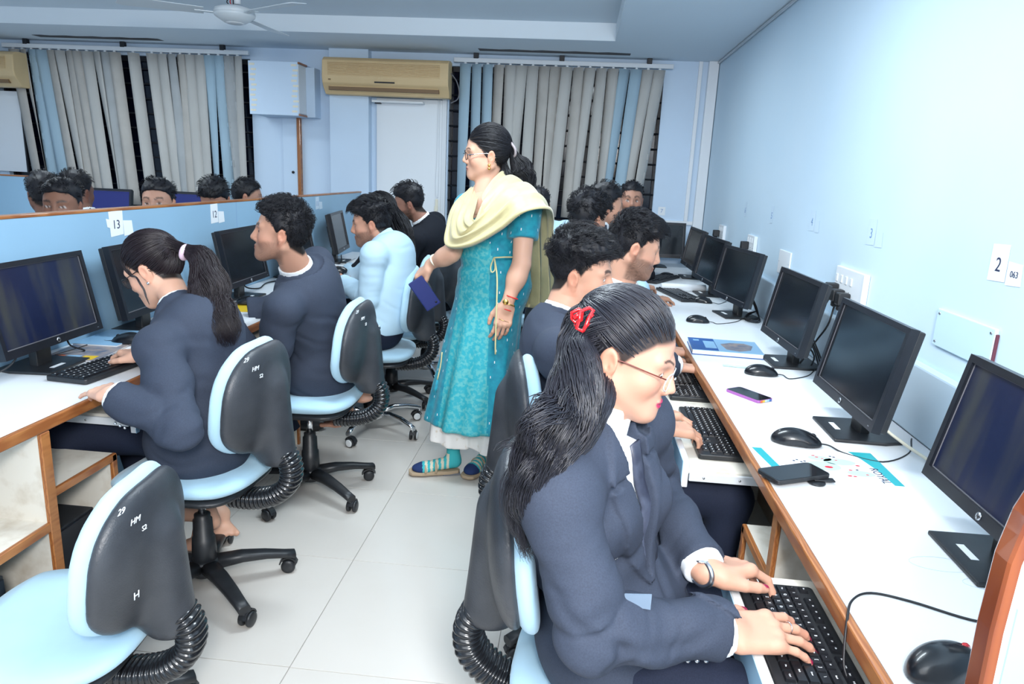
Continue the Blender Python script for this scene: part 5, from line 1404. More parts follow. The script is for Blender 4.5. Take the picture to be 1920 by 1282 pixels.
mouse('black mouse with red scroll wheel, nearest the camera on the right worktop', 0.590, 0.975, 0.751, -1.05, None, True, 1.20)
mouse('black mouse touching the coloured card, below the second monitor', 0.645, 1.915, 0.752, -1.75, [(0.76, 1.86, 0.752), (0.84, 1.82, 0.752), (0.94, 1.90, 0.752), (1.0, 2.02, 0.753)], s=1.15)
mouse('black mouse between the blue book and the pink phone', 0.725, 2.64, 0.751, -1.65, [(0.82, 2.60, 0.752), (0.90, 2.66, 0.752), (0.96, 2.76, 0.753)], s=1.05)
mouse('black mouse in front of the fourth monitor\'s foot', 0.64, 3.60, 0.751, -1.6, [(0.74, 3.58, 0.752), (0.84, 3.66, 0.752), (0.92, 3.8, 0.752)])
mouse('black mouse between the fourth and fifth monitors on the right', 0.765, 4.22, 0.751, -1.9, [(0.86, 4.2, 0.752), (0.92, 4.3, 0.752)])
mouse('dark mouse at the far end of the right worktop', 0.68, 5.27, 0.751, -1.7)
mouse('black mouse above the ponytailed woman\'s right hand', -1.67, 2.455, 0.757, 1.75, [(-1.78, 2.44, 0.76), (-1.79, 2.33, 0.757), (-1.80, 2.20, 0.757)], s=1.1)
mouse('black mouse on the yellow booklet before the suited man', -1.60, 3.29, 0.764, 1.9, [(-1.70, 3.28, 0.762), (-1.74, 3.36, 0.76), (-1.80, 3.40, 0.755)])
# ------------------------------------------------------------------ small things on the right worktop
def loose_cable(label, pts, r_=0.0022, m='cable'):
    return tag(obj('cable', tube_bm(smooth_pts(pts, 6), r_, 6), m), label, 'cable')
loose_cable('thin black cable curving over the front worktop into the keyboard drawer', [(0.86, 1.07, 0.7620), (0.80, 1.10, 0.7650), (0.77, 1.105, 0.7535), (0.70, 1.115, 0.7525), (0.62, 1.155, 0.7525), (0.56, 1.17, 0.7525), (0.515, 1.135, 0.757), (0.489, 1.085, 0.752), (0.477, 1.045, 0.70), (0.480, 1.03, 0.680)])
loose_cable('pale thick cable along the wall behind the second monitor', [(0.995, 1.50, 0.756), (0.99, 1.66, 0.756), (0.97, 1.80, 0.758), (0.935, 1.93, 0.770), (0.90, 1.99, 0.80), (0.90, 2.02, 0.87)], 0.0045, 'tape')
for k in range(3): loose_cable(('dark cable loop behind the fourth monitor, outermost', 'dark cable loop behind the fourth monitor, middle', 'dark cable loop behind the fourth monitor, innermost')[k], [(0.93, 3.86, 0.90), (0.97, 3.80, 0.80 + 0.01 * k), (0.975, 3.70 + 0.02 * k, 0.756 + 0.003 * k), (0.93, 3.66 + 0.02 * k, 0.756 + 0.004 * k), (0.90, 3.72, 0.758 + 0.005 * k), (0.94, 3.82, 0.762 + 0.006 * k), (0.99, 3.86, 0.78)], 0.003)
for k in range(3): loose_cable(('dark cable from the third monitor to the wall, lowest', 'dark cable from the third monitor to the wall, middle', 'dark cable from the third monitor to the wall, highest')[k], [(0.92, 2.86 - 0.03 * k, 0.90 + 0.01 * k), (0.955, 2.80 - 0.03 * k, 0.83), (0.965, 2.74 - 0.03 * k, 0.77 + 0.004 * k), (0.95, 2.68, 0.757 + 0.005 * k), (0.985, 2.60 - 0.03 * k, 0.757 + 0.004 * k), (1.0, 2.66, 0.80)], 0.003)
loose_cable('black cable behind the front left monitor\'s foot', [(-1.70, 1.98, 0.86), (-1.72, 1.94, 0.80), (-1.80, 1.90, 0.757), (-1.84, 2.06, 0.757), (-1.80, 2.20, 0.757), (-1.74, 2.30, 0.757), (-1.73, 2.22, 0.80), (-1.73, 2.20, 0.86)], 0.003)
loose_cable('black cables behind the monitor beside the water bottles', [(-1.76, 3.58, 0.86), (-1.79, 3.66, 0.78), (-1.76, 3.76, 0.757), (-1.80, 3.95, 0.757), (-1.76, 4.1, 0.757)], 0.004)
loose_cable('tangled dark cable before the light blue shirted man\'s papers', [(-1.78, 4.35, 0.82), (-1.72, 4.5, 0.76), (-1.76, 4.7, 0.757), (-1.82, 4.9, 0.757), (-1.7, 4.95, 0.757), (-1.74, 5.1, 0.80)], 0.004)
# blue book
t = thing('book', 'thick blue book with photo cover near the third monitor', 'book', (0.655, 3.0, 0.7505), -0.06)
obj('cover', bbox((-0.145, -0.115, 0), (0.145, 0.115, 0.003), 0.001), 'book_blue', t)
obj('page_block', bbox((-0.142, -0.112, 0.003), (0.142, 0.110, 0.020), 0.001), 'paper', t)
obj('front_cover', bbox((-0.145, -0.115, 0.020), (0.145, 0.115, 0.022), 0.0008), 'book_light', t)
obj('blue_half', bbox((-0.144, -0.114, 0.0221), (-0.035, 0.114, 0.0224)), 'book_blue', t)
obj('cover_photo', prism([(0.0, -0.075), (0.05, -0.095), (0.10, -0.06), (0.12, 0.02), (0.09, 0.06), (0.03, 0.055), (-0.015, 0.02)], 0.0222, 0.0226), 'book_photo', t)
for q in ((-0.125, -0.10, 0.055, 0.08), (-0.085, -0.038, -0.07, 0.06)): obj('cover_panel', bbox((q[0], q[2], 0.0225), (q[1], q[3], 0.0228)), 'book_light', t)
tag(obj('pen', tube_bm([(0.60, 2.73, 0.7545), (0.74, 2.71, 0.7545)], [0.004, 0.0035], 8), 'print_green'), 'pale green pen lying left of the third mouse', 'pen')
# phones
def phone(label, x, y, z, rz, L_, W_, case, glass='gloss_black', tail=False):
    t = thing('phone', label, 'phone', (x, y, z), rz)
    def rr(w, l, r): 
        return [(sx * (w - r) + r * math.cos(a), sy * (l - r) + r * math.sin(a)) for sx, sy, a0 in ((1, 1, 0), (-1, 1, 90), (-1, -1, 180), (1, -1, 270)) for a in np.radians(np.linspace(a0, a0 + 90, 6))]
    obj('phone_case', prism(rr(W_ / 2, L_ / 2, 0.010), 0.0, 0.009, 0.0015), case, t)
    obj('phone_screen', prism(rr(W_ / 2 - 0.003, L_ / 2 - 0.003, 0.008), 0.009, 0.0094), glass, t)
    if tail:
        for k, m in enumerate(('orange', 'yellow', 'print_green', 'book_light', 'book_blue')):
            obj('rainbow_end', bbox((-W_ / 2 + 0.010 + k * (W_ - 0.02) / 5, -L_ / 2 - 0.0006, 0.001), (-W_ / 2 + 0.010 + (k + 1) * (W_ - 0.02) / 5, -L_ / 2 + 0.003, 0.0085)), m, t)
    else: obj('charging_port', bbox((-0.006, -L_ / 2 - 0.0004, 0.003), (0.006, -L_ / 2 + 0.001, 0.006)), 'frame_black', t)
    return t
phone('phone in a purple case with rainbow end, on the right worktop', 0.612, 2.345, 0.7505, 0.62, 0.145, 0.072, 'purple_case', tail=True)
phone('black phone lying on the corner of the coloured card', 0.565, 1.665, 0.7600, -1.12, 0.162, 0.078, 'gloss_case' if 'gloss_case' in MATS else 'black_plastic')
t = thing('phone_stand', 'folding dark disc stand under the black phone', 'holder', (0.615, 1.645, 0.7515))
obj('disc', lathe_bm([(0.001, 0), (0.020, 0), (0.021, 0.002), (0.020, 0.004), (0.001, 0.004)], 24), 'black_plastic', t)
obj('hinge_tab', bbox((-0.005, 0.0, 0.0042), (0.045, 0.022, 0.0080), 0.002), 'black_plastic', t)
# coloured desk card
t = thing('desk_card', 'white planner card with teal ends and red dots, by the second monitor', 'card', (0.675, 1.765, 0.7508), 0.0)
obj('card_sheet', prism([(-0.165, 0.090), (-0.135, -0.105), (0.155, -0.100), (0.155, 0.112)], 0, 0.0012), 'paper', t)
obj('teal_band', prism([(0.128, 0.111), (0.155, 0.112), (0.155, -0.100), (0.132, -0.100), (0.126, -0.01), (0.112, 0.06), (0.095, 0.110)], 0.0012, 0.0016), 'teal_card', t)
obj('teal_band', prism([(-0.165, 0.090), (-0.140, 0.091), (-0.112, -0.104), (-0.135, -0.105)], 0.0012, 0.0016), 'teal_card', t)
for (cx, cy, a, b) in ((-0.005, -0.005, 0.042, 0.030), (0.045, 0.03, 0.040, 0.022), (0.075, -0.04, 0.034, 0.018), (0.0, 0.045, 0.03, 0.018)):
    obj('green_patch', prism([(cx + a * math.cos(q), cy + b * math.sin(q)) for q in np.linspace(0, 6.283, 18, endpoint=False)], 0.0012, 0.0015), 'print_green', t)
for (cx, cy, a) in ((0.005, -0.012, 0.011), (-0.012, 0.062, 0.005), (-0.006, 0.052, 0.005), (0.006, 0.044, 0.004), (0.085, 0.012, 0.006), (0.055, -0.022, 0.005), (0.040, -0.060, 0.006), (0.052, -0.062, 0.005), (0.088, -0.045, 0.004), (0.04, 0.04, 0.004)):
    obj('red_dot', prism([(cx + a * math.cos(q), cy + a * 0.6 * math.sin(q)) for q in np.linspace(0, 6.283, 8, endpoint=False)], 0.0015, 0.0019), 'print_red', t)
for (cx, cy) in ((-0.078, 0.012), (-0.068, 0.020), (-0.06, 0.008), (-0.05, 0.014), (0.030, 0.062), (0.038, 0.058), (0.070, -0.020)):
    obj('black_mark', bbox((cx, cy, 0.0012), (cx + 0.006, cy + 0.006, 0.0017)), 'ink', t)
for k in range(6):
    obj('grid_line', bbox((-0.115 + k * 0.04, -0.095, 0.0012), (-0.1145 + k * 0.04, 0.09, 0.0014)), 'ink_faint', t)
text('lettering', 'ROYAL', 0.030, 'ink', t, (0.118, -0.045, 0.0019), (0, -1, 0), (1, 0, 0), depth=0.0001)
# rolled paper and stapled sheets further along
t = thing('paper_roll', 'white rolled paper between the far monitors on the right worktop', 'paper', (0.72, 4.62, 0.775), 0.1)
obj('roll', tube_bm([(-0.16, 0, 0), (0.13, 0.0, 0)], 0.024, 16), 'paper', t)
obj('roll_flap', bbox((-0.16, -0.02, -0.0235), (0.13, 0.10, -0.022)), 'paper', t)
# left desk things
def bottle(label, x, y, z, capm, hgt=0.23):
    t = thing('water_bottle', label, 'bottle', (x, y, z), 0, 'water bottles on the left worktop')
    pr_ = [(0.001, 0), (0.030, 0.0), (0.033, 0.006)] + [(0.033 - 0.0015 * (k % 2), 0.012 + k * 0.012) for k in range(11)] + [(0.032, 0.150), (0.022, 0.178), (0.013, 0.195), (0.013, 0.205)]
    obj('bottle_body', lathe_bm(pr_, 20), 'bottle', t)
    obj('bottle_cap', lathe_bm([(0.001, 0.203), (0.016, 0.203), (0.016, 0.222), (0.013, 0.225), (0.001, 0.225)], 16), capm, t)
    return t
bottle('clear water bottle with teal cap, left one before the partition', -1.79, 3.18, 0.75, 'cap_teal')
bottle('clear water bottle with blue cap, right one before the partition', -1.77, 3.27, 0.75, 'cap_blue')
def book(label, x, y, z, w, d, h, rz, mc, mp_='paper', group=None, strips=()):
    t = thing('book', label, 'book', (x, y, z), rz, group)
    obj('cover', bbox((-w / 2, -d / 2, 0), (w / 2, d / 2, 0.0015)), mc, t)
    obj('page_block', bbox((-w / 2 + 0.002, -d / 2 + 0.002, 0.0015), (w / 2 - 0.002, d / 2 - 0.002, h - 0.0015)), mp_, t)
    obj('front_cover', bbox((-w / 2, -d / 2, h - 0.0015), (w / 2, d / 2, h)), mc, t)
    for k, (a, b, m) in enumerate(strips): obj('cover_print', bbox((-w / 2 + a * w, -d / 2 + 0.01, h), (-w / 2 + b * w, -d / 2 + 0.06, h + 0.0004)), m, t)
    return t
book('thin magazine with mixed printed colours beside the ponytailed woman\'s hand', -1.735, 2.315, 0.7505, 0.19, 0.26, 0.006, 0.12, 'book_photo', strips=((0.1, 0.3, 'orange'), (0.35, 0.6, 'book_light'), (0.65, 0.9, 'yellow')))
book('blue exercise book lying behind the magazine', -1.765, 2.50, 0.7505, 0.17, 0.24, 0.012, 0.05, 'book_light')
book('yellow booklet under the mouse before the suited man', -1.585, 3.22, 0.7505, 0.15, 0.21, 0.008, 0.2, 'yellow')
book('white notebook with yellow band at the suited man\'s elbow', -1.50, 3.06, 0.7505, 0.14, 0.2, 0.006, -0.2, 'paper', strips=((0.1, 0.5, 'yellow'),))
for k, (x, y, rz, lb) in enumerate(((-1.60, 4.18, 0.3, 'loose white sheet under the light blue shirted man\'s hand'), (-1.62, 4.42, -0.25, 'loose white sheet lifted behind the light blue shirted man\'s hand'), (-1.58, 5.15, 0.1, 'loose white sheet near the bearded man in black'))):
    bm = bmesh.new(); n = 8; v = [[bm.verts.new((-0.105 + 0.21 * i / n, -0.148 + 0.296 * j / n, 0.0015 + 0.003 * math.sin(i * 0.7 + k) + (0.05 * max(0, (j - 4) / 4) ** 2 if k == 1 else 0) + 0.003)) for j in range(n + 1)] for i in range(n + 1)]
    for i in range(n):
        for j in range(n): f = bm.faces.new((v[i][j], v[i + 1][j], v[i + 1][j + 1], v[i][j + 1])); f.smooth = True
    o = obj('paper_sheet', bm, 'paper'); o.location = (x, y, 0.75); o.rotation_euler = (0, 0, rz)
    md_ = o.modifiers.new('thickness', 'SOLIDIFY'); md_.thickness = 0.0006
    tag(o, lb, 'paper')
# ------------------------------------------------------------------ office chairs
def se(c, r, R=None, p=4.0):
    """super-ellipsoid cushion"""
    c = np.array(c, float); r = np.array(r, float); R = np.eye(3) if R is None else R
    ext = np.abs(R.T) @ r
    def fn(X, Y, Z):
        x = X - F32(c[0]); y = Y - F32(c[1]); z = Z - F32(c[2])
        q = [np.abs(x * F32(R[i, 0]) + y * F32(R[i, 1]) + z * F32(R[i, 2])) / F32(r[i]) for i in range(3)]
        return ((q[0] ** p + q[1] ** p + q[2] ** 2.4) ** (1 / p) - 1) * min(r)
    return fn, c - ext, c + ext
def build_chair(chrome, h=0.006):
    """sitter looks along local +y; origin on the floor under the seat"""
    t = thing('office_chair', 'x', 'chair')
    SZ = 0.470
    # seat cushion
    g = Grid((-0.26, -0.26, SZ - 0.08), (0.26, 0.27, SZ + 0.06), h)
    def seat(X, Y, Z):
        x, y = X, Y; z = Z - (SZ - 0.012) - 0.10 * np.maximum(-0.16 - Y, 0) + 0.28 * np.maximum(Y - 0.15, 0) - 0.25 * x * x
        w = 0.225 + 0.02 * y; q = (np.abs(x / w) ** 3.2 + np.abs(y / 0.225) ** 3.2) ** (1 / 3.2)
        zz = np.abs(z) / 0.036
        return ((q ** 5 + zz ** 2.2) ** (1 / 3.5) - 1) * 0.036
    g.op((seat, (-0.24, -0.24, SZ - 0.06), (0.24, 0.25, SZ + 0.04)), 0)
    v, f = g.mesh(); obj('seat', np_mesh('seat', relax(v, f, 1), f), 'upholstery', t)
    g = Grid((-0.24, -0.24, SZ - 0.10), (0.24, 0.25, SZ), 0.008)
    g.op(se((0, 0.0, SZ - 0.048), (0.20, 0.20, 0.022)), 0); v, f = g.mesh(); obj('seat_pan', np_mesh('seat_pan', v, f), 'black_plastic', t)
    # backrest
    BC = V3(0, -0.235, 0.755); tl = 0.10
    Rb = rot_from(fwd=(0, math.cos(tl), math.sin(tl) * 0.9), up=(0, -math.sin(tl), math.cos(tl)))
    def back(inf, off, thick):
        def fn(X, Y, Z):
            x = X - F32(BC[0]); y0 = Y - F32(BC[1]); z0 = Z - F32(BC[2])
            lz = x * 0 + y0 * F32(Rb[2, 1]) + z0 * F32(Rb[2, 2]); ly = x * 0 + y0 * F32(Rb[1, 1]) + z0 * F32(Rb[1, 2]) - off
            ly = ly - 1.05 * x * x + 0.020 * np.cos(lz * 9) - 0.02     # wraps round the sitter
            w = 0.205 - 0.035 * np.clip((lz + 0.02) / 0.17, 0, 1) ** 2 - 0.035 * np.clip((-lz - 0.06) / 0.12, 0, 1) ** 2 + inf
            q = (np.abs(x / w) ** 3.0 + np.abs(lz / (0.180 + inf)) ** 3.0) ** (1 / 3.0)
            return ((q ** 5 + np.abs(ly / thick) ** 2.2) ** (1 / 3.5) - 1) * thick
        return fn, BC - [0.23, 0.12, 0.21], BC + [0.23, 0.16, 0.21]
    g = Grid((-0.25, -0.38, 0.53), (0.25, -0.06, 0.98), h)
    g.op(back(0.0, 0.010, 0.030), 0); v, f = g.mesh(); obj('backrest', np_mesh('backrest', relax(v, f, 1), f), 'upholstery', t)
    g = Grid((-0.25, -0.38, 0.53), (0.25, -0.06, 0.98), h)
    g.op(back(-0.006, -0.022, 0.028), 0)
    g.op(cap(BC + [0, -0.030, 0.03], BC + [0, -0.052, -0.19], 0.045, 0.052), 0.05)
    v, f = g.mesh(); v = relax(v, f, 1); sh = obj('back_shell', np_mesh('back_shell', v, f), 'shell_plastic', t)
    # corrugated sleeve over the back bracket
    pts = smooth_pts([(0, -0.288, 0.585), (0, -0.325, 0.52), (0, -0.318, 0.455), (0, -0.265, 0.405), (0, -0.19, 0.385), (0, -0.12, 0.385)], 30)
    k = len(pts); pts = [p for p in pts]; L = np.concatenate([[0], np.cumsum(np.linalg.norm(np.diff(pts, axis=0), axis=1))])
    n = 24 * 6; s_ = np.linspace(0, L[-1], n); pp = np.stack([np.interp(s_, L, np.array(pts)[:, i]) for i in range(3)], 1)
    bm = bmesh.new(); rings = []
    for i in range(n):
        d = pp[min(i + 1, n - 1)] - pp[max(i - 1, 0)]; d /= np.linalg.norm(d); nx = np.cross(d, [1, 0, 0])
        ph = (i % 6) / 6; r_ = 0.0 if ph in (0,) else 0.007 * math.sin(math.pi * ph)
        rings.append([bm.verts.new(Vector(pp[i] + V3(1, 0, 0) * (0.040 + r_) * math.copysign(abs(math.cos(a)) ** 0.8, math.cos(a)) + nx * (0.026 + r_) * math.copysign(abs(math.sin(a)) ** 0.8, math.sin(a)))) for a in np.linspace(0, 6.283, 20, endpoint=False)])
    for a, b in zip(rings, rings[1:]):
        for j in range(20): fc = bm.faces.new((a[j], a[(j + 1) % 20], b[(j + 1) % 20], b[j])); fc.smooth = True
    bm.faces.new(rings[0]); bm.faces.new(rings[-1][::-1])
    obj('corrugated_sleeve', bm, 'gloss_sleeve', t)
    bm = bbox((-0.07, -0.14, 0.385), (0.07, 0.10, 0.425), 0.008); obj('mechanism', bm, 'black_plastic', t)
    obj('lever', tube_bm([(0.05, 0.02, 0.40), (0.19, 0.03, 0.40)], 0.006, 8), 'black_plastic', t)
    # column
    obj('gas_lift', tube_bm([(0, 0, 0.27), (0, 0, 0.40)], 0.013, 16), 'chrome', t)
    obj('column_cover', lathe_bm([(0.004, 0.085), (0.040, 0.085), (0.040, 0.15), (0.037, 0.20), (0.033, 0.203), (0.031, 0.265), (0.026, 0.27), (0.026, 0.285), (0.010, 0.29)], 28), 'black_plastic', t)
    hub = obj('base_hub', lathe_bm([(0.004, 0.065), (0.045, 0.065), (0.050, 0.085), (0.048, 0.115), (0.040, 0.120), (0.004, 0.120)], 24), 'chrome' if chrome else 'black_plastic', t)
    for k in range(5):
        a = math.radians(72 * k + 18); ca, sa = math.cos(a), math.sin(a)
        lg = bmesh.new(); prof = [(0.035, 0.098, 0.030, 0.022), (0.12, 0.100, 0.027, 0.018), (0.20, 0.090, 0.024, 0.014), (0.265, 0.076, 0.021, 0.012), (0.300, 0.068, 0.020, 0.014)] if not chrome else [(0.035, 0.098, 0.016, 0.014), (0.12, 0.112, 0.016, 0.012), (0.20, 0.104, 0.016, 0.012), (0.27, 0.084, 0.015, 0.012), (0.300, 0.070, 0.014, 0.012)]
        rings = []
        for (r_, z_, w_, h_) in prof:
            rings.append([lg.verts.new((r_ * ca - sa * w_ * math.copysign(abs(math.cos(b)) ** 0.6, math.cos(b)), r_ * sa + ca * w_ * math.copysign(abs(math.cos(b)) ** 0.6, math.cos(b)), z_ + h_ * math.copysign(abs(math.sin(b)) ** 0.7, math.sin(b)))) for b in np.linspace(0, 6.283, 14, endpoint=False)])
        for u, w in zip(rings, rings[1:]):
            for j in range(14): fc = lg.faces.new((u[j], u[(j + 1) % 14], w[(j + 1) % 14], w[j])); fc.smooth = True
        lg.faces.new(rings[0]); lg.faces.new(rings[-1][::-1])
        leg = obj('leg', lg, 'chrome' if chrome else 'black_plastic', t)
        # caster: stem, hood, twin wheels
        sw = 0.7 * k; Mx = Matrix.Translation((0.292 * ca, 0.292 * sa, 0)) @ Matrix.Rotation(a + sw, 4, 'Z')
        bm = bmesh.new(); tube_bm([Mx @ Vector((0, 0, 0.045)), Mx @ Vector((0, 0, 0.068))], 0.007, 8, bm)
        hood = [(0.026 * math.cos(q), 0.026 + 0.027 * math.sin(q)) for q in np.linspace(-0.3, math.pi, 10)]
        obj('caster_fork', bm, 'steel', leg)
        for sy in (-1, 1):
            wheel = lathe_bm([(0.001, -0.008), (0.018, -0.008), (0.024, -0.005), (0.0255, 0), (0.024, 0.006), (0.015, 0.009), (0.001, 0.010)], 20, mtx=Mx @ Matrix.Translation((0.016, sy * 0.0135, 0.026)) @ Matrix.Rotation(-sy * math.pi / 2, 4, 'X'))
            obj('wheel', wheel, 'black_plastic', leg)
            if chrome:
                rr = lathe_bm([(0.0135, 0.0075), (0.0195, 0.006), (0.0205, 0.0075), (0.0195, 0.0095), (0.0135, 0.0105)], 20, mtx=Mx @ Matrix.Translation((0.016, sy * 0.0135, 0.026)) @ Matrix.Rotation(-sy * math.pi / 2, 4, 'X'))
                obj('wheel_ring', rr, 'tyre_white', leg)
        ar = [Mx @ Vector((0.016 + 0.031 * math.cos(q), 0, 0.026 + 0.031 * math.sin(q))) for q in np.linspace(0.2, 2.8, 9)]
        bm = bmesh.new(); rows = []
        for q, p in zip(np.linspace(0.2, 2.8, 9), ar):
            sd = (Mx.to_3x3() @ Vector((0, 1, 0))) * 0.013; od = (Mx.to_3x3() @ Vector((math.cos(q), 0, math.sin(q)))) * 0.0025
            rows.append([bm.verts.new(p + sd + od), bm.verts.new(p - sd + od), bm.verts.new(p - sd - od), bm.verts.new(p + sd - od)])
        for u, w in zip(rows, rows[1:]):
            for j in range(4): bm.faces.new((u[j], u[(j + 1) % 4], w[(j + 1) % 4], w[j]))
        bm.faces.new(rows[0]); bm.faces.new(rows[-1][::-1]); obj('wheel_hood', bm, 'black_plastic', leg)
    return t
mat('gloss_sleeve', (0.012, 0.013, 0.016), 0.22, coat=0.4)
cb, uc = build_chair(False), [False]; cc, ud = build_chair(True), [False]
def chair(kind, x, y, rz, label, dz=0.0, db=0.0):
    """rz: direction the sitter faces (0 = +y)"""
    pr_, u = (cb, uc) if kind == 'black' else (cc, ud)
    t = copy_tree(pr_) if u[0] else pr_; u[0] = True
    t.location = (x, y, 0); t.rotation_euler = (0, 0, rz); t['label'] = label; t['group'] = 'office chairs'
    if True:
        for c in t.children:
            if c.name.split('.')[0] in ('seat', 'seat_pan', 'backrest', 'back_shell', 'corrugated_sleeve', 'mechanism', 'lever', 'gas_lift'): c.location = (0, 0, dz + (db if c.name.split('.')[0] in ('backrest', 'back_shell') else db * 0.6 if c.name.startswith('corr') else 0))
    return t
CH = []
L90, R90 = math.pi / 2, -math.pi / 2
# ------------------------------------------------------------------ the chairs in place
chair('black', -1.20, 2.07, L90 - 0.06, 'office chair under the woman with the ponytail', -0.005, -0.025)
chair('black', -1.13, 2.86, L90 + 0.02, 'office chair under the man in the dark suit on the left', 0.001, -0.035)
chair('chrome', -1.08, 3.70, L90 + 0.12, 'chrome-based office chair under the man in the light blue shirt')
chair('black', -1.12, 4.22, L90 + 0.1, 'office chair under the long-haired person behind the light blue shirt')
chair('chrome', -1.02, 4.78, L90 - 0.5, 'chrome-based office chair under the bearded man in black')
chair('black', 0.150, 1.28, R90 - 0.08, 'office chair under the woman with the red hair claw')
chair('black', 0.10, 2.05, R90 + 0.06, 'office chair under the young man with curly topped hair')
chair('black', 0.12, 2.85, R90, 'office chair under the smiling bearded man')
chair('black', -1.19, 1.38, L90 + 0.10, 'empty office chair in the lower left corner, back towards the camera', -0.125, -0.065)
for pc in (c for c in list(COL.objects) if c.get('category') == 'chair' and c['label'].startswith(('empty', 'office chair under the woman with the ponytail', 'office chair under the man in the dark suit'))):
    sh = [c for c in pc.children if c.name.startswith('back_shell')][0]
    for (s_, x, z, sz, sl) in (('29', 0.125, 0.905, 0.020, 0.3), ('HM', 0.105, 0.875, 0.020, 0.2), ('S2', 0.085, 0.848, 0.017, 0.0)) + ((('H', 0.115, 0.70, 0.026, 0.0),) if 'empty' in pc['label'] else ()):
        x = -x; yy = -0.235 - 0.022 - 0.030 - (0.755 - z) * -0.02 + 1.05 * x * x - 0.0; 
        # drop the mark on the shell surface along +y
        me = sh.data; co = np.empty(len(me.vertices) * 3, F32); me.vertices.foreach_get('co', co); co = co.reshape(-1, 3)
        near = (np.abs(co[:, 0] - x) < 0.012) & (np.abs(co[:, 2] - z) < 0.012)
        yy = co[near, 1].min() - 0.0012 if near.any() else yy
        text('chalk_mark', s_, sz, 'chalk', sh, (x, yy, z), (1, -0.9 * 2 * x * 1.05 * 0 + 2.1 * x, 0), (0, -0.08, 1), shear=sl, depth=0.0006)

for x, y, rz, lb in ((0.08, 3.50, R90, 'office chair under the person in the striped light shirt'), (0.06, 4.28, R90, 'office chair under the man with cropped hair and clear brow'), (0.30, 5.24, math.pi - 0.3, 'office chair under the man with moustache at the back'), (-0.24, 4.86, 0.2, 'office chair under the person in blue behind the teacher')):
    chair('black', x, y, rz, lb)
# ------------------------------------------------------------------ people on the right
DK = (0.02, 0.014, 0.012)
# woman nearest the camera
G_ = lambda *a: P(*a)
A = make_person('A', 'woman in dark grey suit with glasses and red hair claw, typing nearest the camera', dict(
    fem=True, s=0.97, hs=0.99, lapel=0.009, h=0.0044, hh=0.0024, hand_h=0.0026, seed=4, skin=(0.56, 0.31, 0.22), lips=(0.46, 0.02, 0.11), nose=0.95, jaw=0.97,
    pelvis=(0.120, 1.25, 0.585), neck=P(1112, 800, 1.20), fwd=(1, -0.15, 0), twist=-0.42, bend=0.035, fz=0.86, head=(0.092, 1.225, 1.142), hfwd=(0.93, -0.23, -0.27), hup=(0.28, 0.05, 0.95),
    gaze=(0.42, 1, -0.40), sw=0.170, bulk=0.96, vee=0.044, button=0.17, hands=1.02,
    shoulder={'R': P(1048, 925, 1.05)},
    arms={'R': (P(1108, 1186, 0.97), (0.290, 1.062, 0.722), (0.93, 0.26, -0.10), (0.10, -0.25, 1.0), dict(curl=((13, 20, 16), (12, 19, 15), (11, 18, 14), (10, 16, 12)), spread=7, thumb=(0.85, 0.6, -0.35))),
          'L': ((0.20, 1.46, 0.80), (0.285, 1.235, 0.728), (0.80, 0.50, -0.12), (0.05, 0.35, 1.0), dict(curl=((30, 34, 20), (28, 36, 22), (26, 36, 22), (20, 30, 20)), spread=5, thumb=(0.55, 0.85, -0.20)))},
    knees=[(0.50, 1.02, 0.55), (0.50, 1.30, 0.55)], ankles=[(0.50, 1.02, 0.12), (0.50, 1.30, 0.12)], brow=(0.03, 0.02, 0.018), nails=(0.30, 0.01, 0.06),
    hair=dict(long=True, mat='hair_gloss', cap=0.016, locks=[
        dict(n=3200, seg=32, tie=(0.0, -0.100, 0.060), cond=lambda p: (p[:, 2] > 0.015) & (p[:, 1] > -0.085), lo=0.05, lift=0.06, arch=0.10, r=0.00065, guide=[P(1093, 602, 1.21), P(1078, 640, 1.19), P(1082, 700, 1.13), P(1070, 770, 1.08), P(1035, 830, 1.04), P(1000, 890, 1.03), P(992, 960, 1.05), P(1000, 1030, 1.06)], rad=[0.018, 0.028, 0.036, 0.036, 0.034, 0.030, 0.022, 0.010], wave=0.012, wf=13, clumps=16, short=0.55, side=(0, 1, 0), flat=1.0),
        dict(n=2200, seg=32, tie=(0.01, -0.092, -0.035), cond=lambda p: (p[:, 2] < 0.055) & (p[:, 1] < -0.025), lift=0.20, r=0.00065, guide=[P(1125, 700, 1.19), P(1105, 750, 1.14), P(1070, 800, 1.08), P(1020, 845, 1.04), P(985, 900, 1.02), P(980, 960, 1.04), P(1000, 1040, 1.06)], rad=[0.034, 0.036, 0.036, 0.032, 0.028, 0.020, 0.008], wave=0.014, wf=11, clumps=12, short=0.6),
        dict(n=600, seg=30, tie=(0.03, -0.085, -0.02), cond=lambda p: (p[:, 2] < 0.06) & (p[:, 1] < -0.03), lift=0.22, r=0.00065, guide=[P(1120, 700, 1.14), P(1085, 745, 1.08), P(1030, 795, 1.03), P(985, 830, 1.02), P(950, 862, 1.02)], rad=[0.03, 0.030, 0.026, 0.020, 0.010], wave=0.02, wf=9, clumps=6, short=0.7),
        dict(n=110, tie=(0.055, -0.055, -0.045), cond=lambda p: (p[:, 0] > 0.03) & (p[:, 2] < 0.04) & (p[:, 1] < -0.02), lift=0.12, r=0.0006, guide=[P(1128, 718, 1.12), P(1118, 748, 1.11), P(1132, 768, 1.11)], rad=[0.010, 0.010, 0.003], wave=0.004, clumps=3)])))
glasses(A, 'clear_rim', rim=0.0011, w=0.025, hgt=0.018, z=-0.008, y=0.098, side_m='leather')
ball_part('earring', HW(A, (0.079, 0.0, -0.042)), 0.004, 'chrome', A)
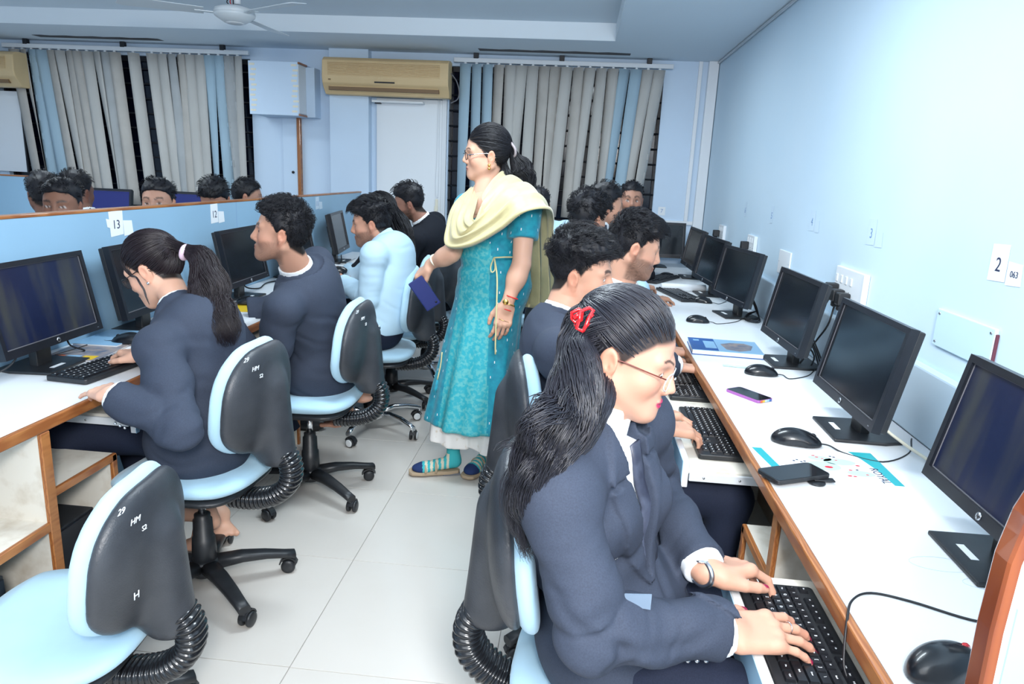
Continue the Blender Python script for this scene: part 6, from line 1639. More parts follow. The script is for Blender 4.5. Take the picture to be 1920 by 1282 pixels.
# red claw clip: two curved frames with teeth and a spring block
CY = 1.125
cl = obj('hair_claw', tube_bm([Vector(P(x, y, CY + d)) for x, y, d in ((1088, 584, 0), (1104, 577, 0.01), (1113, 582, 0.012), (1104, 596, 0.0), (1098, 612, -0.004), (1092, 621, -0.004), (1081, 615, -0.004), (1086, 600, -0.004))], 0.0032, 8, closed=True), 'red_plastic', A.root, True)
obj('claw_half', tube_bm([Vector(P(x, y, CY + 0.01)) for x, y in ((1072, 586), (1086, 579), (1092, 584), (1090, 600), (1078, 604), (1072, 597))], 0.0030, 8, closed=True), 'red_plastic', cl, True)
obj('claw_spring', tube_bm([P(1076, 596, CY + 0.004), P(1088, 588, CY + 0.004)], 0.0045, 10), 'red_plastic', cl, True)
for x, y, x2, y2 in ((1100, 611, 1106, 606), (1107, 594, 1114, 590), (1082, 614, 1076, 608), (1094, 620, 1099, 616)): obj('claw_tooth', tube_bm([P(x, y, CY), P(x2, y2, CY + 0.012)], [0.0026, 0.0012], 6), 'red_plastic', cl, True)
w_ = V3(0.285, 1.235, 0.728); ring_part('wristwatch', w_ - V3(0.010, 0.006, 0.0), (0.8, 0.5, -0.1), 0.029, 0.0055, 'steel', A, (1, 0.8))
ball_part('watch_face', w_ + V3(-0.012, -0.004, 0.026), (0.014, 0.014, 0.004), 'chrome', A)
for k in range(3): ball_part('cuff_button', P(1290 + 17 * k, 1238, 1.022), 0.0040, 'steel', A)
obj('pocket_flap', prism([(0, 0), (0.048, 0.004), (0.048, -0.022), (0.024, -0.020), (0.002, -0.026)], 0, 0.003, 0, Matrix.Translation(Vector(P(1163, 1112, 0.985))) @ Matrix.Rotation(math.pi / 2, 4, 'X')), 'flap', A.root, True)
# young man behind her
B_ = make_person('B', 'young man in dark suit with curly topped hair, typing in the open drawer', dict(
    s=1.0, h=0.007, hh=0.0033, hand_h=0.0035, seed=8, skin=(0.62, 0.34, 0.235), jaw=1.0, nose=1.1, beard=0.12,
    pelvis=(0.04, 2.12, 0.575), neck=P(1050, 605, 2.12), fwd=(1, 0.05, 0), head=(0.016, 2.163, 1.163), hfwd=(0.98, -0.12, -0.143), hup=(0.12, -0.12, 0.98),
    gaze=(0.45, 1, -0.9), sw=0.185, arms={'R': ((0.10, 1.88, 0.78), P(1245, 800, 2.02), (1, 0.30, -0.18), (0.05, -0.15, 1), dict(curl=(26, 34, 22))), 'L': ((0.14, 2.40, 0.80), P(1225, 772, 2.27), (1, -0.05, -0.08), (0, 0.2, 1), dict(curl=(24, 36, 22)))},
    knees=[(0.50, 1.98, 0.54), (0.50, 2.25, 0.54)], ankles=[(0.46, 1.98, 0.10), (0.46, 2.25, 0.10)],
    hair=dict(top=0.034, side=0.003, quiff=0.012, tufts=620, per=8, len=0.042, curl=0.30, tr=0.0008, comb=(0.1, 1.0, 0.2))))
C_ = make_person('C', 'smiling bearded man in dark suit with swept-up hair on the right', dict(
    s=1.0, h=0.008, hh=0.0035, seed=11, skin=(0.60, 0.33, 0.23), beard=0.75, smile=True, nose=1.15, jaw=1.02,
    pelvis=(0.10, 2.85, 0.575), neck=P(1160, 545, 2.76), fwd=(1, 0.1, 0), head=(0.221, 2.746, 1.195), hfwd=(0.963, 0.089, -0.255), hup=(0.253, 0.027, 0.967), gaze=(0.5, 1, -0.2),
    arms={'R': ((0.22, 2.58, 0.80), (0.42, 2.72, 0.74), (1, 0.1, -0.1), (0, 0, 1), {}), 'L': ((0.22, 3.10, 0.80), (0.42, 3.0, 0.74), (1, 0.0, -0.1), (0, 0, 1), {})},
    hair=dict(top=0.030, side=0.006, quiff=0.022, tufts=520, per=8, len=0.042, curl=0.10, mess=0.2, tr=0.0010, comb=(0.0, 1.0, 0.5))))
D_ = make_person('D', 'person in striped light shirt with thick black wavy hair, reaching a keyboard on the right', dict(
    s=0.97, h=0.011, seed=12, skin=(0.50, 0.27, 0.18), style='shirt', shirt='blue_shirt', pelvis=(0.08, 3.55, 0.575), neck=P(1085, 455, 3.42), fwd=(1, 0.25, 0), head=P(1103, 408, 3.45), hfwd=(0.7, 0.7, -0.15), hup=(0.1, 0, 1),
    arms={'R': ((0.30, 3.36, 0.82), P(1204, 536, 3.75), P(1268, 545, 4.10) - P(1204, 536, 3.75), (0, -0.2, 1), dict(curl=(18, 26, 18))), 'L': ((0.30, 3.80, 0.82), (0.46, 4.05, 0.79), (0.9, 0.4, -0.1), (0, 0, 1), {})},
    hair=dict(top=0.034, side=0.020, quiff=0.010, tufts=300, per=6, len=0.045, curl=0.35, tr=0.0015)))
ring_part('wristband', P(1202, 535, 3.75), P(1268, 545, 4.10) - P(1204, 536, 3.75), 0.031, 0.006, 'blue_band', D_)
E_ = make_person('E', 'man with cropped black hair and clear brow, looking right behind the smiling man', dict(
    s=1.0, h=0.012, seed=13, skin=(0.52, 0.28, 0.19), beard=0.15, pelvis=(0.06, 4.30, 0.575), neck=P(1118, 425, 4.15), fwd=(1, 0.1, 0), head=P(1136, 386, 4.15), hfwd=(0.9, 0.2, -0.12),
    arms={'R': ((0.25, 4.05, 0.82), (0.45, 4.2, 0.79), (1, 0.2, -0.1), (0, 0, 1), dict(hide=True)), 'L': ((0.25, 4.55, 0.82), (0.45, 4.45, 0.79), (1, 0, -0.1), (0, 0, 1), dict(hide=True))},
    hair=dict(top=0.030, side=0.004, tufts=150, per=4, len=0.03, tr=0.0014)))
F_ = make_person('F', 'man with moustache farthest back on the right, facing the camera', dict(
    s=1.0, h=0.012, seed=14, skin=(0.40, 0.21, 0.145), beard=0.55, style='suit', suit='suit_dark', pelvis=(0.30, 5.25, 0.575), neck=P(1184, 412, 5.1), fwd=(0.3, -1, 0), head=P(1184, 374, 5.05), hfwd=(-0.02, -1, -0.05),
    arms={'R': ((0.05, 5.0, 0.85), (0.15, 4.9, 0.79), (0, -1, 0), (0, 0, 1), dict(hide=True)), 'L': ((0.5, 5.0, 0.85), (0.5, 4.9, 0.79), (0, -1, 0), (0, 0, 1), dict(hide=True))},
    hair=dict(top=0.018, side=0.004, tufts=150, per=4, len=0.02, tr=0.0014)))
G_p = make_person('G', 'person in light blue shirt sitting behind the teacher\'s cream scarf, seen from behind', dict(
    s=1.0, h=0.012, seed=15, skin=(0.36, 0.19, 0.13), style='shirt', shirt='blue_shirt', pelvis=(-0.22, 4.9, 0.575), neck=P(1012, 418, 4.85), fwd=(-0.2, 1, 0), head=P(1008, 386, 4.85), hfwd=(-0.3, 1, -0.05),
    arms={'R': ((0.05, 5.0, 0.80), (0.0, 5.25, 0.78), (0, 1, 0), (0, 0, 1), dict(hide=True)), 'L': ((-0.5, 5.0, 0.80), (-0.4, 5.25, 0.78), (0, 1, 0), (0, 0, 1), dict(hide=True))},
    hair=dict(top=0.020, side=0.006, tufts=150, per=4, len=0.02, tr=0.0014)))

# ------------------------------------------------------------------ people on the left
I_ = make_person('I', 'woman in dark suit with glasses and a long wavy ponytail, typing on the left', dict(
    fem=True, s=0.97, h=0.0062, hh=0.0032, hand_h=0.0032, seed=21, skin=(0.72, 0.42, 0.30), lips=(0.50, 0.20, 0.18), brow=DK,
    pelvis=(-1.17, 2.05, 0.575), neck=P(340, 585, 2.09), fwd=(-1, 0.06, 0), bend=0.05, head=(-1.362, 2.161, 1.096), hfwd=(-0.864, -0.02, -0.499), hup=(-0.495, -0.03, 0.867), gaze=(-0.45, 1, -0.6),
    sw=0.165, shoulder={'L': P(300, 655, 1.90)}, nails=(0.62, 0.68, 0.86), hands=0.95,
    arms={'L': (P(338, 806, 1.74), (-1.262, 1.760, 0.800), (-0.80, 0.58, -0.10), (-0.1, -0.1, 1), dict(curl=((20, 26, 14), (18, 22, 12), (14, 20, 12), (6, 10, 8)), spread=9, thumb=(0.9, 0.5, -0.2))),
          'R': ((-1.28, 2.38, 0.84), (-1.41, 2.14, 0.808), (-0.92, 0.42, -0.10), (-0.05, 0.15, 1), dict(curl=(26, 34, 20), spread=4, thumb=(0.7, 0.8, -0.2)))},
    knees=[(-1.60, 2.00, 0.56), (-1.60, 2.26, 0.56)], ankles=[(-1.50, 2.02, 0.20), (-1.50, 2.28, 0.20)],
    feet=[(P(385, 960, 2.20), P(345, 1015, 2.22), (-1.50, 2.05, 0.30)), (P(412, 965, 2.32), P(425, 1002, 2.26), (-1.50, 2.30, 0.30))],
    hair=dict(long=True, mat='hair_brown', cap=0.012, locks=[
        dict(n=3400, seg=30, tie=(0.0, -0.105, 0.045), lift=0.12, r=0.0007, guide=[P(347, 473, 2.14), P(372, 480, 2.14), P(392, 525, 2.12), P(398, 570, 2.08), P(420, 610, 2.04), P(425, 650, 2.03)], rad=[0.015, 0.034, 0.046, 0.048, 0.042, 0.018], wave=0.010, wf=14, clumps=14, short=0.72),
        dict(n=40, tie=(-0.070, 0.045, -0.020), cond=lambda p: (p[:, 0] < -0.03) & (p[:, 1] > 0.03) & (p[:, 2] > 0.03), lift=0.05, r=0.0007, guide=[P(252, 512, 2.03), P(270, 545, 2.02), P(281, 575, 2.02)], rad=[0.003, 0.003, 0.002], wave=0.001, clumps=3)])))
glasses(I_, 'frame_black', rim=0.0012, w=0.024, hgt=0.017)
ring_part('hair_tie', P(347, 473, 2.14), P(372, 480, 2.14) - P(340, 470, 2.14), 0.019, 0.009, 'pink', I_)
ball_part('earring', HW(I_, (-0.079, 0.0, -0.042)), 0.005, 'chrome', I_)
for k in range(3): ball_part('cuff_button', P(216 + 9 * k, 794 + 4 * k, 1.70), 0.0038, 'chrome', I_)
def finger_ring(B, side, i, m, name='ring'):
    p, d, r = B.hands[side][i]; ring_part(name, p, d, r + 0.0012, 0.0014, m, B)
finger_ring(I_, 'L', 2, 'gold', 'gold_ring'); finger_ring(I_, 'L', 0, 'gold', 'gold_ring')
p_, d_, r_ = A.hands['R'][1]; ring_part('silver_ring', p_, d_, r_ + 0.001, 0.0013, 'chrome', A)
J_ = make_person('J', 'man in dark suit with curly black hair and stubble, in profile on the left', dict(
    s=1.02, h=0.007, hh=0.0033, seed=22, skin=(0.58, 0.31, 0.215), beard=0.50, jaw=1.02, nose=1.2,
    pelvis=(-1.10, 2.92, 0.575), neck=P(560, 512, 2.77), fwd=(-1, -0.02, 0), head=(-1.149, 2.672, 1.184), hfwd=(-0.941, -0.28, 0.077), hup=(0, 0, 1), gaze=(-0.5, 1, 0.0), bulk=1.05, sw=0.195,
    arms={'L': (P(505, 705, 2.62), P(428, 612, 2.60), (-1, 0.2, -0.12), (0, 0, 1), dict(curl=(20, 25, 18))), 'R': ((-1.30, 3.15, 0.80), (-1.50, 3.05, 0.78), (-1, 0, 0), (0, 0, 1), dict(hide=True))},
    knees=[(-1.50, 2.80, 0.55), (-1.50, 3.05, 0.55)], ankles=[(-1.30, 2.85, 0.20), (-1.30, 3.05, 0.20)],
    feet=[(P(640, 755, 2.95), P(610, 790, 2.96), P(655, 690, 2.95)), (P(680, 715, 3.1), P(660, 745, 3.1), P(640, 690, 3.1))],
    hair=dict(top=0.026, side=0.012, quiff=0.010, tufts=640, per=8, len=0.026, curl=0.45, mess=0.5, tr=0.0009, comb=(0.1, 0.5, 0.6))))
K_ = make_person('K', 'man in light blue shirt with brown belt and short beard, holding a mouse', dict(
    s=1.03, h=0.007, hh=0.0034, seed=23, skin=(0.52, 0.27, 0.185), beard=0.65, nose=1.1, jaw=1.05, style='shirt', shirt='blue_shirt', belly=1.18, bulk=1.05, wr=0.0020,
    pelvis=(-1.05, 3.66, 0.600), neck=P(724, 455, 3.68), fwd=(-1, 0.05, 0), head=(-1.09, 3.683, 1.158), hfwd=(-0.968, -0.16, -0.165), hup=(-0.158, -0.052, 0.986), gaze=(-0.45, 1, -0.6), bend=0.05,
    arms={'L': (P(692, 560, 3.50), P(640, 528, 3.80), P(618, 512, 3.95) - P(640, 528, 3.80), (0, -0.6, 0.8), dict(curl=(30, 40, 25))), 'R': ((-1.26, 3.95, 0.82), P(655, 505, 4.05), (-1, -0.1, 0), (0, 0, 1), {})},
    knees=[(-1.48, 3.56, 0.56), (-1.48, 3.80, 0.56)], ankles=[(-1.40, 3.60, 0.12), (-1.40, 3.85, 0.12)],
    hair=dict(top=0.032, side=0.010, quiff=0.016, tufts=400, per=7, len=0.045, curl=0.12, mess=0.2, tr=0.0012, comb=(0.1, 1, 0.1))))
bl_ = K_.pel + K_.ut * 0.015
ring_part('belt', bl_, K_.ut, 0.158, 0.014, 'leather', K_, (1.02, 0.86), up=K_.ft, n=40)
ball_part('belt_buckle', P(706, 614, 3.47), (0.022, 0.006, 0.016), 'chrome', K_)
mouse('black mouse held up in the light blue shirted man\'s hand', *(P(633, 512, 3.93) + V3(0, 0, 0.004)), 1.9)
L_ = make_person('L', 'person with long straight black hair bending forward behind the light blue shirt', dict(
    fem=True, s=0.97, h=0.012, seed=24, skin=(0.42, 0.23, 0.16), suit='suit_dark', pelvis=(-1.14, 4.2, 0.575), neck=P(738, 440, 4.2), fwd=(-1, 0.1, 0), head=P(712, 398, 4.2), hfwd=(-1, 0.2, -0.2), hup=(-0.2, 0, 1),
    arms={'L': ((-1.3, 4.0, 0.8), (-1.45, 4.05, 0.78), (-1, 0, 0), (0, 0, 1), dict(hide=True)), 'R': ((-1.3, 4.4, 0.8), (-1.45, 4.3, 0.78), (-1, 0, 0), (0, 0, 1), dict(hide=True))},
    hair=dict(long=True, cap=0.014, locks=[dict(n=900, tie=(-0.01, -0.085, -0.02), lift=0.14, r=0.0018, guide=[P(738, 408, 4.15), P(752, 440, 4.12), P(764, 478, 4.08)], rad=[0.07, 0.065, 0.045], wave=0.003, short=0.8)])))
M_p = make_person('M', 'bearded man in black jacket, farthest back on the left side', dict(
    s=1.02, h=0.011, seed=25, skin=(0.34, 0.17, 0.12), beard=0.92, suit='suit_dark', tie=False, pelvis=(-1.00, 4.85, 0.575), neck=P(795, 418, 4.72), fwd=(-0.95, 0.15, 0), head=(-1.129, 4.678, 1.225), hfwd=(-0.966, -0.155, -0.207), hup=(-0.168, -0.15, 0.958), bulk=1.05,
    arms={'L': ((-1.12, 4.52, 0.82), (-1.36, 4.75, 0.79), (-1, 0, 0), (0, 0, 1), dict(hide=True)), 'R': ((-1.2, 5.1, 0.82), (-1.4, 5.0, 0.79), (-1, 0, 0), (0, 0, 1), dict(hide=True))},
    knees=[(-1.42, 4.7, 0.55), (-1.42, 4.95, 0.55)], ankles=[(-1.4, 4.7, 0.12), (-1.4, 4.95, 0.12)],
    hair=dict(top=0.030, side=0.007, quiff=0.014, tufts=150, per=4, len=0.04, tr=0.0014)))
# heads beyond the partition
def beyond(label, px, py, y, hf, skin, hair, seed, suit='suit_dark', beard=0.0, fem=False, drop=(0, 0.0), style='suit', shirt='white_shirt', hs=1.0, short='person'):
    hp_ = P(px, py, y); f = np.array([hf[0], hf[1], 0.0]); f /= np.linalg.norm(f)
    nk = hp_ - f * 0.035 + V3(drop[0], drop[1], -0.165); pel = nk + V3(0, 0, -0.46) - f * 0.05
    rt = np.cross(f, [0, 0, 1]); chair('black', pel[0], pel[1], math.atan2(-f[0], f[1]), 'office chair beyond the partition, under the ' + short, pel[2] - 0.60)
    return make_person('N', label, dict(s=1.0, hs=hs, h=0.0115, fem=fem, seed=seed, skin=skin, beard=beard, suit=suit, style=style, shirt=shirt, tie=False, pelvis=pel, neck=nk, fwd=f, head=hp_, hfwd=hf, hup=(0, 0, 1),
        arms={'R': (nk + rt * 0.24 + V3(0, 0, -0.26), nk + rt * 0.15 + f * 0.22 + V3(0, 0, -0.34), f, (0, 0, 1), dict(hide=True)), 'L': (nk - rt * 0.24 + V3(0, 0, -0.26), nk - rt * 0.15 + f * 0.22 + V3(0, 0, -0.34), f, (0, 0, 1), dict(hide=True))}, hair=hair))
sh_ = dict(top=0.024, side=0.006, tufts=150, per=4, len=0.025, tr=0.0014)
beyond('man with dark skin peering over the partition at the camera, far left', 117, 386, 3.15, (0.30, -1, 0.0), (0.24, 0.115, 0.075), dict(sh_, top=0.030), 31, style='shirt', shirt='blue_shirt', short='man peering at the camera')
beyond('dark-haired head beyond the partition, leftmost, turned away', 84, 365, 3.75, (-0.6, 0.6, -0.1), (0.20, 0.10, 0.07), dict(sh_, side=0.014), 32, short='leftmost dark head')
beyond('person in black jacket seen from behind beyond the partition', 144, 360, 4.45, (0.1, 1, -0.1), (0.22, 0.11, 0.08), dict(sh_, side=0.010), 33, drop=(0.08, 0.0), hs=1.12, short='black jacket')
beyond('young man peering over the partition with bright brow and raised eyes', 297, 380, 3.90, (0.25, -1, 0.02), (0.50, 0.27, 0.19), dict(sh_, top=0.028), 34, drop=(-0.04, 0.0), hs=1.08, short='young man with raised eyes')
beyond('bowed dark head over the partition, right of the peering young man', 403, 374, 4.55, (0.2, -1, -0.65), (0.40, 0.20, 0.14), dict(sh_, top=0.030, side=0.012), 35, drop=(-0.06, 0.0), hs=1.12, short='bowed dark head')
beyond('head with smooth black hair and face turned right beyond the partition', 464, 368, 5.15, (0.9, 0.35, -0.1), (0.50, 0.27, 0.19), dict(sh_, top=0.016, side=0.014), 36, fem=True, drop=(-0.10, 0.0), hs=1.08, short='smooth black hair')
# ------------------------------------------------------------------ the standing teacher
Tf = V3(-0.55, -0.83, 0); Tf /= np.linalg.norm(Tf)
Tn = P(905, 372, 3.17)
T_ = make_person('H', 'woman teacher standing in teal dress and cream scarf, leaning to the left row', dict(
    fem=True, s=1.0, h=0.006, hh=0.0030, hand_h=0.0032, seed=41, skin=(0.66, 0.38, 0.27), lips=(0.42, 0.17, 0.15), style='none', bare=True, nose=1.05, jaw=1.05,
    pelvis=(-0.36, 3.20, 0.93), neck=Tn, fwd=Tf, bend=0.0, head=(-0.419, 3.176, 1.531), hfwd=(-0.96, -0.22, -0.10), hup=(-0.09, -0.18, 0.97), gaze=(-0.45, 1, -0.1), sw=0.165, drop=0.05, uar=0.050, far=0.040, brow=DK,
    shoulder={'L': P(985, 392, 3.08), 'R': P(880, 396, 3.18)}, hands=1.0,
    arms={'L': (P(978, 495, 3.02), P(950, 572, 2.99), (-0.16, -0.10, -1), (0.35, -0.9, 0.1), dict(curl=(18, 26, 16), spread=2, thumb=(0.5, 0.85, -0.3))),
          'R': (P(848, 474, 3.12), P(808, 495, 3.20), (-0.62, 0.25, -0.55), (-0.75, -0.2, 0.62), dict(curl=((35, 45, 25), (38, 48, 28), (40, 50, 30), (42, 50, 30)), spread=3, thumb=(0.25, 0.85, -0.55)))},
    hair=dict(long=True, cap=0.010, locks=[
        dict(n=2000, seg=28, tie=(0.0, -0.110, 0.010), lift=0.10, r=0.0009, guide=[P(962, 295, 3.18), P(975, 312, 3.2), P(984, 335, 3.2), P(996, 362, 3.2)], rad=[0.020, 0.040, 0.042, 0.016], wave=0.008, wf=12, clumps=9, short=0.7),
        dict(n=700, tie=(0.0, -0.080, -0.050), cond=lambda p: (p[:, 2] < 0.02), lift=0.10, r=0.0009, guide=[P(940, 320, 3.18), P(955, 345, 3.2), P(985, 360, 3.2)], rad=[0.035, 0.034, 0.015], wave=0.008, clumps=6, short=0.7)])))
gl = glasses(T_, 'frame_black', rim=0.0017, side_m='chrome', w=0.024, hgt=0.015, lensm='lens')
for q in ((-0.079, 0.002, -0.042), (-0.080, 0.003, -0.056)): ball_part('gold_earring', HW(T_, q), 0.0065, 'gold', T_)
obj('hair_band', tube_bm(smooth_pts([HW(T_, p) for p in ((-0.030, -0.104, 0.040), (-0.045, -0.118, 0.015), (-0.040, -0.118, -0.012), (-0.018, -0.106, -0.030))], 5), 0.006, 8), 'grey_clip', T_.root, True)
# dress: bodice and short sleeves, flaring skirt down to the shins
hz0, hz1 = 0.30, 0.98
R0 = rot_from(fwd=Tf, up=(0, 0, 1))
cx0 = V3(-0.375, 3.19, 0)
g = Grid((-0.86, 2.80, 0.24), (0.02, 3.62, 1.42), 0.0085)
T_.torso(g, 0.010, arms=True, short=0.55)
def skirt(rz0, rz1, a0, a1, b0, b1, sh0, sh1, nfold, amp, thick=None, ph=0.0):
    def fn(X, Y, Z):
        t = np.clip((rz0 - Z) / (rz0 - rz1), 0, 1)
        cx = cx0[0] + sh0[0] + (sh1[0] - sh0[0]) * t; cy = cx0[1] + sh0[1] + (sh1[1] - sh0[1]) * t
        x = (X - cx) * R0[0, 0] + (Y - cy) * R0[0, 1]; y = (X - cx) * R0[1, 0] + (Y - cy) * R0[1, 1]
        a = a0 + (a1 - a0) * t; b = b0 + (b1 - b0) * t
        th = np.arctan2(y / b, x / a); rr = np.sqrt((x / a) ** 2 + (y / b) ** 2)
        fold = amp * t * (np.sin(th * nfold + 1.2 * np.sin(th * 3 + ph) + ph) + 0.5 * np.sin(th * (nfold * 1.7) + 2 + ph))
        d = (rr - 1) * (a + b) / 2 * 0.85 - fold
        d = np.maximum(d, np.maximum(Z - rz0, rz1 - Z))
        if thick: d = np.maximum(d, -(d + thick))
        return d
    return fn, V3(-0.84, 2.82, rz1), V3(0.0, 3.6, rz0)
g.op(skirt(1.00, 0.275, 0.160, 0.222, 0.125, 0.170, (0, 0), (-0.09, -0.03), 9, 0.011), 0.05)
X, Y, Z = g.all()
nk = T_.nk; dx = (X - F32(nk[0])); dy = (Y - F32(nk[1])); dz = Z - F32(nk[2])
f_ = dx * F32(Tf[0]) + dy * F32(Tf[1]); u_ = dx * F32(R0[0, 0]) + dy * F32(R0[0, 1])
neckhole = np.sqrt(u_ ** 2 + (f_ - 0.035) ** 2 + (np.minimum(dz + 0.03, 0)) ** 2) - 0.088
g.F = np.maximum(g.F, -neckhole).astype(F32)
g.F = np.maximum(g.F, (dz - 0.02) + 0 * g.F).astype(F32)
wr_ = 0.002 * np.sin(Z * 75 + 2 * np.sin(X * 25) + 1.6 * np.sin(Y * 22)); g.F = (g.F + wr_ * (Z > 0.9)).astype(F32)
v, f = g.mesh(); v = relax(v, f, 2)
me = np_mesh('dress', v, f); dr = obj('dress', me, ('teal', 'teal_print'), T_.root, True)
# printed centre panel on the front of the dress
fc = v[f].mean(1); uu = (fc[:, 0] - (cx0[0] + 0.0)) * R0[0, 0] + (fc[:, 1] - cx0[1]) * R0[0, 1]; ff = (fc[:, 0] - cx0[0]) * R0[1, 0] + (fc[:, 1] - cx0[1]) * R0[1, 1]
sh = (0.98 - fc[:, 2]) * -0.05
mi = ((np.abs(uu - sh * 0.3) < 0.085 + 0.05 * np.clip(0.98 - fc[:, 2], 0, 1)) & (ff > 0.02) & (fc[:, 2] < 1.22)).astype(np.int32)
me.polygons.foreach_set('material_index', mi)
# small white woven motifs
bm = bmesh.new(); rr = random.Random(2)
tri = [i for i in range(len(fc)) if mi[i] == 0]
picked = []
for _ in range(4000):
    i = rr.choice(tri); p = fc[i]
    if all(np.linalg.norm(p - q) > 0.045 for q in picked):
        picked.append(p); q4 = v[f[i]]; n = np.cross(q4[1] - q4[0], q4[2] - q4[0]); n /= np.linalg.norm(n) + 1e-9
        e = np.cross(n, [0, 0, 1]); le = np.linalg.norm(e)
        if le < 0.3: continue
        e /= le; w3 = np.cross(e, n)
        c = p + n * 0.0015; bm.faces.new([bm.verts.new(Vector(c + e * a * 0.0018 + w3 * b * 0.0055)) for a, b in ((-1, -1), (1, -1), (1, 1), (-1, 1))])
    if len(picked) > 260: break
o = obj('woven_motifs', bm, 'chalk', T_.root, True); o['kind'] = 'stuff'
# waist cord with hanging ends
w0 = P(905, 483, 3.0)
obj('waist_cord', tube_bm(smooth_pts([P(926, 483, 2.985), P(945, 482, 2.99), P(962, 482, 3.03)], 6), 0.0035, 6), 'cord', T_.root, True)
obj('waist_cord', tube_bm(smooth_pts([P(926, 483, 2.985), P(920, 500, 2.97), P(922, 510, 2.965), P(928, 505, 2.97), P(927, 484, 2.98)], 6), 0.003, 6), 'cord', T_.root, True)
obj('waist_cord', tube_bm(smooth_pts([P(927, 484, 2.98), P(932, 520, 2.955), P(931, 580, 2.925), P(929, 640, 2.90), P(929, 664, 2.895)], 6), 0.0035, 6), 'cord', T_.root, True)
obj('hip_cord', tube_bm(smooth_pts([P(829, 660, 2.93), P(826, 685, 2.92), P(820, 712, 2.91)], 5), 0.003, 6), 'cord', T_.root, True)
obj('tassel', tube_bm(smooth_pts([P(820, 712, 2.91), P(816, 735, 2.90)], 3), [0.004, 0.007, 0.009, 0.008][:4], 8), 'teal', T_.root, True)
# wide white trousers
g = Grid((-0.80, 2.86, 0.10), (-0.08, 3.50, 0.50), 0.0075)
for (ox, oy, ph) in ((-0.165, -0.02, 0.3), (0.035, -0.055, 1.7)):
    def leg(X, Y, Z, ox=ox, oy=oy, ph=ph):
        x = X - (cx0[0] + ox); y = Y - (cx0[1] + oy); th = np.arctan2(y, x); t = np.clip((0.5 - Z) / 0.35, 0, 1)
        return np.maximum(np.sqrt((x / 1.18) ** 2 + y ** 2) - (0.078 + 0.022 * t + 0.008 * t * np.sin(th * 7 + ph)), np.maximum(0.175 + 0.012 * np.sin(th * 2 + ph) - Z, Z - 0.36))
    g.op((leg, V3(-0.78, 2.9, 0.13), V3(-0.1, 3.48, 0.36)), 0.01)
v, f = g.mesh(); obj('trousers', np_mesh('trousers', relax(v, f, 1), f), 'white_cotton', T_.root, True)
# socks, sandals
for i, (an, toe) in enumerate(((P(822, 828, 3.16), P(776, 872, 3.13)), (P(893, 838, 3.20), P(878, 876, 3.13)))):
    toe = V3(toe[0], toe[1], 0.034); dd = (toe - an) * [1, 1, 0]; ln = np.linalg.norm(dd); dd /= ln; an = V3(toe[0], toe[1], 0) - dd * 0.19 + V3(0, 0, 0.105); Rf = rot_from(fwd=dd, up=(0, 0, 1))
    g = Grid(np.minimum(an, toe) - 0.08, np.maximum(an, toe) + [0.08, 0.08, 0.12], 0.004)
    g.op(cap(an + [0, 0, 0.10], an, 0.034, 0.032), 0); g.op(cap(an - dd * 0.01 - [0, 0, 0.04], toe - dd * 0.05 + [0, 0, 0.004], 0.032, 0.026), 0.03); g.op(ell(toe - dd * 0.045, (0.041, 0.055, 0.024), Rf), 0.02)
    v, f = g.mesh(); t_ = ((toe - v) @ dd)
    me = np_mesh('sock', relax(v, f, 1), f); so = obj('sock', me, ('sock_teal', 'sock_cream', 'sock_navy'), T_.root, True)
    ft_ = t_[f].mean(1); zz = v[f][:, :, 2].mean(1)
    m_ = np.where(ft_ < 0.040, 2, np.where((ft_ * 1000).astype(int) // 13 % 2 == 0, 1, 0)); m_ = np.where((zz > 0.11) | (ft_ > 0.17), 0, m_)
    me.polygons.foreach_set('material_index', m_.astype(np.int32))
    sd = obj('sandal', prism([(x, y) for x, y in ((-0.036, 0.0), (-0.044, 0.05), (-0.034, 0.115), (-0.030, 0.18), (-0.022, 0.225), (0.0, 0.235), (0.022, 0.225), (0.030, 0.18), (0.034, 0.115), (0.044, 0.05), (0.036, 0.0), (0.018, -0.014), (-0.018, -0.014))], -0.012, 0.004, 0.003,
        Matrix(((Rf[0][0], -dd[0], 0, toe[0] + dd[0] * 0.01), (Rf[0][1], -dd[1], 0, toe[1] + dd[1] * 0.01), (0, 0, 1, 0.020), (0, 0, 0, 1)))), 'sandal', T_.root, True)
    hl = prism([(-0.028, 0.15), (0.028, 0.15), (0.026, 0.235), (-0.026, 0.235)], -0.020, -0.010, 0.002, Matrix(((Rf[0][0], -dd[0], 0, toe[0] + dd[0] * 0.01), (Rf[0][1], -dd[1], 0, toe[1] + dd[1] * 0.01), (0, 0, 1, 0.020), (0, 0, 0, 1)))); obj('heel', hl, 'heel', sd, True)
    for s0, hh in ((0.055, 0.026), (0.105, 0.036)):
        pts = [toe - dd * s0 + Rf[0] * 0.043 * math.cos(a) + V3(0, 0, -0.012 + (hh + 0.012) * math.sin(a)) for a in np.linspace(0, math.pi, 12)]
        obj('strap', tube_bm(pts, 0.0055, 6), 'sandal', sd, True)
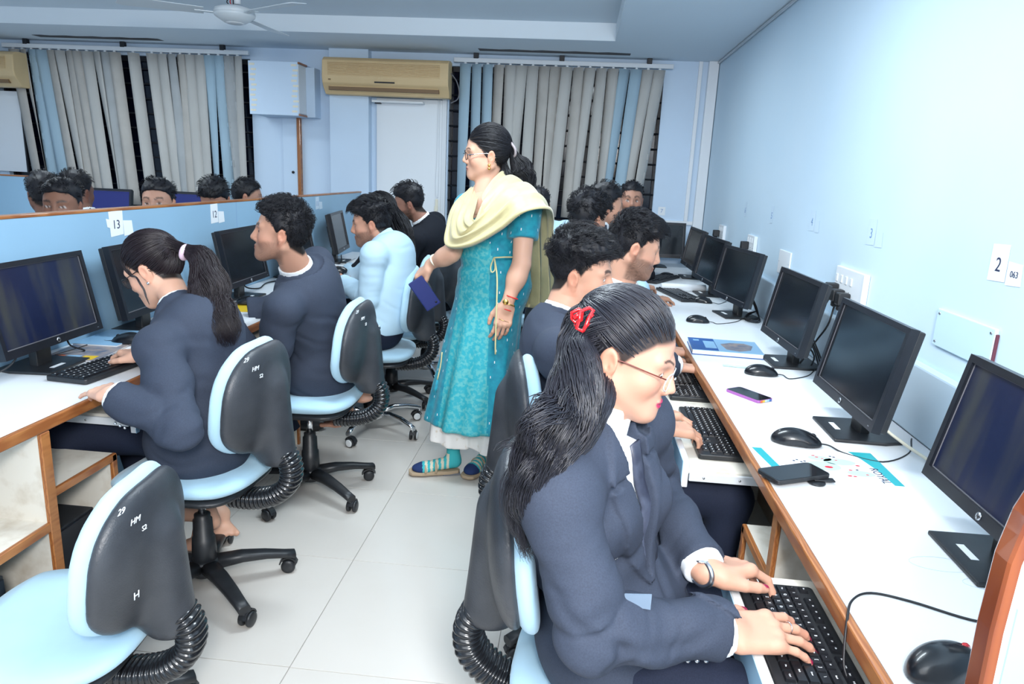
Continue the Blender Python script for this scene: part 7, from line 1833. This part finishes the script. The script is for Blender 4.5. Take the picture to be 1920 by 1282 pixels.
# scarf
def strip(rows, m, name, pleats=5, amp=0.010, nw=26):
    """rows: (centre, half-width vector, outward vector)"""
    C_ = np.array(smooth_pts([r[0] for r in rows], 8)); Wd = np.array(smooth_pts([r[1] for r in rows], 8)); O = np.array(smooth_pts([r[2] for r in rows], 8))
    n = len(C_); e = np.linspace(-1, 1, nw)
    V_ = np.zeros((n, nw, 3))
    for i in range(n):
        o = O[i] / np.linalg.norm(O[i]); w = np.linalg.norm(Wd[i])
        pl = amp * np.sin(e * math.pi * pleats + 0.8 * math.sin(i * 0.15)) + amp * 0.5 * np.sin(e * 23 + i * 0.08)
        V_[i] = C_[i] + np.outer(e, Wd[i]) + np.outer(pl + (1 - e ** 2) * 0.3 * w * 0.5, o)
    idx = np.arange(n * nw).reshape(n, nw)
    f = np.stack([idx[:-1, :-1], idx[:-1, 1:], idx[1:, 1:], idx[1:, :-1]], -1).reshape(-1, 4)
    o_ = obj(name, np_mesh(name, V_.reshape(-1, 3), f), m, T_.root, True)
    md_ = o_.modifiers.new('thickness', 'SOLIDIFY'); md_.thickness = 0.003; md_.offset = 1
    return o_
def PX(x, y, d): return P(x, y, d)
outF = V3(-0.45, -0.9, 0.1)
strip([(PX(890, 352, 3.20), PX(897, 348, 3.22) - PX(886, 352, 3.20), V3(-0.3, -0.3, 0.9)),
       (PX(872, 385, 3.06), PX(882, 386, 3.05) - PX(862, 384, 3.08), V3(-0.6, -0.8, 0.2)),
       (PX(862, 415, 3.01), PX(874, 414, 2.99) - PX(850, 418, 3.04), V3(-0.6, -0.8, 0.1)),
       (PX(868, 438, 2.965), PX(886, 424, 2.95) - PX(852, 448, 2.985), V3(-0.5, -0.85, 0.0)),
       (PX(892, 424, 2.935), PX(900, 406, 2.935) - PX(886, 446, 2.925), V3(-0.4, -0.9, 0.0)),
       (PX(922, 398, 2.945), PX(914, 382, 2.97) - PX(930, 416, 2.93), V3(-0.2, -0.95, 0.15)),
       (PX(955, 364, 2.97), PX(942, 350, 3.05) - PX(968, 384, 2.93), V3(0.1, -0.9, 0.4)),
       (PX(986, 358, 3.06), PX(966, 346, 3.16) - PX(1004, 380, 3.02), V3(0.5, -0.5, 0.8)),
       (PX(1010, 388, 3.15), PX(990, 378, 3.24) - PX(1016, 400, 3.16), V3(0.9, -0.3, 0.4)),
       (PX(1010, 440, 3.22), PX(996, 440, 3.26) - PX(1024, 442, 3.18), V3(0.8, -0.6, 0.0)),
       (PX(1010, 510, 3.22), PX(994, 510, 3.26) - PX(1027, 512, 3.18), V3(0.8, -0.6, 0.0)),
       (PX(1006, 578, 3.22), PX(988, 576, 3.26) - PX(1028, 582, 3.18), V3(0.8, -0.6, 0.0))], 'scarf', 'scarf', 4, 0.008)
# bangles, watch, rings, phone
aL = P(950, 572, 2.99) - P(978, 495, 3.02)
for (px_, py_, r_, m, rad) in ((960, 557, 0.0025, 'red_thread', 0.030), (955, 570, 0.003, 'gold', 0.028), (950, 580, 0.0022, 'red_thread', 0.027), (944, 600, 0.0010, 'gold', 0.034)):
    ring_part('bangle', P(px_, py_, 2.99), aL, rad, r_, m, T_, (1, 0.85))
ball_part('wristwatch', P(948, 566, 2.955), (0.013, 0.006, 0.013), 'gold', T_)
aR = P(808, 495, 3.20) - P(848, 474, 3.12)
for (px_, py_, r_, m, rad) in ((826, 484, 0.0028, 'red_thread', 0.030), (817, 488, 0.0045, 'cream_thread', 0.029)): ring_part('bangle', P(px_, py_, 3.175), aR, rad, r_, m, T_, (1, 0.9))
t = thing('phone', 'dark blue phone held in the teacher\'s lowered right hand', 'phone', P(796, 550, 3.18))
bmx = bbox((-0.038, -0.005, -0.078), (0.038, 0.005, 0.078), 0.004, 2); bmx.transform(Matrix.Rotation(0.25, 4, 'Z') @ Matrix.Rotation(-0.62, 4, 'Y')); obj('phone_case', bmx, 'navy_case', t)
bmx = bbox((-0.034, 0.0045, -0.073), (0.034, 0.0056, 0.073)); bmx.transform(Matrix.Rotation(0.25, 4, 'Z') @ Matrix.Rotation(-0.62, 4, 'Y')); obj('phone_screen', bmx, 'gloss_black', t)
bmx = lathe_bm([(0.0005, 0), (0.005, 0), (0.005, 0.001), (0.0005, 0.001)], 12, mtx=Matrix.Rotation(0.25, 4, 'Z') @ Matrix.Rotation(-0.62, 4, 'Y') @ Matrix.Translation((0.022, -0.005, -0.062)) @ Matrix.Rotation(math.pi / 2, 4, 'X')); obj('camera_lens', bmx, 'gloss_black', t)
